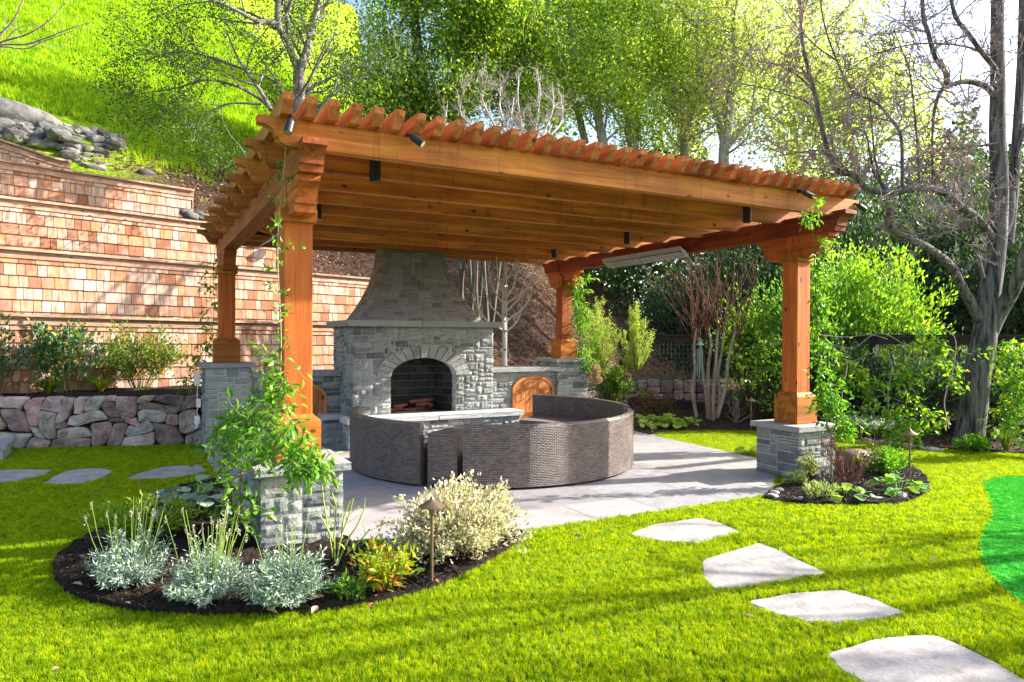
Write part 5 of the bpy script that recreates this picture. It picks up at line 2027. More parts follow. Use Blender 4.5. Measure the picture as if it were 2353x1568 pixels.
# --- shrubs in the rear and right beds
bush('pieris_shrub', 'dark green whorled shrub at the end of the pale rubble wall', 'shrub', at(1445, 960)+np.array((.2, .8, .12)), .50, .5, .80, 3400, .075, .020, G_DARK, 90, 22, STEM_B, .03)
bush('dark_low_shrub', 'low purplish brown shrub in front of the block wall', 'shrub', at(1530, 965)+np.array((0, .3, 0)), .55, .4, .45, 2300, .035, .018, leaf_mat('bronze_leaf', [(0, (.05, .03, .03)), (.6, (.14, .08, .06)), (1, (.38, .28, .05))], .3), 91, 22, STEM_B, .05)
bush('brown_twiggy_shrub', 'brown twiggy shrub behind the rear path light', 'shrub', at(1775, 985)+np.array((.6, 1.0, 0)), .55, .5, .95, 1600, .045, .02, leaf_mat('olive_brown_leaf', [(0, (.05, .06, .02)), (1, (.18, .16, .06))], .3), 92, 36, STEM_B, .06)
for i, (px, py, w, h, N, lb) in enumerate(((1985, 1003, .35, .28, 1500, 'left half of the white flowering ground shrub under the fence'), (2045, 1012, .45, .26, 1500, 'right half of the white flowering ground shrub under the fence'))):
    p = at(px, py)+np.array((.15, .3, 0))
    t = bush('white_flower_shrub', lb, 'flowering shrub', p, w, w*.8, h, N, .05, .025, G_VINE, 94+i, 26, STEM_G, .04, 'white flowering ground shrubs')
    C = np.array(p)+rng.normal(size=(750, 3))*np.array((w*.5, w*.4, .03))+np.array((0, 0, h*.85))
    leaves('blossom', C, rvec(750)+np.array((0, 0, .8)), .042, .036, G_WHITE, t)
bush('green_clump', 'round fresh green clump at the foot of the leaning tree', 'shrub', at(2258, 1042)+np.array((.05, .15, 0)), .26, .24, .22, 1400, .05, .03, G_VINE, 97, 22, STEM_G, .02)
bush('low_green_clump', 'pale leafed clump against the base board left of the leaning tree', 'shrub', at(2130, 1022)+np.array((.2, .4, 0)), .3, .25, .25, 900, .05, .03, G_VINE, 98, 18, STEM_G, .03)


def strap_clump(label, p, r, h, n, seed, mat=G_STRAP, w=.016, name='strap_leaf_clump', cat='grassy plant', group='strap leafed clumps'):
    r_ = np.random.default_rng(seed)
    t = thing(name, label, cat, p, group)
    mb = MB()
    for k in range(n):
        a = r_.uniform(0, 6.283)
        rr, hh = r*r_.uniform(.4, 1.1), h*r_.uniform(.6, 1.1)
        sd_ = np.array((-math.sin(a), math.cos(a), 0))*w/2
        d = np.array((math.cos(a), math.sin(a), 0))
        b0 = np.array(p)+d*.03*r_.uniform(0, 1)
        Q = []
        for i, t_ in enumerate((0, .35, .7, 1.0)):
            c = b0+d*rr*t_**1.3+np.array((0, 0, hh*math.sin(t_*2.1)/.95 if t_ < 1 else hh*.75))
            ww = (1, .9, .6, .05)[i]
            Q += [c-sd_*ww, c+sd_*ww]
        mb.add(Q, [(0, 1, 3, 2), (2, 3, 5, 4), (4, 5, 7, 6)])
    mb.build('leaf_blades', mat, t)
    return t


strap_clump('grassy blue green clump at the far right edge of the rear bed', at(2325, 1040)+np.array((.05, .1, 0)), .28, .32, 110, 1)
strap_clump('yellowish strap leafed clump, left of the two in the raised bed', on_wall_plane(112, 905, -.35)*np.array((1, 1, 0))+np.array((0, 0, .72)), .42, .26, 130, 2)
strap_clump('yellowish strap leafed clump, right of the two in the raised bed', on_wall_plane(232, 905, -.35)*np.array((1, 1, 0))+np.array((0, 0, .72)), .48, .24, 140, 3)
strap_clump('bright yellow green sword leafed clump behind the wall right of the fireplace', np.array((5.75, 12.1, .75)), .30, .50, 90, 4, G_CONE, .022)

# raised bed shrubs
p = on_wall_plane(322, 900, -.40)
bush('leafy_shrub', 'rounded leafy shrub with fine seed stalks in the middle of the raised bed', 'shrub', (p[0], p[1], .72), .62, .35, .95, 3600, .062, .028, leaf_mat('sage_leaf', [(0, (.05, .11, .02)), (.6, (.16, .24, .04)), (1, (.40, .42, .08))], .4), 101, 30, STEM_G, .05, stem_r=.005)
p = on_wall_plane(148, 900, -.40)
bush('tall_shrub', 'upright blue green shrub with yellow tinged leaves left in the raised bed', 'shrub', (p[0], p[1], .72), .42, .3, 1.15, 1100, .085, .05, leaf_mat('bluegreen_leaf', [(0, (.03, .10, .06)), (.7, (.08, .20, .08)), (1, (.45, .36, .03))], .35), 102, 12, STEM_G, .05)
p = on_wall_plane(-8, 900, -.40)
bush('edge_shrub', 'dark shrub with reddish tips cut by the left edge of the photo', 'shrub', (p[0], p[1], .72), .35, .3, .95, 500, .075, .045, leaf_mat('bluegreen_leaf2', [(0, (.03, .08, .05)), (.8, (.08, .16, .06)), (1, (.45, .2, .03))], .35), 103, 12, STEM_B, .05)

# weeds on the terrace tops
wd = thing('terrace_weeds', 'thin bright green weeds growing on top of the lowest shingled wall', 'weeds', uv2w(2.5, .3).tolist()+[1.86])
C, D_ = [], []
r_ = np.random.default_rng(9)
for k in range(60):
    u = r_.choice([.3, .6, .9, 1.4, 1.6, 2.9, 3.3, 3.9, 4.6, 4.8, 6.0, 2.2])+r_.normal()*.08
    q = uv2w(u, .16+r_.uniform(0, .2))
    for j in range(5):
        C.append((q[0]+r_.normal()*.03, q[1]+r_.normal()*.03, 1.84))
        D_.append((r_.normal()*.5, r_.normal()*.5, .9))
leaves('blades', C, D_, rng.uniform(.10, .24, len(C)), .014, G_VINE, wd)

# ------------------------------------------------------------------ bed A plants
def lavender(px, py, r, h, lb, seed, stalks=20):
    p = at(px, py)
    r_ = np.random.default_rng(seed)
    t = thing('lavender', lb, 'lavender', p, 'silvery lavender mounds')
    sp = []
    for k in range(280):
        a, q = r_.uniform(0, 6.283), math.sqrt(r_.uniform(0, 1))
        lump = .82+.22*math.sin(3*a+seed)*q+.16*math.sin(5*a*q+seed*2)
        tip = p+np.array((r*q*lump*1.1*math.cos(a), r*q*lump*1.1*math.sin(a), h*lump*math.sqrt(max(.08, 1-.75*q*q))*r_.uniform(.62, 1.28)))
        b0 = p+(tip-p)*.25
        b0[2] = p[2]+.02+.2*h*(1-q)
        sp.append(([b0, (b0+tip)/2+np.array((0, 0, .01)), tip], [.003, .0025, .002]))
    tubes('stems', sp, STEM_G, t, 3)
    C, D_ = [], []
    for P, R in sp:
        d = unit(P[2]-P[0])
        for k in range(17):
            f_ = .25+.75*k/16
            q = P[0]+(P[2]-P[0])*f_
            s_ = unit(np.cross(d, r_.normal(size=3)))
            C.append(q)
            D_.append(d*.8+s_)
    leaves('foliage', C, D_, .038*rng.uniform(.7, 1.2, len(C)), .0085, G_SILV, t, fold=.1)
    fs = []
    heads, hd = [], []
    for k in range(stalks):
        a, q = r_.uniform(0, 6.283), r_.uniform(.2, 1)
        b0 = p+np.array((r*.6*q*math.cos(a), r*.6*q*math.sin(a), h*.6))
        L = r_.uniform(.20, .40)
        tip = b0+np.array((math.cos(a)*.10*q, math.sin(a)*.10*q, L))
        fs.append(([b0, (b0+tip)/2+r_.normal(size=3)*.006, tip], [.0026, .0022, .0018]))
        if r_.uniform() < .7:
            for j in range(14):
                heads.append(tip-np.array((0, 0, .045*r_.uniform(-.1, 1))))
                hd.append(r_.normal(size=3)*.8+np.array((0, 0, .8)))
    tubes('flower_stalks', fs, plain('lime_stalk', (.30, .42, .08), .6) if 'lime_stalk' not in bpy.data.materials else bpy.data.materials['lime_stalk'], t, 3)
    leaves('spent_flowers', heads, hd, .014, .008, leaf_mat('dry_flower', [(0, (.35, .30, .30)), (1, (.62, .56, .50))], .2) if 'dry_flower' not in bpy.data.materials else bpy.data.materials['dry_flower'], t)


lavender(297, 1352, .27, .32, 'silver lavender mound at the left end of the near bed', 1)
lavender(482, 1386, .28, .32, 'greenest lavender mound, middle of the three, with many stalks', 2, 34)
lavender(660, 1398, .25, .34, 'palest silver lavender mound in front of the near stone pier', 3, 14)

# salvia type plant behind the lavenders
p = at(335, 1245)
bush('yellow_green_perennial', 'yellow green leafy perennial behind the left lavender mound', 'perennial', p, .42, .22, .34, 900, .06, .02, leaf_mat('lime_perennial_leaf', [(0, (.14, .28, .02)), (1, (.46, .55, .06))], .4), 110, 30, STEM_G, .02)
t = thing('dry_stalks', 'bare reddish brown stalks standing behind the lavender', 'dry stalks', at(335, 1200))
tubes('stalks', [limb([(332, 1200), (329, 1150), (326, 1104)], 5.8, .007, .004), limb([(356, 1200), (352, 1150), (346, 1106)], 5.8, .006, .004), limb([(396, 1200), (398, 1160), (402, 1130)], 5.8, .006, .003)], BARK_R, t, 6)


def big_leaf_plant(name, label, cat, p, n, r, h, ls, mat, seed, group=None, aspect=1.0, petiole=STEM_G):
    """clump of large round leaves, each a separate piece"""
    r_ = np.random.default_rng(seed)
    t = thing(name, label, cat, p, group)
    mb = MB()
    m = 11
    vs = [(0, 0, 0), (0, ls*.5*aspect, ls*.06)]
    for k in range(m):
        a = -math.pi/2+.35+(2*math.pi-.7)*k/(m-1)
        rr = ls*.5*(1+.06*math.sin(5*a))
        vs.append((rr*math.cos(a), ls*.45*aspect+rr*aspect*math.sin(a), ls*.02+ls*.10*abs(math.cos(a))*(1 if k % 2 else .7)))
    fs = [(1, 2+k, 3+k) for k in range(m-1)]+[(1, 0, 2), (1, 2+m-1, 0)]
    me = MB().add(vs, fs).mesh('leaf', mat)
    st_ = []
    for k in range(n):
        a = r_.uniform(0, 6.283)
        q = math.sqrt(r_.uniform(.02, 1))
        c = np.array(p)+np.array((r*q*math.cos(a), r*q*math.sin(a), h*(1-.6*q*q)*r_.uniform(.7, 1.1)+.02))
        place('leaf', me, t, c, (r_.normal()*.35-.15, r_.normal()*.25, a-math.pi/2), float(r_.uniform(.6, 1.15)))
        st_.append(([np.array(p)+np.array((r*.2*q*math.cos(a), r*.2*q*math.sin(a), 0)), c], [.004, .003]))
    tubes('stalks', st_, petiole, t, 3)
    return t


big_leaf_plant('brunnera', 'clump of large silver veined leaves beside the near pier', 'leafy plant', at(450, 1190), 44, .36, .30, .15, G_BRUN, 1, aspect=1.1)
big_leaf_plant('scalloped_leaf_plant', 'scalloped light green ground plant in front of the bare twiggy shrub', 'leafy plant', at(1945, 1147), 26, .24, .10, .10, G_HEU, 2, 'scalloped leaf ground plants')
big_leaf_plant('scalloped_leaf_plant', 'scalloped green ground plant at the right end of the right bed', 'leafy plant', at(2065, 1135), 34, .28, .14, .11, G_HEU, 3, 'scalloped leaf ground plants')
for i, (px, lb) in enumerate(((1485, 'leftmost clump of broad lime leaves along the rear bed edge'), (1525, 'middle clump of broad lime leaves along the rear bed edge'), (1565, 'rightmost clump of broad lime leaves along the rear bed edge'))):
    big_leaf_plant('bergenia', lb, 'leafy plant', at(px, 986)+np.array((.05, .12, 0)), 40, .34, .20, .15, leaf_mat('lime_broad_leaf', [(0, (.22, .36, .04)), (.6, (.42, .55, .08)), (1, (.60, .66, .16))], .4, obj=True) if i == 0 else bpy.data.materials['lime_broad_leaf'], 5+i, 'broad lime leaves edging the rear bed')
big_leaf_plant('bergenia', 'small lime leafed plant touching the left face of the right pier', 'leafy plant', at(1720, 1046), 8, .08, .09, .13, bpy.data.materials['lime_broad_leaf'], 9)


def piece_leaf(L, Wd, mat):
    vs = [(0, 0, 0), (-Wd*.42, L*.3, Wd*.18), (-Wd*.5, L*.55, Wd*.2), (-Wd*.2, L*.85, Wd*.05), (0, L, -L*.1), (Wd*.2, L*.85, Wd*.05), (Wd*.5, L*.55, Wd*.2), (Wd*.42, L*.3, Wd*.18), (0, L*.3, 0), (0, L*.6, 0)]
    return MB().add(vs, [(0, 8, 1), (1, 8, 9, 2), (2, 9, 3), (3, 9, 4), (0, 7, 8), (7, 6, 9, 8), (6, 5, 9), (5, 4, 9)]).mesh('leaf', mat)


def leafed(t, paths, N, me, mass_mat, L, Wd, seed, maxp=300, sig=.03, droop=.2, t0=.05):
    """leaves along twigs: the first (nearest) 300 as separate pieces, the rest as one mass"""
    C, D_ = leaf_points(paths, N, sig, seed, t0)
    D_ = unit(D_)+np.array((0, 0, -droop))
    dist = (C-EYE) @ FW
    o = np.argsort(dist)
    C, D_ = C[o], D_[o]
    for i in range(min(N, maxp)):
        q = Vector(D_[i]).to_track_quat('Y', 'Z').to_euler()
        place('leaf', me, t, C[i], (q.x, q.y+random.uniform(-.7, .7), q.z), random.uniform(.65, 1.2))
    if N > maxp:
        o = leaves('foliage', C[maxp:], D_[maxp:], L*rng.uniform(.65, 1.2, N-maxp), Wd, mass_mat, t)
        o['kind'] = 'stuff'


# golden shrub in bed A
p = at(870, 1365)
t = thing('golden_shrub', 'yellow green nandina like shrub with red tipped leaves left of the path light', 'shrub', p)
r_ = np.random.default_rng(12)
sp = []
for k in range(34):
    a, q = r_.uniform(0, 6.283), math.sqrt(r_.uniform(0, 1))
    tip = p+np.array((.25*q*math.cos(a), .22*q*math.sin(a), .33*(1-.35*q)*r_.uniform(.7, 1.1)))
    sp.append(([p+np.array((.03*math.cos(a), .03*math.sin(a), 0)), p*.5+tip*.5+np.array((0, 0, .03)), tip], [.005, .004, .003]))
tubes('stems', sp, BARK_R, t, 4)
leafed(t, sp, 560, piece_leaf(.065, .022, G_GOLD), G_GOLDM, .065, .022, 13, 300, .018, -.3, .3)
p = at(800, 1385)
bush('green_seedling', 'small lime green leafy plant at the bed edge left of the golden shrub', 'small plant', p, .12, .1, .14, 150, .05, .02, G_VINE, 120, 10, STEM_G, .015)

# big variegated shrub
p = at(1075, 1300)+np.array((.05, .25, 0))
bush('variegated_shrub', 'large cream and green variegated shrub behind the path light', 'shrub', p, .46, .42, .53, 15000, .034, .020, G_CREAM, 121, 70, STEM_B, .022, sub=7, fold=.12, stem_r=.005, spread=.82)
t = bpy.data.objects['variegated_shrub']
wp_ = [limb([(1010, 1200), (960, 1160), (925, 1150), (912, 1148)], 4.75, .004, .002), limb([(1000, 1240), (950, 1210), (900, 1200), (875, 1204)], 4.7, .004, .002), limb([(1050, 1180), (1040, 1130), (1046, 1112)], 4.9, .004, .002), limb([(1110, 1200), (1130, 1150), (1140, 1140)], 4.9, .004, .002), limb([(1150, 1240), (1200, 1230), (1218, 1225)], 4.9, .004, .002)]
tubes('long_sprays', wp_, STEM_B, t, 4)
C, D_ = leaf_points(wp_, 420, .014, 3, .1)
leaves('spray_leaves', C, D_, .028, .015, G_CREAM, t, fold=.12)

# bare green rose canes in front of pier A
t = thing('rose_canes', 'pruned thorny green rose canes right of the near pier', 'rose', at(770, 1300))
Dr = depth(at(770, 1300))
ps = []
for (pts_) in ([(768, 1300), (755, 1220), (745, 1160), (740, 1115)], [(770, 1300), (768, 1230), (772, 1170), (762, 1130)], [(772, 1300), (785, 1230), (800, 1190), (812, 1145)], [(774, 1300), (800, 1240), (822, 1205), (838, 1165)], [(776, 1300), (800, 1270), (830, 1240), (850, 1215)], [(785, 1235), (790, 1190), (805, 1150)], [(768, 1250), (750, 1210), (732, 1180)]):
    ps.append(limb(pts_, Dr+random.uniform(-.12, .12), .0065, .0045))
lv = grow_paths(spawn(ps, 6, .10, .004, .3, 31, .2), [dict(seg=3, wander=.15, kids=0)], 32)
tubes('canes', ps+lv[0], plain('yellow_green_cane', (.34, .44, .07), .5), t, 6, True)

# ------------------------------------------------------------------ vine on the near post and pier
def blob_paths(c, r, n, L, seed, droop=-.3):
    r_ = np.random.default_rng(seed)
    out = []
    for k in range(n):
        p_ = np.array(c)+r_.normal(size=3)*np.array(r)*.5
        d = unit(r_.normal(size=3)+np.array((0, 0, droop)))
        P = [p_]
        for i in range(4):
            d = unit(d+r_.normal(size=3)*.25+np.array((0, 0, -.18)))
            P.append(P[-1]+d*L/4)
        out.append((P, [.003, .003, .0025, .002, .0015]))
    return out


VL = piece_leaf(.080, .036, G_VINEO)
t = thing('jasmine_vine', 'leafy green vine climbing the near left post and spilling over its stone pier', 'vine', at(560, 1200))
DA = 5.35
main = [limb([(560, 1195), (552, 1130), (562, 1060), (590, 1000), (620, 940), (640, 880), (646, 800), (643, 700), (638, 600), (641, 500), (650, 420), (657, 330)], [5.4, 5.35, 5.3, 5.3, 5.35, 5.4, 5.4, 5.4, 5.4, 5.4, 5.3, 5.2], .009, .003),
        limb([(556, 1180), (520, 1090), (540, 1040), (520, 990), (560, 940), (620, 900)], 5.35, .007, .003),
        limb([(625, 940), (660, 960), (700, 1000), (740, 1040)], [5.3, 5.1, 5.0, 4.95], .005, .002),
        limb([(480, 1010), (500, 970), (540, 930), (590, 905)], 5.3, .004, .002),
        limb([(602, 950), (598, 880), (603, 830), (606, 790)], 5.3, .003, .0015)]
tubes('vine_stems', main, BARK_T, t, 5, True)
ps = []
for (x, y, D, rx, rz, n, L) in ((640, 880, 5.25, .10, .16, 22, .2), (610, 930, 5.25, .18, .12, 26, .22), (560, 960, 5.25, .16, .12, 24, .22), (520, 1000, 5.3, .14, .14, 20, .22), (660, 990, 5.05, .15, .10, 28, .2), (700, 1030, 4.98, .16, .10, 34, .2), (690, 1075, 4.92, .09, .10, 18, .16), (725, 1050, 4.95, .08, .07, 12, .15), (600, 1010, 5.15, .14, .12, 22, .2), (548, 1080, 5.3, .12, .16, 22, .2), (555, 1150, 5.3, .08, .12, 14, .18), (530, 1195, 5.3, .12, .08, 14, .18), (640, 830, 5.3, .06, .14, 14, .16)):
    ps += blob_paths(atD(x, y, D), (rx, rx, rz), n, L, int(x+y))
tubes('twigs', ps, STEM_G, t, 3)
leafed(t, ps, 1250, VL, G_VINE, .078, .034, 41, 300, .025, .25)
hi = []
for (x, y) in ((641, 560), (640, 600), (643, 625), (636, 660), (645, 520), (648, 470), (640, 695), (642, 740), (652, 400), (655, 360)):
    hi += blob_paths(atD(x, y, 5.35), (.03, .03, .04), 3, .13, x*y)
o = leaves('climbing_leaves', *leaf_points(hi, 150, .012, 5), .055, .02, G_VINE, t)
# low left vine leaves near the ground
# rear left post vine
t = thing('post_vine', 'thin vine climbing the rear left post', 'vine', (.95, 11.05, 1.3), 'vines on the rear posts')
mp_ = [limb([(440, 900), (470, 830), (487, 760), (492, 700), (490, 640), (492, 590), (497, 560)], 10.9, .007, .003), limb([(430, 900), (440, 860), (470, 800)], 10.8, .005, .003)]
tubes('vine_stems', mp_, STEM_G, t, 4)
ps = []
for (x, y) in ((487, 625), (484, 660), (490, 690), (480, 712), (486, 740), (478, 770), (462, 815), (440, 850), (436, 872), (430, 890), (470, 790), (492, 600), (452, 830)):
    ps += blob_paths(atD(x, y, 10.85), (.07, .07, .09), 7, .22, x*y)
leafed(t, ps, 420, piece_leaf(.085, .034, G_VINEO), G_VINE, .085, .034, 43, 300, .03, .4)
# rear right post vine
t = thing('post_vine', 'drooping vine hanging down the right side of the rear right post', 'vine', (7.3, 11.2, 1.3), 'vines on the rear posts')
tubes('vine_stems', [limb([(1330, 835), (1334, 760), (1332, 700), (1330, 645), (1325, 610)], 13.0, .008, .004)], STEM_G, t, 4)
ps = []
for (x, y) in ((1330, 640), (1334, 660), (1335, 690), (1340, 715), (1345, 740), (1342, 770), (1340, 800), (1350, 820), (1352, 760)):
    ps += blob_paths(atD(x, y, 12.95), (.10, .10, .12), 9, .25, x+y)
leafed(t, ps, 700, piece_leaf(.12, .035, G_VINEO), G_VINE, .12, .035, 44, 300, .03, .6)
# near right post vine
t = thing('thick_post_vine', 'thick green vine on the right side of the near right post, trailing over its pier', 'vine', (7.3, 5.95, .65))
tubes('vine_stems', [limb([(1905, 1000), (1890, 920), (1880, 820), (1875, 700), (1872, 600), (1868, 520), (1885, 478)], 7.85, .009, .004), limb([(1880, 900), (1930, 950), (1960, 1000)], 7.8, .006, .003), limb([(1868, 520), (1850, 492), (1835, 488)], 7.6, .004, .002), limb([(1880, 455), (1884, 440)], 7.2, .003, .002)], STEM_G, t, 4)
ps = []
for (x, y, s_, n) in ((1892, 560, .05, 8), (1893, 600, .05, 9), (1893, 640, .05, 9), (1892, 690, .05, 8), (1892, 740, .06, 10), (1894, 790, .06, 11), (1898, 840, .08, 15), (1905, 880, .10, 18), (1912, 920, .12, 22), (1925, 955, .12, 20), (1940, 990, .10, 12), (1898, 930, .06, 10), (1950, 965, .08, 8), (1925, 920, .08, 10), (1850, 492, .06, 5), (1870, 498, .04, 4), (1882, 462, .03, 3)):
    ps += blob_paths(atD(x, y, 7.85 if y > 500 else 7.6), (s_, s_, s_), n, .15, x*3+y)
leafed(t, ps, 1400, piece_leaf(.075, .028, G_VINEO), G_VINE, .075, .028, 45, 300, .015, .35)

# ------------------------------------------------------------------ bed C
t = thing('twiggy_shrub', 'bare brown twiggy shrub beside the right pier and the fallen jar', 'bare shrub', at(1945, 1120))
p = at(1945, 1120)
r_ = np.random.default_rng(33)
sp = [(p+np.array((r_.normal()*.04, r_.normal()*.04, 0)), unit(np.array((r_.normal()*.65, r_.normal()*.5, 1.0))), r_.uniform(.35, .62), .007) for k in range(26)]
lv = grow_paths(sp, [dict(seg=5, wander=.13, kids=4, kl=.5, ang=.6, up=.2), dict(seg=3, wander=.2, kids=1, kl=.5), dict(seg=2, wander=.2, kids=0)], 34)
tubes('branches', lv[0]+lv[1], BARK_R, t, 4)
tubes('twigs', lv[2], BARK_R, t, 3)
for i, (px, py, r, h, lb) in enumerate(((1862, 1105, .13, .27, 'tallest small variegated whorled shrub against the right pier'), (1835, 1118, .10, .15, 'small variegated whorled shrub at the front corner of the right pier'), (1880, 1150, .16, .18, 'small variegated whorled shrub at the front edge of the right bed'))):
    bush('variegated_sprig', lb, 'small shrub', at(px, py), r, r*.8, h, 700, .045, .010, leaf_mat('cream_edged_needle', [(0, (.12, .22, .06)), (.6, (.38, .44, .18)), (1, (.65, .64, .42))], .3) if i == 0 else bpy.data.materials['cream_edged_needle'], 130+i, 14, STEM_B, .012, 'small variegated shrubs')
bush('leafy_perennial', 'fresh green leafy plant behind the right path light', 'leafy plant', at(2045, 1095)+np.array((0, .1, 0)), .34, .26, .30, 1300, .05, .026, G_VINE, 134, 26, STEM_G, .03)
j = thing('clay_jar', 'dark terracotta jar lying on its side behind the bare twiggy shrub', 'jar', at(1985, 1090))
c = at(1975, 1088)+np.array((.05, .10, .13))
ax = unit(RT*1.0+FW*np.array((.35, .35, 0)))
prof = [(.02, -.24), (.10, -.23), (.145, -.12), (.155, 0), (.145, .10), (.12, .18), (.135, .22), (.12, .225), (.10, .18), (.11, .1)]
mb = MB()
b1 = unit(np.cross(ax, (0, 0, 1.0)))
b2 = np.cross(ax, b1)
n = 20
for (r, a) in prof:
    for k in range(n):
        q = c+ax*a+r*(math.cos(6.2832*k/n)*b1+math.sin(6.2832*k/n)*b2)
        mb.v.append(tuple(q))
for i in range(len(prof)-1):
    for k in range(n): mb.f.append((i*n+k, i*n+(k+1) % n, (i+1)*n+(k+1) % n, (i+1)*n+k))
mb.f.append(tuple(range(n))[::-1])
mb.build('body', TERRA, j, smooth=True)
hb = thing('hose_tap', 'garden tap on a standpipe with a black hose at the corner of the right pier', 'garden tap', at(1905, 1115))
q = at(1910, 1106)
MB().tube([q, q+np.array((0, 0, .42))], .017, 9).build('pipe', STEEL, hb)
MB().tube([q+np.array((.04, .05, 0)), q+np.array((.03, .03, .18))], .016, 8).build('pipe_cover', WHITEP, hb)
MB().lathe([(.02, 0), (.026, .02), (.02, .06), (.008, .07), (.03, .085), (.03, .092)], q+np.array((0, 0, .40)), 10).build('valve', plain('copper_fitting', (.35, .13, .07), .4, .5, .6), hb)
hp = bez([q+np.array((.02, 0, .40)), q+np.array((.10, .0, .34)), q+np.array((.20, .05, .25)), q+np.array((.32, .10, .22)), q+np.array((.45, .2, .2))], 4)
MB().tube(hp, .012, 8).build('hose', BLACKM, hb)
vb = thing('valve_box_lid', 'round green irrigation valve lid in the mulch of the right bed', 'valve lid', at(1867, 1132))
MB().lathe([(.085, 0), (.085, .03), (.075, .035), (.02, .035)], at(1867, 1132, .01), 22).build('lid', plain('dark_green_plastic', (.03, .07, .055), .5), vb)
for a in (0, math.pi/2):
    c0 = at(1867, 1132, .05)
    d = np.array((math.cos(a+.4), math.sin(a+.4), 0))*.06
    MB().tube([c0-d, c0+d], .004, 4).build('rib', plain('lid_rib', (.10, .15, .12), .5), vb)
r_ = random.Random(5)
for i in range(26):
    p = at(r_.uniform(1770, 2090), r_.uniform(1118, 1150), .015)
    if in_poly(np.array([p[0]]), np.array([p[1]]), BED_C)[0]:
        s_ = r_.uniform(.018, .05)
        rock('pebble', p, (s_*1.3, s_, s_*.7), bpy.data.materials['pale_rock'] if i % 3 else GREYROCK, seed=200+i, sub=2, lab='rounded pebble lying in the dark mulch of the right bed', cat='pebble', group='pebbles in the right bed')
for i in range(12):
    p = at(1995+i*15, 1013+i*2.2, .01)
    s_ = r_.uniform(.03, .06)
    rock('edging_cobble', p, (s_*1.3, s_, s_*.8), bpy.data.materials['pale_rock'], seed=240+i, sub=2, lab='pale cobble edging the rear bed under the white flowering shrub', cat='cobble', group='cobbles edging the rear bed')
# bare little shrub in the rear bed
t = thing('small_bare_shrub', 'small leafless tan shrub between the crape myrtle and the rear path light', 'bare shrub', at(1690, 975))
p = at(1690, 975)
sp = [(p, unit(np.array((r_.gauss(0, .8), r_.gauss(0, .4), .8))), r_.uniform(.3, .6), .008) for k in range(9)]
lv = grow_paths(sp, [dict(seg=4, wander=.2, kids=4, kl=.5, ang=.7), dict(seg=3, wander=.2, kids=0)], 3)
tubes('branches', lv[0]+lv[1], BARK_T, t, 4)

# ------------------------------------------------------------------ fence climbers
t = thing('fence_climber', 'sparse climber with pale stems and yellow green leaves trained on the wire fence', 'climber', at(2060, 1010))
Df = 10.9
main = [limb([(1930, 1000), (1935, 900), (1945, 830), (1900, 790), (1870, 770)], [10.6]*5, .012, .005),
        limb([(1900, 790), (1960, 800), (2020, 765), (2090, 800), (2150, 835), (2200, 830)], [10.6, 10.6, 10.5, 10.4, 10.3, 10.3], .010, .005),
        limb([(1885, 770), (1940, 775), (2000, 770), (2040, 780)], 10.7, .008, .004),
        limb([(2045, 990), (2040, 900), (2050, 850), (2040, 805)], 10.3, .009, .005),
        limb([(1960, 830), (2020, 810), (2060, 850), (2100, 900), (2130, 960)], 10.4, .006, .003),
        limb([(2180, 985), (2170, 920), (2190, 850), (2195, 780), (2160, 750)], 10.0, .008, .004),
        limb([(1890, 840), (1900, 820), (1905, 835), (1895, 850), (1885, 835)], 10.6, .005, .003),
        limb([(2010, 960), (2000, 930), (2025, 910), (2080, 925)], 10.3, .005, .003)]
tubes('stems', main, BARK_V, t, 5, True)
ps = []
for (x, y, s_, n) in ((1940, 830, .12, 12), (1960, 850, .12, 12), (1955, 880, .12, 10), (1985, 870, .14, 14), (2000, 900, .14, 14), (1925, 840, .08, 6), (2030, 800, .06, 4), (2075, 850, .12, 9), (2095, 835, .14, 12), (2110, 860, .1, 8), (2070, 870, .1, 8), (2150, 790, .15, 12), (2130, 760, .12, 8), (2170, 830, .18, 16), (2190, 870, .14, 12), (2110, 800, .08, 5), (2040, 940, .15, 14), (2070, 960, .2, 20), (2100, 990, .2, 20), (2130, 950, .15, 14), (2060, 1000, .18, 16), (1990, 935, .1, 8), (2170, 960, .12, 8), (2085, 905, .14, 9), (2010, 880, .12, 8)):
    ps += blob_paths(atD(x, y, 10.35), (s_*.7, s_*.7, s_*.7), n, .15, x*5+y)
tubes('twigs', ps, STEM_G, t, 3)
leafed(t, ps, 1150, piece_leaf(.095, .05, G_CAM), G_CAMM, .095, .05, 47, 300, .02, .25)
t = thing('fence_climber', 'denser yellow green climber on the fence right of the leaning tree', 'climber', at(2320, 1010))
ps = []
for (x, y, s_, n) in ((2318, 800, .10, 10), (2335, 820, .2, 20), (2350, 870, .2, 20), (2325, 880, .12, 14), (2335, 930, .18, 22), (2310, 960, .12, 14), (2350, 980, .2, 20), (2380, 900, .25, 25), (2325, 850, .12, 10)):
    ps += blob_paths(atD(x, y, 9.8), (s_, s_, s_), n, .22, x*5+y)
tubes('twigs', ps, STEM_G, t, 3)
leafed(t, ps, 1100, piece_leaf(.09, .045, G_CAM), G_CAMM, .09, .045, 48, 300, .04, .25)
t = thing('fence_climber', 'olive climber on the fence left of the right post', 'climber', at(1780, 960))
ps = []
for (x, y, s_, n) in ((1755, 790, .2, 16), (1790, 790, .2, 16), (1770, 830, .2, 14), (1740, 850, .18, 10), (1800, 850, .2, 12), (1790, 900, .25, 16), (1690, 815, .3, 14), (1700, 880, .3, 12)):
    ps += blob_paths(atD(x, y, 12.6), (s_, s_, s_), n, .28, x*5+y)
tubes('twigs', ps, STEM_G, t, 3)
leafed(t, ps, 480, piece_leaf(.10, .04, G_CAM), G_CAMM, .10, .04, 49, 200, .05, .25)

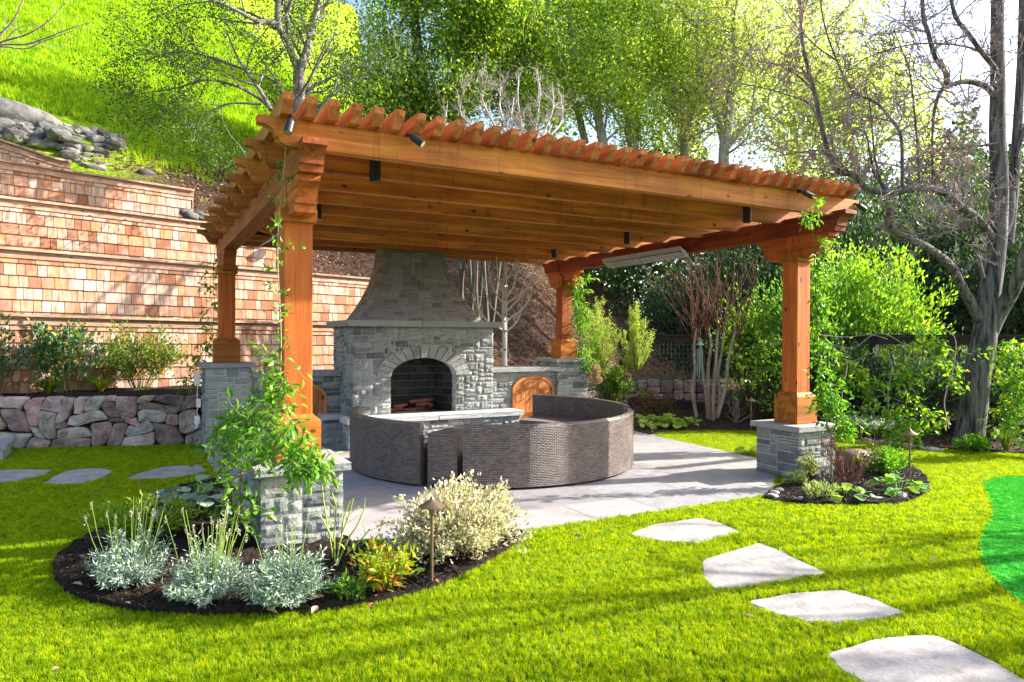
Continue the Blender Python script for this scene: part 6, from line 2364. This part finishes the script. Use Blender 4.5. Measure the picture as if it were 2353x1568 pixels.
# ------------------------------------------------------------------ the big leaning bare tree at the right
DR = float(depth(at(2222, 1020)))
t = thing('leaning_bare_tree', 'big leaning tree with furrowed dark bark and bare berry laden branches at the right', 'tree', at(2224, 1018))
T = [
    limb([(2218, 1035), (2228, 1000), (2238, 930), (2246, 860), (2260, 790), (2266, 740), (2272, 690), (2285, 600), (2293, 520), (2296, 420), (2292, 300), (2293, 200), (2292, 100), (2292, -20), (2294, -120)], DR, .215, .075, 4),
    limb([(2270, 770), (2295, 720), (2325, 670), (2350, 610), (2380, 520)], [DR, DR-.1, DR-.3, DR-.5, DR-.8], .13, .08),
    limb([(2315, 560), (2325, 460), (2333, 363), (2342, 231), (2348, 100), (2350, -40)], DR+.4, .09, .05),
    limb([(2295, 560), (2318, 500), (2322, 440)], DR+.2, .08, .07),
    limb([(2256, 745), (2235, 705), (2214, 667), (2179, 607), (2130, 569), (2096, 552), (2057, 531), (2040, 510), (2045, 480)], [DR, DR-.1, DR-.2, DR-.4, DR-.6, DR-.7, DR-.8, DR-.8, DR-.9], .085, .035),
    limb([(2288, 560), (2260, 520), (2235, 494), (2200, 470), (2169, 442), (2103, 432), (2050, 445), (1997, 435), (1981, 425), (1958, 402), (1928, 396), (1905, 356), (1889, 297), (1872, 214), (1856, 155), (1844, 99), (1839, 33), (1836, -60)], [DR, DR-.2, DR-.3, DR-.5, DR-.6, DR-.8, DR-.9]+[DR-1.0]*11, .07, .016, 3),
    limb([(2292, 240), (2278, 211), (2255, 194), (2218, 188), (2185, 196), (2162, 211), (2149, 247), (2143, 297), (2143, 412)], [DR, DR-.1, DR-.3, DR-.4, DR-.5, DR-.6, DR-.6, DR-.6, DR-.6], .055, .012),
    limb([(2175, 198), (2172, 165), (2149, 132), (2133, 76), (2121, 33), (2119, -60)], DR-.5, .040, .028),
    limb([(2290, 170), (2284, 155), (2255, 119), (2228, 82), (2195, 36), (2179, -40)], [DR, DR-.2, DR-.4, DR-.5, DR-.6, DR-.7], .045, .025),
    limb([(2040, 440), (2010, 400), (1998, 350), (1990, 310), (1960, 290)], DR-.9, .025, .008),
    limb([(2073, 437), (2073, 380), (2070, 313), (2047, 274), (2014, 237), (1958, 208), (1922, 138), (1895, 59), (1880, -30)], DR-.85, .028, .008),
    limb([(2113, 432), (2108, 330), (2100, 247), (2090, 165), (2070, 109), (2050, 60)], DR-.75, .018, .006),
    limb([(2030, 440), (2010, 360), (2000, 250), (1985, 190)], DR-.9, .016, .006),
    limb([(2292, 330), (2220, 340), (2150, 350), (2120, 400)], DR-.5, .018, .007),
    limb([(2292, 150), (2230, 110), (2130, 100), (2060, 110), (2000, 130), (1950, 160)], [DR, DR-.3, DR-.6, DR-.8, DR-1, DR-1.1], .018, .006),
    limb([(1958, 402), (1900, 350), (1840, 350), (1780, 360), (1720, 365)], DR-1.1, .014, .004),
    limb([(1889, 297), (1860, 240), (1800, 215), (1740, 200), (1690, 190)], DR-1.1, .013, .004),
    limb([(1872, 214), (1840, 180), (1790, 150), (1740, 140), (1700, 110)], DR-1.1, .012, .004),
    limb([(1922, 138), (1880, 110), (1830, 60), (1800, 20), (1770, -10)], DR-1.0, .012, .004),
    limb([(2045, 500), (2080, 500), (2150, 520), (2220, 560), (2290, 610)], DR-1.0, .012, .005),
    limb([(2334, 363), (2353, 300), (2370, 250)], DR+.3, .04, .02),
    limb([(2236, 300), (2200, 330), (2160, 400), (2080, 480), (2040, 520)], DR-.7, .014, .005),
    limb([(2260, 640), (2240, 560), (2220, 500), (2210, 420)], DR-.3, .03, .012)]
tubes('trunk', T[:3], BARK_D, t, 22, True)
tubes('limbs', T[3:], BARK_D, t, 8, True)
s1 = spawn(T[5:], 7.5, .75, .013, .12, 71, .05, ang=(.6, 1.4))
lv = grow_paths(s1, [dict(seg=6, wander=.22, kids=6, kl=.42, ang=1.0, up=.1, t0=.15), dict(seg=4, wander=.3, kids=3, kl=.4, ang=1.0), dict(seg=2, wander=.3, kids=0)], 72)
lv = [[(P, [max(x, .0045) for x in R]) for P, R in q] for q in lv]
tubes('twigs', lv[0]+lv[1], BARK_V, t, 4)
tubes('fine_twigs', lv[2], BARK_V, t, 3)
C, D_ = leaf_points(lv[1]+lv[2], 2600, .012, 9)
V = np.array([(1, 0, 0), (-1, 0, 0), (0, 1, 0), (0, -1, 0), (0, 0, 1), (0, 0, -1)], float)
Fo = np.array([(0, 2, 4), (2, 1, 4), (1, 3, 4), (3, 0, 4), (2, 0, 5), (1, 2, 5), (3, 1, 5), (0, 3, 5)])
BV = (C[:, None, :]+V[None]*.0085).reshape(-1, 3)
BF = (np.arange(len(C))[:, None, None]*6+Fo[None]).reshape(-1, 3)
o = place('berries', array_mesh('berries', BV-ORG[t.name], BF, BERRY), t, ORG[t.name])
o['kind'] = 'stuff'
C, D_ = leaf_points(lv[1], 160, .01, 19)
leaves('last_leaves', C, D_+np.array((0, 0, -.4)), .045, .022, leaf_mat('last_leaf', [(0, (.5, .16, .05)), (1, (.6, .45, .15))], .4), t)

# bare branch reaching in at the top left
t = thing('bare_branch_tree', 'bare branches of a tree reaching in at the top left corner over the hill', 'tree', atD(-160, 330, 12))
T = [limb([(-160, 500), (-150, 330), (-110, 200), (-60, 130), (0, 100)], 12, .10, .03), limb([(-60, 130), (0, 98), (60, 80), (110, 50), (150, 8)], 12, .022, .006), limb([(-40, 110), (20, 60), (45, 20), (60, -20)], 12, .022, .006), limb([(-60, 125), (0, 104), (60, 102), (110, 86), (150, 70), (205, 52)], 11.8, .02, .005), limb([(-50, 120), (0, 108), (60, 112), (100, 95), (165, 72)], 12.2, .016, .005), limb([(10, 96), (40, 66), (90, 54)], 12, .012, .004)]
tubes('branches', T, BARK_V, t, 6, True)
lv = grow_paths(spawn(T[1:], 3, .3, .006, .2, 5, .2), [dict(seg=4, wander=.25, kids=1, kl=.4), dict(seg=2, wander=.2, kids=0)], 5)
tubes('twigs', lv[0]+lv[1], BARK_V, t, 4)

# two bare garden trees just outside the frame on the right; their branches streak the lawn
for j, (x, y, hh, lb) in enumerate(((12.0, 1.2, 6.2, 'bare garden tree out of frame at the right'), (14.5, -.6, 7.0, 'taller bare garden tree out of frame at the right'))):
    t = thing('garden_tree', lb, 'tree', (x, y, 0))
    b0 = np.array((x, y, -.05))
    trk = [([b0, b0+np.array((.1, 0, 1.4)), b0+np.array((0, .15, hh*.45)), b0+np.array((-.1, .1, hh*.7)), b0+np.array((0, 0, hh))], [.16, .13, .10, .07, .02])]
    lv = grow_paths(spawn(trk, 2.6, 2.2, .05, .5, 900+j, .25, ang=(.6, 1.1)), [dict(seg=5, wander=.2, kids=5, kl=.5, ang=.8), dict(seg=4, wander=.25, kids=4, kl=.5), dict(seg=3, wander=.25, kids=0)], 901+j)
    tubes('trunk', trk, BARK_D, t, 10, True)
    tubes('branches', lv[0]+lv[1], BARK_D, t, 4)
    tubes('twigs', lv[2], BARK_D, t, 3)

# dark far wood behind everything to the right
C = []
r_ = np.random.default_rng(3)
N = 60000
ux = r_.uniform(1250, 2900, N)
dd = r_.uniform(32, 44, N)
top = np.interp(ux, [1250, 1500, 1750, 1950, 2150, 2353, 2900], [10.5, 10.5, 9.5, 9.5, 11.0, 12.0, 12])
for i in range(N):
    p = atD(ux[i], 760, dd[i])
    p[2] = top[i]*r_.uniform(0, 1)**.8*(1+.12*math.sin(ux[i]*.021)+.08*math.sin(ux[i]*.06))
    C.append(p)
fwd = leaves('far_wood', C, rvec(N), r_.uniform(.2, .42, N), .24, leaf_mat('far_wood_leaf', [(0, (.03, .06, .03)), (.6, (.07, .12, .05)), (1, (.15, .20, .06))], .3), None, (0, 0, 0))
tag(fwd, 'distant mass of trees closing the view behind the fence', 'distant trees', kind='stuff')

# ------------------------------------------------------------------ grass, litter
def tuft(name, n, r, h, w, mat, lean=.35, seed=0):
    r_ = random.Random(seed)
    mb = MB()
    for k in range(n):
        a = r_.uniform(0, 6.283)
        x, y = r*r_.uniform(0, 1)*math.cos(a), r*r_.uniform(0, 1)*math.sin(a)
        b = r_.uniform(0, 6.283)
        dx, dy = math.cos(b)*w/2, math.sin(b)*w/2
        hh = h*r_.uniform(.8, 1.08)
        lx, ly = r_.gauss(0, lean)*hh, r_.gauss(0, lean)*hh
        mb.add([(x-dx, y-dy, 0), (x+dx, y+dy, 0), (x+dx*.7+lx*.4, y+dy*.7+ly*.4, hh*.6), (x-dx*.7+lx*.4, y-dy*.7+ly*.4, hh*.6), (x+lx, y+ly, hh)], [(0, 1, 2, 3), (3, 2, 4)])
    return mb.mesh(name, mat)


def region_points(n_m2, d0, d1):
    A = 40*14
    N = int(n_m2*22*13)
    X = rng.uniform(-7, 15, N)
    Y = rng.uniform(.5, 13.5, N)
    dep = X*FW[0]+Y*FW[1]
    lat = X*RT[0]+Y*RT[1]
    ok = (dep > d0) & (dep <= d1) & (np.abs(lat) < dep*.74+.25)
    X, Y = X[ok], Y[ok]
    ok = np.ones(len(X), bool)
    for P in [BED_A, BED_C, BED_R, GRN, PATIO]+STW: ok &= ~in_poly(X, Y, P)
    for (x0, y0) in ((XA, YF), (XC, YF), (XA, YB), (XC, YB)): ok &= ~((abs(X-x0) < .33) & (abs(Y-y0) < .33))
    # back limit: the fieldstone wall line
    sidev = (X-SA[0])*sn[0]+(Y-SA[1])*sn[1]
    ok &= ~((sidev < .02) & (X < 1.0))
    ok &= ~((X > .85) & (X < 6) & (Y > 10.8))
    ok &= ~((X > -2.7) & (X < -1.55) & (Y > 11.25))
    X, Y = X[ok], Y[ok]
    return np.stack([X, Y, np.full(len(X), -.020)], 1)


tf1 = tuft('turf_tuft', 12, .022, .032, .0032, G_BLADE, .38, 1)
tf2 = tuft('turf_tuft', 11, .034, .034, .006, G_BLADE, .38, 2)
lawn_grass = thing
o = scatter('turf_grass', region_points(2900, 2.6, 5.4), tf1, .85, 1.1, .12)
tag(o, 'short dense artificial turf of the lawn nearest the camera', 'lawn grass', kind='stuff')
o = scatter('turf_grass', region_points(1300, 5.4, 13.5), tf2, .85, 1.1, .12)
tag(o, 'short dense turf of the farther lawn around the patio', 'lawn grass', kind='stuff')

P = np.array(GRN)
X = rng.uniform(4, 11.5, 90000)
Y = rng.uniform(.5, 5.5, 90000)
ok = in_poly(X, Y, GRN) & (X*RT[0]+Y*RT[1] < (X*FW[0]+Y*FW[1])*.76+.2)
X, Y = X[ok], Y[ok]
G_NAP = leaf_mat('green_nap_blade', [(0, (.02, .26, .03)), (.6, (.06, .44, .05)), (1, (.12, .52, .06))], .3, .5, .3, obj=True, trcol=(1, 1.2, .4))
o = scatter('green_nap', np.stack([X, Y, np.full(len(X), -.003)], 1), tuft('nap_tuft', 10, .026, .012, .005, G_NAP, .3, 5), .8, 1.1, .1)
tag(o, 'very short emerald nap of the putting green at the right edge', 'putting turf', kind='stuff')

# hillside grass
N = 80000
u_ = rng.uniform(-6, 14, N)
v_ = 3.6+26*rng.uniform(0, 1, N)**1.3
keep = ~((u_ < 4.1) & (v_ < 4.6)) & ~((u_ < 3.3) & (v_ < 6.0)) & ~((u_ > 1.2) & (u_ < 3.2) & (v_ < 6.8))
u_, v_ = u_[keep], v_[keep]
N = len(u_)
X = W0[0]+WU[0]*u_+WV[0]*v_
Y = W0[1]+WU[1]*u_+WV[1]*v_
e = v_-np.maximum(u_-2.0, 0)*.55+rng.normal(0, .8, N)
ok = e > 4.0
ok &= rng.uniform(0, 1, N) < np.clip((e-4.2)/2.5, .12, 1)
X, Y = X[ok], Y[ok]
P = np.stack([X, Y, hill_z(X, Y)-.02], 1)
ht = tuft('hill_tuft', 9, .12, .17, .022, G_HILL, .45, 3)
o = scatter('hill_grass', P, ht, .6, 1.4, .2)
tag(o, 'bright green wild grass covering the sunlit hillside', 'hill grass', kind='stuff')

# fallen leaves: slope, beds, and a few on the lawn
N = 26000
u_ = rng.uniform(2, 22, N)
v_ = rng.uniform(0, 9, N)
X = W0[0]+WU[0]*u_+WV[0]*v_
Y = W0[1]+WU[1]*u_+WV[1]*v_
ok = (v_-np.maximum(u_-2.0, 0)*.55 < 5.5) & ~((u_ < 8) & (v_ < 2.2)) & ~((u_ < 5.5) & (v_ < 3.3)) & ~((u_ < 4.1) & (v_ < 4.5))
X, Y = X[ok], Y[ok]
C = np.stack([X, Y, hill_z(X, Y)+.02], 1)
D_ = np.stack([rng.normal(size=len(X)), rng.normal(size=len(X)), rng.normal(size=len(X))*.35], 1)
o = leaves('slope_litter', C, D_, rng.uniform(.05, .11, len(X)), .05, G_DRY, None, (0, 0, 0))
tag(o, 'brown fallen leaves covering the shaded slope behind the fireplace', 'leaf litter', kind='stuff')


def bed_litter(poly, n, lb, lo=.015, hi=.04):
    P = np.array(poly)
    X = rng.uniform(P[:, 0].min(), P[:, 0].max(), n)
    Y = rng.uniform(P[:, 1].min(), P[:, 1].max(), n)
    ok = in_poly(X, Y, poly)
    X, Y = X[ok], Y[ok]
    C = np.stack([X, Y, np.full(len(X), .03)], 1)
    D_ = np.stack([rng.normal(size=len(X)), rng.normal(size=len(X)), rng.normal(size=len(X))*.4], 1)
    o = leaves('mulch_chips', C, D_, rng.uniform(lo, hi, len(X)), rng.uniform(lo*.4, lo*.8, len(X)), leaf_mat('mulch_chip', [(0, (.012, .008, .007)), (.6, (.05, .032, .026)), (1, (.13, .085, .07))], 0) if 'mulch_chip' not in bpy.data.materials else bpy.data.materials['mulch_chip'], None, (0, 0, 0))
    tag(o, lb, 'mulch', kind='stuff')


bed_litter(BED_A, 14000, 'dark bark chips of the near planting bed')
bed_litter(BED_C, 8000, 'dark bark chips and grit of the right planting bed')
bed_litter([p for p in BED_R if p[0] < 15.6], 26000, 'bark chips of the rear bed under the fence', .03, .07)
rl = random.Random(8)
LF = piece_leaf(.055, .035, leaf_mat('fallen_leaf_piece', [(0, (.25, .10, .05)), (.5, (.42, .22, .13)), (1, (.50, .33, .22))], .15, .7, obj=True, trcol=(1, .8, .6)))
nl = 0
for (px, py, lb) in ((372, 1352, 'dry leaf on the mulch in front of the left lavender mound'), (480, 1385, 'dry leaf on the mulch just in front of the middle lavender mound'), (560, 1320, 'dry leaf between the middle and right lavender mounds, the rear one'), (590, 1345, 'dry leaf between the middle and right lavender mounds, the nearer one'),
                     (730, 1392, 'dry leaf at the right foot of the palest lavender mound'), (745, 1370, 'dry leaf between the palest lavender mound and the lime seedling'), (860, 1384, 'dry leaf at the bed edge in front of the golden shrub'), (1005, 1330, 'dry leaf just right of the near path light'), (300, 1388, 'dry leaf near the bed edge below the left lavender mound'),
                     (190, 1345, 'dry leaf in the bare mulch at the left tip of the near bed'), (565, 1392, 'dry leaf near the bed edge between the middle and right lavender'), (935, 1350, 'dry leaf between the golden shrub and the near path light'), (610, 1400, 'dry leaf near the bed edge just left of the palest lavender'), (240, 1330, 'dry leaf in the mulch beside the left side of the left lavender')):
    p = at(px, py, .045)
    o = place('fallen_leaf', LF, None, p, (rl.uniform(-.3, .3), rl.uniform(-.3, .3), rl.uniform(0, 6)), rl.uniform(.7, 1.3))
    tag(o, lb, 'fallen leaf', 'fallen leaves in the near bed')
for (px, py, lb) in ((1732, 1418, 'curled tan leaf on the sunny lawn left of the stepping stones'), (1620, 1330, 'small dark leaf on the left rim of the second stepping stone'), (2148, 1283, 'tiny dark leaf on the bright lawn at the right'), (118, 1540, 'grey leaf lying on the lawn near the bottom left corner'), (2146, 1142, 'brown leaf on the lawn beside the right bed')):
    o = place('fallen_leaf', LF, None, at(px, py, .03), (rl.uniform(-.3, .3), rl.uniform(-.3, .3), rl.uniform(0, 6)), rl.uniform(.7, 1.1))
    tag(o, lb, 'fallen leaf')

# power boxes and cord on the rear left pier
eb_ = thing('outdoor_power_box', 'grey weatherproof outlet box with dangling white cords on the left pier', 'outlet box', (.76, 11.0, .95))
MB().box(.66, .74, 10.93, 11.03, .94, 1.12, .006).build('box', WHITEP, eb_)
MB().box(.685, .745, 10.86, 10.93, .62, .74, .006).build('adapter', WHITEP, eb_)
MB().box(.66, .73, 10.86, 10.93, .38, .50, .006).build('adapter', WHITEP, eb_)
MB().tube(bez([(.71, 10.92, .94), (.70, 10.90, .85), (.70, 10.88, .74)], 4), .006, 6).build('cord', WHITEP, eb_)
MB().tube(bez([(.71, 10.88, .62), (.69, 10.86, .55), (.72, 10.87, .45), (.67, 10.86, .33), (.70, 10.86, .36), (.70, 10.88, .5)], 5), .006, 6).build('cord', WHITEP, eb_)
# sprinkler head in the lawn
p = at(1330, 1231)
sp_ = thing('sprinkler_head', 'small round sprinkler head set in the lawn left of the first stepping stone', 'sprinkler head', p)
MB().lathe([(.035, -.03), (.035, .004), (.02, .008), (.005, .01)], p, 14).build('cap', bpy.data.materials['dark_green_plastic'], sp_)
# hydrangea heads by the right rear pier
hy = thing('dried_hydrangea', 'dried tan hydrangea flower heads beside the tall right pier', 'hydrangea', atD(1372, 880, 13.3))
for (x, y) in ((1368, 848), (1371, 870)):
    c = atD(x, y, 13.0)
    leaves('flower_head', c+rvec(240)*.10*rng.uniform(.6, 1, (240, 1)), rvec(240), .04, .035, leaf_mat('dry_hydrangea', [(0, (.36, .22, .15)), (1, (.58, .44, .33))], .3) if 'dry_hydrangea' not in bpy.data.materials else bpy.data.materials['dry_hydrangea'], hy)
    MB().tube([c, c+np.array((.05, .0, -.5))], .005, 4).build('stalk', STEM_B, hy)
